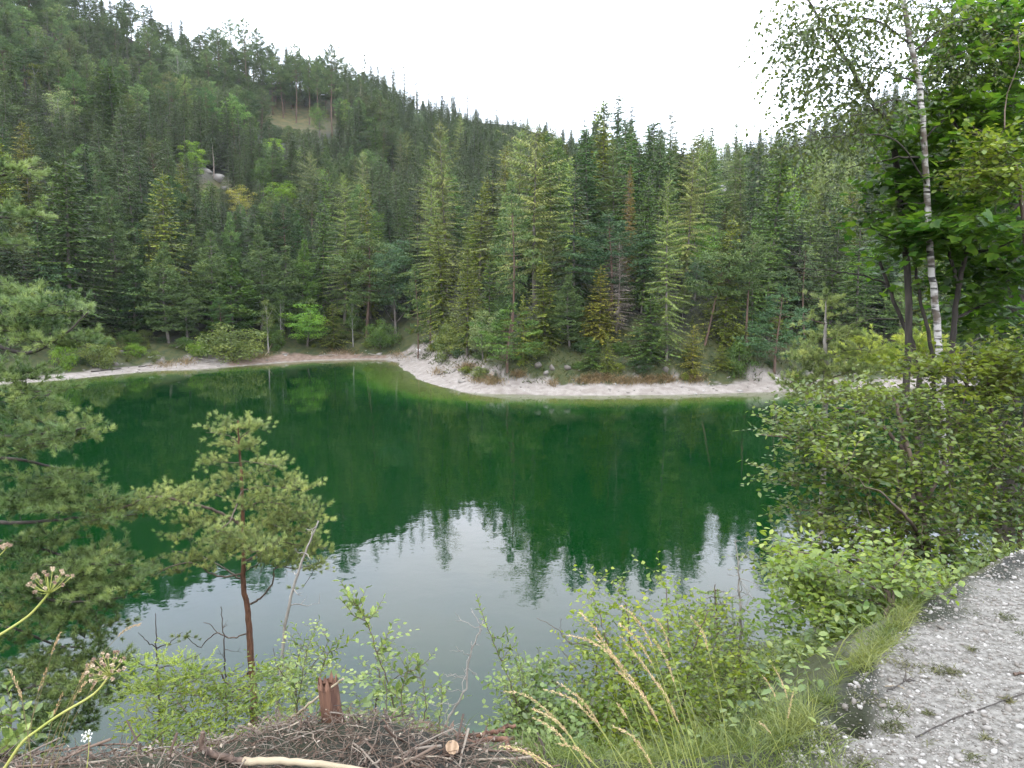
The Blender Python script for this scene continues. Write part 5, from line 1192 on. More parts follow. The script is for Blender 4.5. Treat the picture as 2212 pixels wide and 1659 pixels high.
# ------------------------------------------------------------------ leafy sprouts along the edge
def sprout(name, label, pts, Y, leaf, size, lm, sp, r0, seed, cat='sprout', group=None, side=.8, bm_=B_TWIG, nbr=0, tone0=.5):
    r = np.random.default_rng(seed); S0 = PXP(pts, Y); b0 = np.array([S0[0][0], S0[0][1], min(gz(S0[0][0], S0[0][1]), S0[0][2])]); S0 = np.vstack([[b0], S0])
    t = thing(name, label, cat, tuple(b0), group); a = MB(); S = smooth_path(S0, 40, .002); capped(a, S, np.linspace(r0, .001, 40), 6)
    paths = [S[8:]]
    for q in range(nbr):
        k = r.integers(8, 32); d = norm(np.array([r.choice([-1, 1]) * r.uniform(.4, 1), r.normal(0, .5), r.uniform(.5, 1.1)])) * r.uniform(.08, .2) * Y / 3.5
        P = curve(S[k], S[k] + d, (0, 0, -.02), 8, .003, r); V, F = tube(P, np.linspace(r0 * .5, .0008, 8), 4); a.add(V, F); paths.append(P[1:])
    part('stem', a, bm_, t, smooth=True)
    ms = []
    for q in range(4):
        mb = MB(); mb.add(leaf[0] * np.array([1, r.uniform(.85, 1.2), r.uniform(.5, 2.5)]), leaf[1], a=np.clip(tone0 - .3 + .17 * q, 0, 1)); ms.append(mb.mesh('leaf', lm, attr=True))
    cnt = 0
    for P in paths:
        L = np.linalg.norm(np.diff(P, axis=0), axis=1).sum(); k = max(3, int(L / sp)); u = np.linspace(.02, 1, k) * (len(P) - 1)
        Q = np.stack([np.interp(u, np.arange(len(P)), P[:, c]) for c in range(3)], 1); ax = norm(np.gradient(Q, axis=0)); ph = r.uniform(0, 6.28)
        for i in range(k):
            if cnt >= 299: break
            an = ph + i * 2.4; A = norm(np.cross(ax[i], [0.1, 1, .05])); B = np.cross(ax[i], A)
            d = norm(ax[i] * .8 + side * (math.cos(an) * A + math.sin(an) * B) + r.normal(0, .15, 3)); nn = norm(ax[i] * .8 - d * .3 + [0, 0, .5] + r.normal(0, .3, 3)); nn = norm(nn - nn.dot(d) * d); bb = np.cross(nn, d)
            s = size * r.uniform(.65, 1.2) * (1 - .35 * (i / k)); o = link('leaf', ms[r.integers(0, 4)], t); pp = Q[i] - b0; cnt += 1
            o.matrix_basis = Matrix(((d[0] * s, bb[0] * s, nn[0] * s, pp[0]), (d[1] * s, bb[1] * s, nn[1] * s, pp[1]), (d[2] * s, bb[2] * s, nn[2] * s, pp[2]), (0, 0, 0, 1)))
    return t
GS = 'leafy sprouts along the near edge'
sprout('willow_sprout', 'tallest leafy willow sprout right of the broken stump, leaning left', [(852, 1590), (850, 1520), (822, 1430), (790, 1340), (765, 1300), (735, 1255)], 3.5, OVAL, .052, L_SPROUT, .016, .005, 31, nbr=9, group=GS)
sprout('willow_sprout', 'shorter leafy sprout just right of the tallest one', [(885, 1600), (870, 1540), (868, 1490), (880, 1450), (888, 1415)], 3.4, OVAL, .05, L_SPROUT, .016, .004, 32, nbr=4, group=GS)
sprout('willow_sprout', 'low sprout in the gap before the water, right of the willow pair', [(905, 1610), (915, 1560), (920, 1510), (905, 1450), (900, 1420)], 3.4, OVAL, .05, L_SPROUT, .018, .004, 33, nbr=2, group=GS)
sprout('willow_sprout', 'small sprout left of the dry forked stalk', [(945, 1610), (950, 1560), (955, 1500), (948, 1460)], 3.4, OVAL, .045, L_SPROUT, .018, .003, 34, nbr=1, group=GS)
sprout('willow_sprout', 'slender sprout rising alone over the grey water, narrow pointed leaves', [(1130, 1590), (1110, 1500), (1080, 1420), (1050, 1350), (1030, 1287)], 3.7, SLIM, .055, L_SPROUT, .016, .004, 35, nbr=7, group=GS)
sprout('willow_sprout', 'narrow-leaved sprout right of the lone slender one', [(1150, 1600), (1140, 1520), (1130, 1460), (1115, 1400)], 3.7, SLIM, .052, L_SPROUT, .018, .003, 36, nbr=5, group=GS)
sprout('willow_sprout', 'leafy sprout left of the broken stump in front of the pine trunk', [(640, 1560), (650, 1480), (665, 1400), (690, 1340)], 4.4, SLIM, .06, L_SPROUT, .018, .004, 37, nbr=9, group=GS)
sprout('willow_sprout', 'sprout with arching twigs between the pole and the stump', [(720, 1560), (690, 1480), (710, 1410), (740, 1370)], 4.2, SLIM, .055, L_FRESH, .02, .004, 38, nbr=7, group=GS)
sprout('willow_sprout', 'sprout hanging over the water left of the bright shrub', [(1200, 1620), (1190, 1540), (1160, 1470), (1165, 1400)], 3.9, OVAL, .045, L_SPROUT, .018, .003, 39, nbr=5, group=GS)
sprout('broad_leaf_plant', 'glossy green leafy plant in the bottom left corner', [(10, 1650), (20, 1600), (25, 1540), (15, 1480)], 2.6, OVAL, .06, L_SPROUT, .014, .004, 40, cat='plant', nbr=8, tone0=.5)
sprout('broad_leaf_plant', 'low leafy plant right of the corner plant under the umbels', [(60, 1655), (62, 1620), (55, 1570), (48, 1520)], 2.8, OVAL, .05, L_SPROUT, .014, .003, 41, cat='plant', nbr=5, tone0=.45)
# spruce sapling and the light green tangle by it
gC = ground_at(345, 1600, 4.4)
st = [(np.vstack([[gC], PXP([(346, 1560), (340, 1450), (337, 1390), (336, 1325)], 4.4)]), .010, .002)]
for y, a in ((1400, 55), (1400, -40), (1445, 95), (1450, -60), (1490, 110), (1500, -70), (1530, 60)):
    st.append((PXP([(339, y), (339 + a * .5, y - 12, 4.3), (339 + a, y - 34, 4.25)], 4.4), .004, .0015))
leafy('spruce_sapling', 'thin spruce sapling with bare leader left of the small pine', 'spruce', gC, st, [(390, 1430, 40, 10, 4.3), (300, 1440, 26, 8, 4.4), (380, 1475, 60, 12, 4.3), (300, 1490, 40, 10, 4.4), (360, 1400, 22, 8, 4.3), (420, 1445, 30, 10, 4.2)], 60, SPRUCESHOOT, .085, L_SPR, B_DARK, 4.4, along=4, sp=.035, twr=.0012, up=0, needle=True, sd=16, tone0=.75, folname='needles')
gD = ground_at(430, 1659, 4.0)
st = [(np.vstack([[gD], PXP([(420, 1600), (400, 1540), (370, 1500)], 4)]), .006, .002)]
for pts in [[(440, 1600), (470, 1540), (530, 1500)], [(400, 1620), (340, 1560), (310, 1520)], [(450, 1610), (520, 1570), (560, 1540)]]:
    st.append((np.vstack([[gD], PXP(pts, 4)]), .005, .0015))
leafy('rose_shrub', 'light green feathery shrub between the sapling and the pine trunk', 'shrub', gD, st, [(340, 1530, 45, 34, 4), (410, 1520, 55, 36, 4), (480, 1530, 60, 34, 4), (540, 1500, 50, 26, 4.1), (380, 1590, 70, 34, 3.9), (480, 1600, 80, 30, 3.9), (330, 1480, 40, 26, 4.1, .7), (560, 1560, 40, 30, 4)], 340, SLIM, .042, L_FRESH, B_TWIG, 4, along=8, sp=.02, twr=.0012, up=.3, single=260, sd=17, tone0=.6, depth=.4)
gE = ground_at(650, 1600, 5.6)
st = [(np.vstack([[gE], PXP([(640, 1520), (640, 1450), (650, 1390)], 5.6)]), .01, .003), (PXP([(640, 1500), (600, 1440), (590, 1400)], 5.6), .004, .002), (PXP([(640, 1480), (690, 1420), (710, 1380)], 5.6), .004, .002)]
leafy('bank_shrub', 'small light shrub on the slope right of the small pine trunk', 'shrub', gE, st, [(640, 1440, 50, 30, 5.6), (690, 1400, 40, 26, 5.6, .7), (600, 1460, 45, 30, 5.6), (660, 1480, 60, 34, 5.5), (620, 1540, 60, 30, 5.4)], 120, OVAL, .04, L_SPROUT, B_TWIG, 5.6, along=7, sp=.03, twr=.0015, up=.3, sd=18, tone0=.6, depth=.4)
gF = ground_at(800, 1600, 4.6)
st = [(np.vstack([[gF], PXP([(810, 1540), (820, 1470), (810, 1420)], 4.6)]), .007, .002), (PXP([(815, 1500), (860, 1460), (890, 1450)], 4.6), .004, .002)]
leafy('hazel_shrub', 'mid-green low shrub behind the tallest willow sprout', 'shrub', gF, st, [(810, 1450, 50, 40, 4.6), (790, 1520, 60, 36, 4.5), (870, 1520, 50, 30, 4.4), (840, 1400, 30, 30, 4.7, .5), (930, 1540, 50, 26, 4.2)], 70, OVAL, .04, L_SPROUT, B_TWIG, 4.6, along=7, sp=.03, twr=.0015, up=.3, sd=19, tone0=.45, depth=.35)
gG = ground_at(1130, 1640, 3.8)
st = [(np.vstack([[gG], PXP([(1120, 1600), (1110, 1540), (1090, 1480)], 3.8)]), .006, .002), (PXP([(1115, 1570), (1180, 1520), (1210, 1480)], 3.8), .004, .002)]
leafy('tangle_shrub', 'grey-green leafy tangle under the lone slender sprout', 'shrub', gG, st, [(1110, 1500, 40, 34, 3.9), (1160, 1500, 50, 34, 3.8), (1200, 1580, 60, 44, 3.6), (1120, 1580, 50, 36, 3.6), (1230, 1520, 40, 34, 3.8), (1180, 1640, 70, 26, 3.4)], 300, OVAL, .036, L_SPROUT, B_TWIG, 3.8, along=7, sp=.022, twr=.001, up=.3, sd=20, tone0=.45, depth=.3)
HAZE = .00009
# ------------------------------------------------------------------ brushwood, logs, stump on the near edge
def gpt(xd, yd, up=0.0):
    """point where the sight line meets the near ground, lifted a little"""
    P = hit(xd, yd, 1.2, 12)
    if P is None: P = at_z(xd, yd, 8.35)
    return P + [0, 0, up]
M_BRUSH = None
m, n, l = mat('brushwood_bark')
a_ = n.new('ShaderNodeAttribute'); a_.attribute_name = 'tone'
rp = n.new('ShaderNodeValToRGB'); e = rp.color_ramp.elements; e[0].color = (.035, .024, .018, 1); e[1].color = (.33, .27, .20, 1)
x = e.new(.4); x.color = (.115, .070, .046, 1); x = e.new(.75); x.color = (.17, .14, .11, 1)
l.new(a_.outputs['Fac'], rp.inputs[0]); p = n.new('ShaderNodeBsdfPrincipled'); p.inputs['Roughness'].default_value = .85; l.new(rp.outputs[0], p.inputs['Base Color'])
o = n.new('ShaderNodeOutputMaterial'); l.new(p.outputs[0], o.inputs[0]); M_BRUSH = m
rb = np.random.default_rng(50); bm_ = MB()
EG = E_
for i in range(6500):
    x = rb.uniform(-2.1, .12); y = rb.uniform(2.15, 3.3); ee = float(_samp(EG, x, y))
    if ee > (.2 if x < -.35 else .08) or (ee > .05 and rb.random() < .3): continue
    pile = math.exp(-((x + .72) / .45) ** 2)
    c = np.array([x, y, gz(x, y) + rb.uniform(0, .022 + .02 * pile)])
    L = rb.uniform(.03, .16) * (1.8 if rb.random() < .06 else 1); d = norm(rb.normal(0, 1, 3) * [1, .8, .42] + [0, 0, .12]) * L
    k = 5; P = curve(c - d / 2, c + d / 2, rb.normal(0, .12, 3) * L, k, .015 * L, rb)
    r0 = rb.uniform(.0006, .0022) * (2 if rb.random() < .08 else 1); V, F = tube(P, np.linspace(r0, r0 * .35, k), 3); bm_.add(V, F, a=np.clip(rb.normal(.5, .22), 0, 1))
for i in range(190):
    x = rb.uniform(-1.9, .1); y = rb.uniform(2.2, 3.15)
    if float(_samp(EG, x, y)) > .22: continue
    c = np.array([x, y, gz(x, y) + rb.uniform(.0, .03)]); L = rb.uniform(.06, .3); d = norm(rb.normal(0, 1, 3) * [1, .7, .22]) * L; P = curve(c - d / 2, c + d / 2, rb.normal(0, .04, 3) * L, 5, .01 * L, rb); r0 = rb.uniform(.002, .0055)
    capped(bm_, P, np.linspace(r0, r0 * .7, 5), 5); bm_.A[-1][:] = .9; tn_ = np.clip(rb.normal(.5, .3), 0, 1)
    for q in (-1, -2, -3): bm_.A[q][:] = tn_
C = np.stack([rb.uniform(-2, .1, 2600), rb.uniform(2.2, 3.3, 2600)], 1); C = C[_samp(EG, C[:, 0], C[:, 1]) < .25]; P = np.stack([C[:, 0], C[:, 1], Hgt(C[:, 0], C[:, 1]) + rb.uniform(.01, .06, len(C))], 1)
V, F = stamp(OVAL[0], OVAL[1], P, rb.normal(0, 1, P.shape), rb.normal(0, 1, P.shape) + [0, 0, 1], rb.uniform(.006, .018, len(P))); bm_.add(V, F, a=np.repeat(np.clip(rb.normal(.55, .25, len(P)), 0, 1), 7))
tag(link('brushwood', bm_.mesh('brushwood', M_BRUSH, attr=True), kind='stuff'), 'heap of dry brown twigs and needles covering the near edge', 'brushwood')
B_PEEL = bark('peeled_wood', (.19, .145, .09), (.33, .27, .18), 30, stretch=(.2, 1, 1), bump=.3)
B_LOG = bark('dark_log_bark', (.045, .028, .020), (.13, .085, .06), 30)
B_RUST = bark('rotten_wood', (.07, .032, .020), (.17, .085, .05), 40, stretch=(1, 1, .15), bump=1)
m, n, l = mat('cut_face'); g = n.new('ShaderNodeTexCoord'); w = n.new('ShaderNodeTexWave'); w.wave_type = 'RINGS'; w.inputs['Scale'].default_value = 60; w.inputs['Distortion'].default_value = 2
l.new(g.outputs['Object'], w.inputs[0]); mm = n.new('ShaderNodeMix'); mm.data_type = 'RGBA'; l.new(w.outputs[1], mm.inputs[0]); mm.inputs[6].default_value = (.20, .13, .075, 1); mm.inputs[7].default_value = (.32, .22, .14, 1)
p = n.new('ShaderNodeBsdfPrincipled'); p.inputs['Roughness'].default_value = .9; l.new(mm.outputs[2], p.inputs['Base Color']); o = n.new('ShaderNodeOutputMaterial'); l.new(p.outputs[0], o.inputs[0]); CUT = m
def stick(name, label, cat, pts, r0, r1, mt, up=.02, k=18, jit=.002, cutm=None, side=0, group=None):
    P = np.array([gpt(q[0], q[1], up) if len(q) < 3 or q[2] is None else at(q[0], q[1], q[2] * .95) for q in pts]); S = smooth_path(P, k, jit)
    t = thing(name, label, cat, tuple(S[0]), group); a = MB(); V, F = tube(S, np.linspace(r0, r1, k) * (1 + rb.normal(0, .04, k)), 9); capped(a, S, np.linspace(r0, r1, k), 9, 0, 1 if cutm else None)
    part('wood', a, [mt, cutm] if cutm else mt, t, smooth=False)
    if side:
        b = MB()
        for q in range(side):
            j = rb.integers(1, k - 1); d = norm(rb.normal(0, 1, 3) + [0, 0, .4]) * rb.uniform(.02, .08); V, F = tube(curve(S[j], S[j] + d, (0, 0, 0), 4, .002, rb), np.linspace(.003, .0008, 4), 4); b.add(V, F)
        part('side_twigs', b, mt, t, kind='stuff')
    return t
stick('fallen_branch', 'dark fallen branch with upturned stub end, lying on the brushwood', 'branch', [(438, 1581, 2.62), (435, 1612, 2.62), (448, 1625, 2.60), (480, 1634, 2.58), (530, 1650, 2.52)], .0085, .013, B_LOG, side=5)
stick('peeled_branch', 'pale peeled branch lying along the bottom edge of the picture', 'branch', [(527, 1643, 2.47), (620, 1646, 2.45), (720, 1655, 2.42), (860, 1678, 2.38)], .013, .009, B_PEEL, cutm=B_PEEL)
stick('pale_stick', 'pale straight stick leaning up against the broken stump', 'stick', [(606, 1573, 2.95), (680, 1512, 2.9), (742, 1466, 2.84)], .006, .0035, B_PEEL)
stick('short_stick', 'short light brown stick poking out of the brushwood left of the leaning one', 'stick', [(537, 1564, 2.9), (556, 1578, 2.9), (578, 1592, 2.88)], .0055, .004, B_PEEL)
stick('short_stick', 'short pale splinter of wood right of the stump', 'stick', [(770, 1585, 2.8), (785, 1568, 2.82), (800, 1555, 2.85)], .004, .003, B_PEEL)
stick('long_twig', 'long arching brown twig along the bottom left edge', 'twig', [(-40, 1642, 2.7), (120, 1622, 2.75), (269, 1607, 2.8), (370, 1630, 2.75)], .005, .0025, B_LOG, side=6)
stick('long_twig', 'second arching twig crossing under the first, bottom left', 'twig', [(20, 1655, 2.6), (160, 1640, 2.65), (300, 1618, 2.75), (420, 1612, 2.8)], .0035, .002, B_GREY, side=4)
stick('orange_twig', 'orange-brown twig slanting up beside the dark fallen branch', 'twig', [(355, 1660, 2.55), (400, 1635, 2.62), (432, 1622, 2.68)], .0045, .002, B_RED)
stick('curved_dark_twig', 'black curved twig standing in the brushwood left of the stump', 'twig', [(690, 1620, 2.7), (662, 1590, 2.75), (666, 1560, 2.78), (690, 1545, 2.8)], .0022, .001, B_DARK)
stick('root_branch', 'gnarled reddish root branch right of the cut log', 'root', [(985, 1590, 2.8), (1030, 1588, 2.8), (1075, 1580, 2.8), (1113, 1567, 2.85)], .011, .007, B_RUST, side=5, jit=.004)
stick('root_branch', 'second gnarled branch under the first, bending down at its end', 'root', [(960, 1600, 2.75), (1030, 1602, 2.74), (1088, 1594, 2.72), (1100, 1625, 2.66), (1098, 1670, 2.6)], .010, .010, B_RUST, side=4, jit=.004)
stick('brown_twig', 'brown twig lying left of the cut log', 'twig', [(870, 1640, 2.5), (905, 1610, 2.6), (950, 1598, 2.7)], .004, .002, B_LOG)
stick('thin_upright_twig', 'thin dark upright twig in front of the low sprouts', 'twig', [(838, 1620, 2.7), (834, 1560, 2.8), (834, 1490, 2.9), (830, 1450, 2.95)], .0028, .0012, B_DARK)
stick('thin_upright_twig', 'thin leaning dark twig left of the cut log', 'twig', [(866, 1610, 2.7), (878, 1560, 2.75), (900, 1500, 2.8)], .0022, .001, B_DARK)
stick('cut_log', 'short dark log with round sawn face turned to the camera', 'log', [(940, 1668, 2.75), (962, 1640, 2.66), (977, 1614, 2.58)], .024, .0245, B_LOG, cutm=CUT, k=6, jit=0)
# broken stump: slats of split wood
bs = gpt(722, 1585); t = thing('broken_stump', 'rust-brown rotten stump with jagged splintered top', 'stump', tuple(bs))
a = MB()
bs2 = at(724, 1590, 2.75); tp = at(708, 1478, 2.75)
V, F = tube(np.array([bs2 - [0, 0, .15], bs2, (bs2 + tp) / 2, tp]), np.array([.055, .05, .041, .038]), 14)
ns = V.reshape(-1, 14, 3); 
for i in range(14):
    ns[3, i] += [0, 0, rb.uniform(-.01, .035)]; ns[:, i] += rb.normal(0, .002, 3)
a.add(ns.reshape(-1, 3), F); part('wood', a, B_RUST, t)
for i in range(9):
    an = i / 9 * 6.283; c = tp + np.array([math.cos(an) * .034, math.sin(an) * .034, -.01]); h = rb.uniform(.02, .06)
    b = MB(); wv = .012; tx = np.array([-math.sin(an), math.cos(an), 0]); ry = np.array([math.cos(an), math.sin(an), 0])
    Vq = [c - tx * wv + ry * .004, c + tx * wv + ry * .004, c + tx * wv - ry * .004, c - tx * wv - ry * .004, c + np.array([0, 0, h]) + ry * .002]
    b.add(Vq, [[0, 1, 4], [1, 2, 4], [2, 3, 4], [3, 0, 4]]); part('splinter', b, B_RUST, t)

# ------------------------------------------------------------------ gravel, stones and growth on it
m, n, l = mat('gravel_stones'); oi = n.new('ShaderNodeAttribute'); oi.attribute_name = 'tone'
rp = n.new('ShaderNodeValToRGB'); e = rp.color_ramp.elements; e[0].color = (.055, .046, .037, 1); e[1].color = (.36, .345, .32, 1)
x = e.new(.35); x.color = (.145, .127, .107, 1); x = e.new(.7); x.color = (.25, .232, .21, 1)
l.new(oi.outputs['Fac'], rp.inputs[0]); p = n.new('ShaderNodeBsdfPrincipled'); p.inputs['Roughness'].default_value = .8; l.new(rp.outputs[0], p.inputs['Base Color']); o = n.new('ShaderNodeOutputMaterial'); l.new(p.outputs[0], o.inputs[0]); STONE = m
IV, IF = icosa()
rg = np.random.default_rng(60)
N_ = 330000
rr = np.sqrt(rg.uniform(2.0 ** 2, 9.5 ** 2, N_) ** .55 * 3.2); rr = 2.0 + (rg.random(N_) ** 1.7) * 7.0
aa = np.radians(rg.uniform(8, 62, N_)); X, Y = rr * np.sin(aa), rr * np.cos(aa)
E_ = _samp(EG, X, Y); gn = fbm(X * .6, Y * .6, 4)
ok = (E_ < .06 + .25 * gn) & (X > .95 + .12 * (Y - 3) - .6 * gn) & (X < 7.5)
X, Y, rr = X[ok][:58000], Y[ok][:58000], rr[ok][:58000]
Zg = Hgt(X, Y); n_ = len(X)
sz = np.where(np.arange(n_) < 15000, np.clip(rg.lognormal(math.log(.0058), .42, n_), .003, .018), rg.uniform(.0022, .0042, n_)) * (1 + .10 * (rr - 2))
D = norm(rg.normal(0, 1, (n_, 3)) * [1, 1, .25]); Nn = norm(rg.normal(0, .35, (n_, 3)) + [0, 0, 1])
mb = MB(); tn = np.clip(rg.normal(.55, .2, n_) + .25 * fbm(X * 3, Y * 3, 4), 0, 1)
for q in range(4):
    k = (np.arange(n_) < 15000) & (np.arange(n_) % 4 == q)
    TV = IV * (1 + rg.normal(0, .16, (12, 1))) * [1, .72, .5]
    V, F = stamp(TV, IF, np.stack([X, Y, Zg + sz * .15], 1)[k], D[k], Nn[k], sz[k]); mb.add(V, F, a=np.repeat(tn[k], 12))
OV = np.array([[1, 0, 0], [-1, 0, 0], [0, .8, 0], [0, -.8, 0], [0, 0, .6], [0, 0, -.6]]) * rg.uniform(.8, 1.2, (6, 1)); OF = np.array([[0, 2, 4], [2, 1, 4], [1, 3, 4], [3, 0, 4], [2, 0, 5], [1, 2, 5], [3, 1, 5], [0, 3, 5]])
k = np.arange(n_) >= 15000; V, F = stamp(OV, OF, np.stack([X, Y, Zg + sz * .2], 1)[k], D[k], Nn[k], sz[k]); mb.add(V, F, a=np.repeat(tn[k], 6))
tag(link('gravel', mb.mesh('gravel', STONE, attr=True), kind='stuff'), 'loose pale limestone gravel covering the bank at the lower right', 'gravel')
SV, SF = subdiv(*icosa())
def craggy(r, amp=.22):
    import bmesh
    b = bmesh.new(); [b.verts.new(q) for q in norm(r.normal(0, 1, (15, 3))) * r.uniform(.75, 1.15, (15, 1))]
    g_ = bmesh.ops.convex_hull(b, input=b.verts[:]); bmesh.ops.delete(b, geom=[v for v in b.verts if not v.link_faces], context='VERTS'); bmesh.ops.triangulate(b, faces=b.faces[:]); b.verts.index_update()
    V = np.array([v.co[:] for v in b.verts]); F = np.array([[v.index for v in f.verts] for f in b.faces]); b.free(); return V, F
def craggy_old(r, amp=.22):
    V = SV.copy(); n_ = r.normal(0, 1, (7, 3))
    for q in norm(n_): 
        h = V @ q; c = r.uniform(.5, .8); V = V - np.clip(h - c, 0, None)[:, None] * q
    return V * (1 + r.normal(0, .05, (len(V), 1)))
def rock(xd, yd, w, label, name='stone', tone=.85, cat='stone', group=None, P=None, flat=.55, seed=0):
    P = gpt(xd, yd) if P is None else P; r = np.random.default_rng(seed + int(xd)); s = w / 2 / FP * to_px(P)[0, 2] if w > 1 else w
    V, SFr = craggy(r); V = V * [1, r.uniform(.7, .95), flat]; a_ = r.uniform(0, 6.28)
    V = V @ np.array([[math.cos(a_), math.sin(a_), 0], [-math.sin(a_), math.cos(a_), 0], [0, 0, 1]]) * s
    mb = MB(); mb.add(V, SFr, a=tone); o = link(name, mb.mesh(name, STONE, attr=True)); o.location = P - [0, 0, s * flat * .25]; tag(o, label, cat, group); return o
for i, (x, y, w, lb) in enumerate([(2200, 1346, 26, 'largest white stone at the right edge of the gravel'), (2172, 1320, 16, 'pale stone up and left of the largest white one'), (1994, 1463, 20, 'pale rounded stone in the middle of the gravel'), (1858, 1530, 18, 'white stone lying above the dark hollow'), (2097, 1572, 16, 'white stone just above the long dark stick'), (1948, 1400, 14, 'greyish stone near the rim shrub'),
                                   (2030, 1378, 20, 'flat pale stone high on the gravel'), (2142, 1318, 12, 'small grey stone among moss, upper gravel'), (1755, 1625, 16, 'pale stone at the lower left corner of the gravel'), (2130, 1600, 14, 'angular stone under the stick, right'), (2050, 1640, 18, 'pale stone at the bottom edge of the gravel'), (1880, 1610, 14, 'small pale stone below the dark hollow'), (1910, 1560, 13, 'small stone right of the dark hollow')]):
    rock(x, y, w, lb, seed=i, tone=rb.uniform(.7, .95))
stick('long_dark_stick', 'long thin dark stick lying across the gravel', 'stick', [(1978, 1597), (2060, 1557), (2140, 1530), (2225, 1497)], .0030, .0022, B_DARK, up=.008, jit=.001)
stick('dark_twig', 'crooked dark twig on the upper gravel', 'twig', [(1916, 1499), (1945, 1484), (1960, 1474), (1978, 1468)], .0035, .0015, B_DARK, up=.01, side=4)
stick('brown_stalk', 'light brown stalk beside the crooked twig', 'twig', [(1912, 1487), (1935, 1486), (1955, 1492)], .002, .0015, B_PEEL, up=.008)
stick('brown_leaf_scrap', 'brown scrap of bark at the right edge of the gravel', 'bark', [(2190, 1462), (2200, 1458), (2212, 1460)], .007, .004, B_LOG, up=.008, k=6)

# ---- grasses: blades as one mass, stalks one by one
G_BLADE = leafmat('grass_blades', (.075, .12, .022), (.16, .19, .05), rough=.5, trans=.35, scale=3, tone=True, rnd=0)
G_STRAW = leafmat('straw', (.42, .31, .15), (.58, .45, .25), rough=.6, trans=.25, scale=8, tone=True, rnd=0)
G_SEED = leafmat('seed_head', (.48, .34, .18), (.66, .50, .30), rough=.7, trans=.2, scale=20, tone=True, rnd=0)
G_STEM = leafmat('green_stalk', (.20, .25, .05), (.34, .33, .10), rough=.5, trans=.1, scale=5, rnd=0)
def blades(P, L, wd, lean, r, mb, droop=.5, tone=.5, ts=.15):
    n = len(P); d = norm(r.normal(0, 1, (n, 3)) * [1, 1, .15] * lean + [0, 0, 1]); hz = norm(d * [1, 1, 0] + r.normal(0, .05, (n, 3))); sd = norm(np.cross(d, r.normal(0, 1, (n, 3))))
    L = L[:, None]; w = wd[:, None]
    p1 = P + d * L * .5; p2 = P + d * L * .85 + hz * L * .22 * droop; p3 = p2 + hz * L * .25 * droop + d * L * .12 - np.array([0, 0, 1]) * L * .1 * droop
    V = np.stack([P - sd * w * .5, P + sd * w * .5, p1 + sd * w * .5, p1 - sd * w * .5, p2 + sd * w * .35, p2 - sd * w * .35, p3], 1).reshape(-1, 3); b = (np.arange(n) * 7)[:, None]
    T = np.repeat(np.clip(tone + r.normal(0, ts, n), 0, 1), 7)
    mb.add(V, b + np.array([[0, 1, 2, 3]]), a=T); mb.add(V, b + np.array([[3, 2, 4, 5]]), a=T); mb.add(V, b + np.array([[5, 4, 6]]), a=T)
rq = np.random.default_rng(70); mb = MB()
# rim grass along the gravel edge
Pn = []
for i in range(3600):
    xd = rq.uniform(1640, 1990); yd = np.interp(xd, [1640, 1700, 1780, 1885, 1990], [1640, 1600, 1535, 1430, 1310]) + rq.normal(0, 18) - 12
    if fbm(np.array([xd * .02]), np.array([yd * .02]), 3)[0] < -.06: continue
    Pn.append(gpt(xd, yd))
Pn = np.array(Pn); blades(Pn, rq.uniform(.03, .12, len(Pn)), rq.uniform(.0012, .0028, len(Pn)), .55, rq, mb, 1.1, .5, .2)
tag(link('rim_grass', mb.mesh('rim_grass', G_BLADE, attr=True), kind='stuff'), 'fringe of fine green grass along the rim of the gravel', 'grass')
mb = MB(); Pn = []
for i in range(22000):
    x, y = (rq.uniform(-6, 9), rq.uniform(2.4, 11)) if i < 17000 else (rq.uniform(.0, 1.2), rq.uniform(2.1, 3.4))
    Pn.append((x, y))
Pn = np.array(Pn); e_ = _samp(EG, Pn[:, 0], Pn[:, 1]); k = ((e_ > .12) | ((e_ > -.6) & (Pn[:, 0] > .05) & (Pn[:, 0] < 1.15))) & (e_ < 5.5); Pn = Pn[k]; Z = Hgt(Pn[:, 0], Pn[:, 1]); Pn = np.stack([Pn[:, 0], Pn[:, 1], Z], 1)[Z > .1]
blades(Pn, rq.uniform(.08, .3, len(Pn)) * np.where(Pn[:, 1] < 3.3, .5, 1), rq.uniform(.003, .006, len(Pn)) * np.where(Pn[:, 1] < 3.3, .5, 1), .6, rq, mb, 1, .45, .2)
tag(link('bank_grass', mb.mesh('bank_grass', G_BLADE, attr=True), kind='stuff'), 'rough grass covering the steep bank down to the lake', 'grass')
# leafy ground cover on the bank
mb = MB(); C = np.stack([rq.uniform(-6, 10, 2600), rq.uniform(2.8, 12, 2600)], 1); e_ = _samp(EG, C[:, 0], C[:, 1]); C = C[(e_ > .15) & (e_ < 6) & ((C[:, 0] > .8) | (np.random.default_rng(3).random(len(C)) < .35))]
C = np.repeat(C, 14, 0) + rq.normal(0, .09, (len(C) * 14, 2)); Z = Hgt(C[:, 0], C[:, 1]); k = Z > .1; C = C[k]; Z = Z[k]
P = np.stack([C[:, 0], C[:, 1], Z + rq.uniform(.02, .22, len(C))], 1); V, F = stamp(OVAL[0], OVAL[1], P, rq.normal(0, 1, P.shape) * [1, 1, .4], rq.normal(0, .5, P.shape) + [0, 0, 1], rq.uniform(.025, .06, len(P))); mb.add(V, F, a=np.repeat(np.clip(rq.normal(.42, .2, len(P)), 0, 1), 7))
tag(link('ground_cover', mb.mesh('ground_cover', L_SPROUT, attr=True), kind='stuff'), 'low leafy ground cover between the shrubs on the bank', 'ground cover')
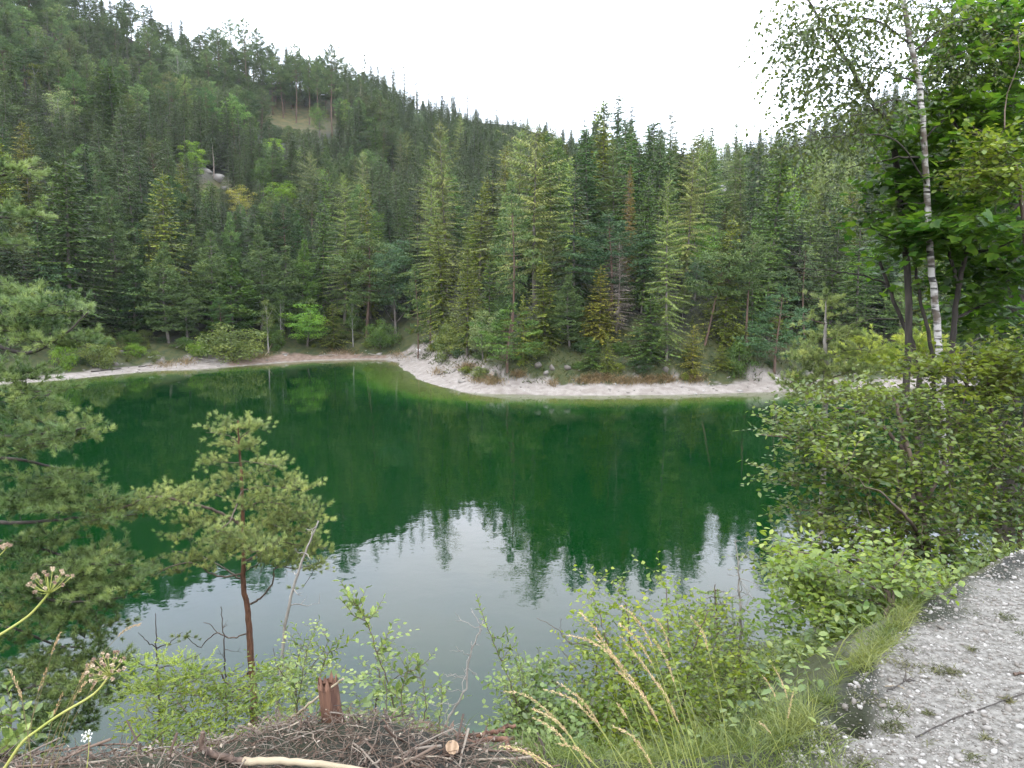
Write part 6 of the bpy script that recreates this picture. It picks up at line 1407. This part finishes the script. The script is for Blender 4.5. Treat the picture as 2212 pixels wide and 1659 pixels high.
# moss and herb clumps on the gravel
mb = MB()
for (x, y, s_, k_) in [(1905, 1378, 22, 60), (1880, 1345, 16, 40), (1972, 1398, 14, 40), (2010, 1330, 12, 30), (2080, 1330, 16, 40), (2150, 1345, 22, 60), (2205, 1380, 20, 60), (2080, 1395, 16, 40), (1960, 1440, 26, 70), (2035, 1448, 14, 40), (2105, 1440, 14, 40), (1870, 1470, 18, 40), (1845, 1510, 24, 60), (1760, 1540, 26, 60), (1925, 1530, 16, 40), (2010, 1540, 10, 24), (2095, 1515, 12, 24), (2190, 1525, 12, 24), (1800, 1590, 18, 40), (1920, 1590, 16, 60), (2150, 1600, 10, 20), (2000, 1610, 12, 20), (1860, 1640, 20, 40), (2100, 1640, 12, 24), (1950, 1350, 14, 30), (2040, 1290, 14, 30), (2130, 1260, 12, 30)]:
    x += rq.normal(0, 18); y += rq.normal(0, 10); P = gpt(x, y); w_ = s_ / FP * P[1] * rq.uniform(.5, 2.2); k_ = int(k_ * rq.uniform(.8, 4)); P = P + np.stack([rq.normal(0, w_ * .55, k_), rq.normal(0, w_ * .5, k_), np.zeros(k_)], 1); P[:, 2] = Hgt(P[:, 0], P[:, 1])
    blades(P, rq.uniform(.006, .028, k_), rq.uniform(.0015, .004, k_), 1.2, rq, mb, 1, .35, .2)
C = np.stack([rq.uniform(.9, 7, 30000), rq.uniform(2.1, 7.5, 30000)], 1); f_ = fbm(C[:, 0] * 2.6, C[:, 1] * 2.6, 4); C = C[(_samp(EG, C[:, 0], C[:, 1]) < .05) & (f_ > .10)][:6500]
P = np.stack([C[:, 0], C[:, 1], Hgt(C[:, 0], C[:, 1])], 1); blades(P, rq.uniform(.004, .018, len(P)), rq.uniform(.0015, .004, len(P)), 1.6, rq, mb, 1, .3, .2)
tag(link('moss_tufts', mb.mesh('moss_tufts', leafmat('gravel_moss', (.045, .06, .018), (.13, .125, .05), rough=.8, trans=.1, scale=4, tone=True, rnd=0), attr=True), kind='stuff'), 'small tufts of moss and grass dotted over the gravel', 'moss')
def stalk(pts, Y, head, label, name='grass_stalk', thick=.0012, hw=.0032, seed=0, group='golden grass stalks', mats=None, k=None):
    """culm from its foot to the tip, seed head over the last part; pts tip first"""
    r = np.random.default_rng(300 + seed); S = smooth_path(PXP(pts, Y)[::-1], 60); b0 = S[0]
    g0 = np.array([b0[0], b0[1], 8.36 if b0[2] > 8.36 else b0[2] - .02])
    if b0[2] > 8.38: S = np.vstack([curve(g0, b0, (0, 0, 0), 8)[:-1], S])
    t = thing(name, label, 'grass stalk', tuple(g0), group); n = len(S); a = MB(); V, F = tube(S, np.linspace(thick, thick * .35, n), 4); a.add(V, F); part('stem', a, (mats or (G_STEM, G_SEED))[0], t)
    L = np.concatenate([[0], np.cumsum(np.linalg.norm(np.diff(S, axis=0), axis=1))]); hl = head; m_ = int(hl / .0011 * 1.6) if k is None else k
    u = L[-1] - hl * r.random(m_) ** .85; Q = np.stack([np.interp(u, L, S[:, c]) for c in range(3)], 1); T = norm(np.stack([np.interp(u + .01, L, S[:, c]) - np.interp(u - .01, L, S[:, c]) for c in range(3)], 1))
    f = (L[-1] - u) / hl; wv = hw * np.sin(np.pi * np.clip(f * .85 + .12, 0, 1)) ** .7
    off = norm(r.normal(0, 1, Q.shape)); off -= (off * T).sum(1, keepdims=True) * T
    P = Q + off * (wv * r.random(m_))[:, None]; D = T + off * .5; V, F = stamp(DIA_V, DIA_F, P, D, r.normal(0, 1, P.shape), r.uniform(.004, .0075, m_), .0013)
    b = MB(); b.add(V, F, a=np.repeat(np.clip(r.normal(.55, .18, m_), 0, 1), 4)); part('seed_head', b, (mats or (G_STEM, G_SEED))[1], t, kind='stuff', attr=True)
    return t
ST = [([(1253, 1323), (1290, 1365), (1343, 1452), (1375, 1540), (1408, 1659)], 1.75, .17, 'uppermost of the two stalks over the left flank of the bright shrub'), ([(1228, 1372), (1275, 1385), (1323, 1419), (1358, 1469), (1400, 1560), (1440, 1659)], 1.7, .18, 'farthest left of the high stalks, nodding over the water'),
      ([(1285, 1375), (1320, 1410), (1355, 1454), (1395, 1510), (1426, 1572), (1455, 1659)], 1.65, .26, 'longest bushy stalk in the middle of the fan'), ([(1341, 1308), (1372, 1335), (1405, 1390), (1440, 1500), (1484, 1659)], 1.8, .14, 'highest stalk of the whole fan'),
      ([(1339, 1349), (1370, 1375), (1405, 1428), (1435, 1500), (1461, 1569), (1492, 1659)], 1.75, .13, 'stalk just below the highest one'), ([(1339, 1372), (1385, 1430), (1428, 1493), (1448, 1560), (1466, 1659)], 1.7, .17, 'stalk under the two highest, ending above the bare twig'),
      ([(1405, 1331), (1428, 1352), (1446, 1399), (1478, 1510), (1519, 1659)], 1.8, .10, 'short-headed stalk right of the highest one'), ([(1411, 1381), (1432, 1412), (1452, 1460), (1480, 1560), (1505, 1659)], 1.7, .12, 'pale fluffy stalk in the centre right of the fan'),
      ([(1494, 1333), (1515, 1362), (1531, 1408), (1560, 1539), (1578, 1659)], 1.8, .10, 'lone stalk farthest right of the fan'), ([(1089, 1494), (1125, 1498), (1162, 1519), (1200, 1555), (1232, 1592), (1275, 1659)], 1.6, .20, 'leftmost low nodding stalk over the tangle shrub'),
      ([(1174, 1491), (1215, 1500), (1256, 1528), (1308, 1592), (1340, 1659)], 1.6, .14, 'nodding stalk second from left, lower group'), ([(1206, 1475), (1235, 1495), (1267, 1525), (1314, 1598), (1361, 1659)], 1.65, .15, 'straight-tipped stalk third from left, lower group'),
      ([(1152, 1531), (1185, 1548), (1221, 1578), (1272, 1659)], 1.55, .10, 'short stalk below the leftmost nodding one'), ([(1152, 1551), (1180, 1565), (1212, 1592), (1262, 1659)], 1.5, .10, 'lowest short stalk in the left group'), ([(1080, 1613), (1110, 1615), (1139, 1627), (1180, 1659)], 1.45, .10, 'stalk cut by the bottom edge, farthest left'),
      ([(1109, 1619), (1135, 1625), (1162, 1636), (1200, 1664)], 1.45, .09, 'stalk cut by the bottom edge, second'), ([(1203, 1607), (1230, 1612), (1256, 1624), (1297, 1664)], 1.5, .09, 'stalk near the bottom edge under the third one'), ([(1320, 1567), (1350, 1580), (1373, 1598), (1416, 1664)], 1.5, .13, 'thick golden stalk near the bottom centre'),
      ([(1333, 1519), (1348, 1542), (1361, 1566), (1390, 1659)], 1.7, .05, 'small stalk with short head beside the bare mossy branch'), ([(1423, 1478), (1440, 1505), (1455, 1537), (1478, 1590), (1499, 1659)], 1.65, .11, 'pale stalk low in the right half of the fan'), ([(1332, 1446), (1385, 1500), (1426, 1572), (1452, 1659)], 1.62, .16, 'brown stalk crossing the longest one'),
      ([(1648, 1459), (1662, 1480), (1675, 1507), (1686, 1580), (1690, 1620)], 2.6, .10, 'short stalk at the gravel rim, left one'), ([(1669, 1437), (1686, 1468), (1701, 1510), (1705, 1570), (1700, 1620)], 2.7, .15, 'feathery stalk at the gravel rim, middle one'), ([(1713, 1496), (1706, 1530), (1700, 1570), (1694, 1625)], 2.5, .10, 'orange-brown upright stalk at the gravel rim'),
      ([(1640, 1560), (1655, 1572), (1668, 1590), (1690, 1640)], 2.4, .06, 'small drooping stalk below the rim group')]
for i, (pts, Y, h, lb) in enumerate(ST): stalk(pts, Y, h, 'golden grass stalk, ' + lb, seed=i)
SL = [([(302, 1349), (280, 1356), (256, 1374), (190, 1450), (150, 1540), (117, 1659)], 1.6, .06, 'long arching one reaching far right over the second umbel'), ([(130, 1367), (123, 1385), (114, 1406), (90, 1490), (63, 1577), (50, 1659)], 1.55, .055, 'straight tall one between the two umbels'),
      ([(199, 1428), (184, 1450), (168, 1482), (130, 1560), (89, 1659)], 1.5, .06, 'leaning one crossing left of the second umbel'), ([(184, 1474), (172, 1492), (158, 1511), (130, 1580), (104, 1659)], 1.5, .05, 'one just under the second umbel'), ([(134, 1501), (126, 1520), (117, 1542), (103, 1600), (89, 1659)], 1.45, .05, 'short one over the thick green stem'),
      ([(101, 1444), (92, 1470), (82, 1498), (72, 1540), (63, 1600)], 1.6, .06, 'brownish one left of the tall straight one'), ([(22, 1447), (34, 1475), (47, 1511), (58, 1575), (70, 1659)], 1.4, .07, 'bristly one farthest left, leaning left'), ([(209, 1469), (184, 1510), (158, 1555), (140, 1600), (120, 1659)], 1.5, .03, 'thin one without much seed right of the others')]
for i, (pts, Y, h, lb) in enumerate(SL): stalk(pts, Y, h, 'straw-coloured grass stalk, ' + lb, seed=50 + i, group='dry grass stalks at the lower left', thick=.0009, hw=.0026, mats=(G_STRAW, G_STRAW))
# ---- umbels
M_UMB = leafmat('umbel_stem', (.30, .33, .07), (.42, .40, .12), rough=.5, trans=.1, scale=12, rnd=0)
M_SEEDU = leafmat('umbel_seeds', (.26, .18, .12), (.50, .42, .27), rough=.7, trans=.15, scale=40, tone=True, rnd=0)
M_WHITE = leafmat('white_petals', (.70, .70, .66), (.80, .80, .76), rough=.6, trans=.3, scale=20, tone=True, rnd=0)
def umbel(label, cpt, stem, Y, R_, nrays, up, seed, headr=.0048, st=.0026, white=False, name='umbel_flower'):
    r = np.random.default_rng(seed); c = at(cpt[0], cpt[1], Y); S = smooth_path(np.vstack([PXP(stem[::-1], Y), [c]]), 40); t = thing(name, label, 'wild flower', tuple(S[0]))
    a = MB(); V, F = tube(S, np.linspace(st * 1.25, st * .8, 40), 8); a.add(V, F); part('stem', a, M_UMB, t, smooth=True); up = norm(up)
    A = norm(np.cross(up, [0.2, 1, .1])); B = np.cross(up, A)
    for i in range(nrays):
        an = i * 2.39996; q = math.sqrt((i + .5) / nrays); d = norm(up * (1.15 - .55 * q * q) + (math.cos(an) * A + math.sin(an) * B) * q * 1.15); L = R_ * r.uniform(.85, 1.1)
        e_ = c + d * L; P = curve(c, e_, -up * L * .06, 5); V, F = tube(P, np.array([.0009, .0008, .0007, .0006, .0006]), 4); b = MB(); b.add(V, F); part('ray', b, M_UMB, t)
        h = MB(); m_ = 34; o_ = norm(r.normal(0, 1, (m_, 3)) + d * .5); V, F = stamp(DIA_V * [1, 1, 1], DIA_F, e_ + o_ * headr * .35 * r.random((m_, 1)), o_, r.normal(0, 1, (m_, 3)), headr * r.uniform(.6, 1.05, m_), headr * .5); h.add(V, F, a=np.repeat(np.clip(r.normal(.55, .2, m_), 0, 1), 4)); part('seed_cluster', h, M_WHITE if white else M_SEEDU, t, attr=True)
    return t
umbel('large seeding umbel on a thick green stem, upper left one', (106, 1281), [(80, 1312), (54, 1336), (0, 1371), (-60, 1405), (-150, 1500), (-190, 1659)], 1.45, .045, 22, (.05, -.12, 1), 1)
umbel('large seeding umbel on a long curved stem, lower right one', (237, 1458), [(215, 1487), (190, 1508), (127, 1545), (80, 1578), (47, 1605), (10, 1659), (-20, 1700)], 1.45, .042, 26, (.0, -.45, .9), 2)
umbel('small closed umbel bud cut by the left edge', (12, 1186), [(2, 1197), (-30, 1230), (-90, 1320), (-150, 1500)], 1.5, .010, 9, (.1, -.1, 1), 3, headr=.0045, st=.0012)
umbel('flat white flower cluster near the bottom left', (191, 1590), [(192, 1610), (190, 1640), (185, 1680)], 2.3, .020, 12, (.2, -.9, .5), 4, headr=.0045, st=.0012, white=True)

# ------------------------------------------------------------------ things on the far shore
P = hit(905, 772); b0 = P + [0, -.25, 0]; t = thing('small_notice', 'tiny white notice board on a post at the tip of the tongue', 'sign', tuple(b0))
PA = bark('white_board', (.75, .75, .73), (.82, .82, .80), 2); a = MB(); c = b0 + [0, 0, .75]
def box(mb, c, s, mi=0):
    c = np.array(c); s = np.array(s) / 2; V = np.array([[x, y, z] for x in (-1, 1) for y in (-1, 1) for z in (-1, 1)]) * s + c; mb.add(V, [[0, 1, 3, 2], [4, 6, 7, 5], [0, 4, 5, 1], [2, 3, 7, 6], [0, 2, 6, 4], [1, 5, 7, 3]], mi)
box(a, b0 + [0, 0, .9], (.5, .04, .42)); part('board', a, PA, t); a = MB(); capped(a, np.array([b0 + [0, .06, 0], b0 + [0, .06, 1.1]]), np.array([.04, .04]), 6); part('post', a, B_GREY, t)
rk = np.random.default_rng(90)
for i, (x, y, w, lb, tn) in enumerate([(258, 762, 30, 'tall grey boulder standing behind the left shore bushes', .45), (238, 768, 22, 'pale boulder left of the tall grey one', .6), (246, 790, 24, 'low grey rock at the foot of the left bushes', .5), (222, 797, 20, 'grey rock lying on the left beach', .45), (300, 800, 8, 'small dark stone on the left beach', .3), (1162, 792, 30, 'grey rock slab under the moss behind the white shore', .5), (1195, 797, 26, 'rough grey rock in the bank, middle of the white shore', .45), (1225, 800, 20, 'grey rock under the low spruces on the bank', .4),
                                       (1180, 812, 22, 'pale rock at the top of the white scree', .75), (1065, 806, 14, 'pale stone by the foot of the open pine', .8), (1400, 808, 22, 'grey rock in the bank left of the golden spruce', .5), (1440, 806, 26, 'grey rock ledge near the golden spruce', .45), (1380, 795, 16, 'dark rock high on the bank', .35), (985, 798, 16, 'white rock on the slope of the tip', .9), (950, 790, 18, 'white rock outcrop near the tip', .9), (1010, 815, 12, 'white stone on the pale slope', .9)]):
    P = hit(x, y)
    if P is not None: rock(x, y, w, lb, 'boulder' if w > 18 else 'stone', tn * .62, 'rock', P=P, flat=rk.uniform(.55, .85), seed=400 + i)
mb = MB(); m_ = 2600; az = np.radians(rk.uniform(-33, 22, m_)); rr = rk.uniform(70, 122, m_); X, Y = rr * np.sin(az), rr * np.cos(az); z = Hgt(X, Y); s = Sfar(X, Y); k = (s > -.6) & (s < 4.5); X, Y, z = X[k], Y[k], z[k]; n_ = len(X)
V, F = stamp(IV * (1 + rk.normal(0, .15, (12, 1))) * [1, .8, .55], IF, np.stack([X, Y, z], 1), rk.normal(0, 1, (n_, 3)) * [1, 1, .2], rk.normal(0, .3, (n_, 3)) + [0, 0, 1], rk.lognormal(math.log(.10), .5, n_)); mb.add(V, F, a=np.repeat(np.clip(rk.normal(.6, .2, n_), 0, 1), 12))
tag(link('shore_pebbles', mb.mesh('shore_pebbles', STONE, attr=True), kind='stuff'), 'scattered pale stones along the far waterline', 'pebbles')
def drift(label, a_, b_, r0, mt, up=.1, lift=0):
    A = hit(*a_); B = hit(*b_)
    if A is None or B is None: return
    S = curve(A + [0, 0, up], B + [0, 0, up + lift], rk.normal(0, .1, 3), 8, .03, rk); o = MB(); capped(o, S, np.linspace(r0, r0 * .5, 8), 6); q = link('driftwood', o.mesh('driftwood', mt, S[0])); q.location = S[0]; tag(q, label, 'driftwood', 'driftwood on the far beach')
drift('long dark drift log along the left waterline', (198, 805), (262, 799), .10, B_DARK); drift('short pale plank high on the left beach', (320, 774), (333, 773), .12, PA); drift('bleached branch lying down to the water left of the inner bay', (430, 778), (475, 791), .07, B_GREY, lift=.1); drift('second bleached branch crossing the first', (445, 786), (500, 783), .06, B_GREY, lift=.2)
drift('dark drift branch near the middle of the left beach', (300, 795), (330, 792), .07, B_DARK); drift('tangled grey branch under the willow bush', (380, 755), (398, 750), .08, B_GREY, lift=.5); drift('thin dark branch on the white slope of the tip', (945, 812), (972, 808), .05, B_DARK); drift('pale log at the back of the inner bay', (800, 768), (826, 770), .08, B_GREY); drift('fallen grey stick left of the thin birch, leaning', (572, 770), (592, 750), .06, B_PEEL, lift=.8)
drift('pale stick at the right end of the beach', (1675, 822), (1690, 826), .07, PA); drift('grey drift branch at the right of the bay', (690, 772), (730, 770), .06, B_GREY)
# dry reddish grass tufts on the white shore
mb = MB(); Pn = []
for (x, y, s_, k_) in [(1010, 795, 20, 160), (1040, 822, 22, 220), (1065, 826, 18, 160), (1120, 812, 16, 120), (1270, 824, 26, 260), (1300, 820, 26, 260), (1350, 826, 24, 220), (1400, 824, 24, 220), (1440, 822, 20, 160), (945, 805, 12, 60), (355, 790, 20, 100), (400, 784, 20, 100), (1195, 830, 10, 60), (1500, 822, 24, 120), (860, 770, 20, 100), (740, 762, 30, 160), (560, 772, 30, 120)]:
    for _ in range(k_ * 2):
        P = hit(x + rk.normal(0, s_ * .6), y + rk.normal(0, 4), 60, 140)
        if P is not None and P[2] > .1: Pn.append(P)
Pn = np.array(Pn); blades(Pn, rk.uniform(.25, .7, len(Pn)), rk.uniform(.02, .05, len(Pn)), .5, rk, mb, 1, .4, .2)
tag(link('dry_shore_grass', mb.mesh('dry_shore_grass', leafmat('dry_grass', (.16, .12, .05), (.26, .19, .085), trans=.2, tone=True, rnd=0), attr=True), kind='stuff'), 'tufts of dry reddish grass on the far shore bank', 'grass')
# knee-high cover on the mossy bank of the tongue
mb = MB(); X = rk.uniform(-14, 44, 26000); Y = rk.uniform(70, 112, 26000); z = Hgt(X, Y); s = Sfar(X, Y); k = (s > 3.2 + 4 * fbm(X * .4, Y * .4, 3)) & (s < 17); X, Y, z = X[k], Y[k], z[k]; Pn = np.stack([X, Y, z], 1)
blades(Pn, rk.uniform(.2, .6, len(Pn)), rk.uniform(.03, .09, len(Pn)), .8, rk, mb, 1, .35 + .5 * fbm(X * .2, Y * .2, 3), .15)
tag(link('bank_moss', mb.mesh('bank_moss', leafmat('heather_moss', (.035, .055, .012), (.085, .095, .02), trans=.15, tone=True, rnd=0, scale=.5), attr=True), kind='stuff'), 'mossy grass and bilberry cover on the bank behind the white shore', 'ground cover')
# pale rock knoll on the left slope
P = hit(468, 388); 
if P is not None:
    for i, (dx, dy, s_, lb) in enumerate([(0, 0, 1.5, 'big pale rock knoll on the left slope, under the bleached stub'), (2.0, -.8, 1.1, 'smaller pale rock stepping down to the right of the knoll'), (-1.9, -.6, 1.0, 'low pale rock left of the knoll')]):
        q = np.array([P[0] + dx, P[1] + dy, 0]); q[2] = gz(q[0], q[1]); o = rock(468 + i * 11, 388, s_ * .9999 if s_ < 1 else 0, lb, 'rock_outcrop', .62, 'rock', P=q, flat=.9) if False else None
        V, SFr = craggy(rk); V = V * [1.3, .9, .8] * s_; mb = MB(); mb.add(V, SFr, a=.5); o = link('rock_outcrop', mb.mesh('rock_outcrop', STONE, attr=True)); o.location = q; tag(o, lb, 'rock')
# white house glimpsed between the right-hand trees
P = hit(1560, 455); hx = at(1560, 440, P[1] if P is not None else 150)
hb = np.array([hx[0], hx[1] , gz(hx[0], hx[1])]); HS = 1.0
t = thing('white_house', 'small white house glimpsed through a gap between the right-hand trees', 'house', tuple(hb))
WALL = bark('white_render', (.42, .41, .40), (.52, .51, .50), 1.5, bump=.1); ROOF = bark('grey_roof', (.12, .11, .11), (.20, .19, .18), 3, bump=.2); GLS, nn_, ll_ = mat('window_glass'); p = nn_.new('ShaderNodeBsdfPrincipled'); p.inputs['Base Color'].default_value = (.03, .04, .05, 1); p.inputs['Roughness'].default_value = .08; o = nn_.new('ShaderNodeOutputMaterial'); ll_.new(p.outputs[0], o.inputs[0])
a = MB(); box(a, hb + [0, 3, 2.2], (8, 6, 6.4)); part('wall', a, WALL, t)
a = MB(); z0 = hb[2] + 5.35; x0, x1, y0, y1 = hb[0] - 4.5, hb[0] + 4.5, hb[1] - .6, hb[1] + 6.6; ym = (y0 + y1) / 2
a.add([[x0, y0, z0], [x1, y0, z0], [x1, ym, z0 + 2.6], [x0, ym, z0 + 2.6], [x0, y1, z0], [x1, y1, z0]], [[0, 1, 2, 3], [3, 2, 5, 4]]); a.add([[x0, y0, z0], [x0, ym, z0 + 2.6], [x0, y1, z0], [x1, y0, z0], [x1, y1, z0], [x1, ym, z0 + 2.6]], [[0, 1, 2], [3, 4, 5]]); part('roof', a, ROOF, t)
for i in (-2.6, 0, 2.6):
    for zz in (1.6, 4.1):
        a = MB(); box(a, hb + [i, -.03, zz], (1.1, .08, 1.3)); w_ = part('window', a, B_DARK, t); a = MB(); box(a, hb + [i, -.09, zz], (.9, .03, 1.1)); part('pane', a, GLS, w_)

# ------------------------------------------------------------------ thin morning haze over the valley
HZ = MB(); box(HZ, (0, 560, 88), (2400, 2200, 190)) if False else None
m, n, l = mat('haze_air'); pv = n.new('ShaderNodeVolumePrincipled'); pv.inputs['Color'].default_value = (.86, .91, 1, 1); pv.inputs['Density'].default_value = HAZE; pv.inputs['Anisotropy'].default_value = .2
o = n.new('ShaderNodeOutputMaterial'); l.new(pv.outputs[0], o.inputs['Volume'])
HZ = MB(); box(HZ, (0, 0, 84), (2100, 2100, 184)); hz = link('haze', HZ.mesh('haze', m), kind='stuff'); tag(hz, 'thin pale haze lying over the valley', 'haze')
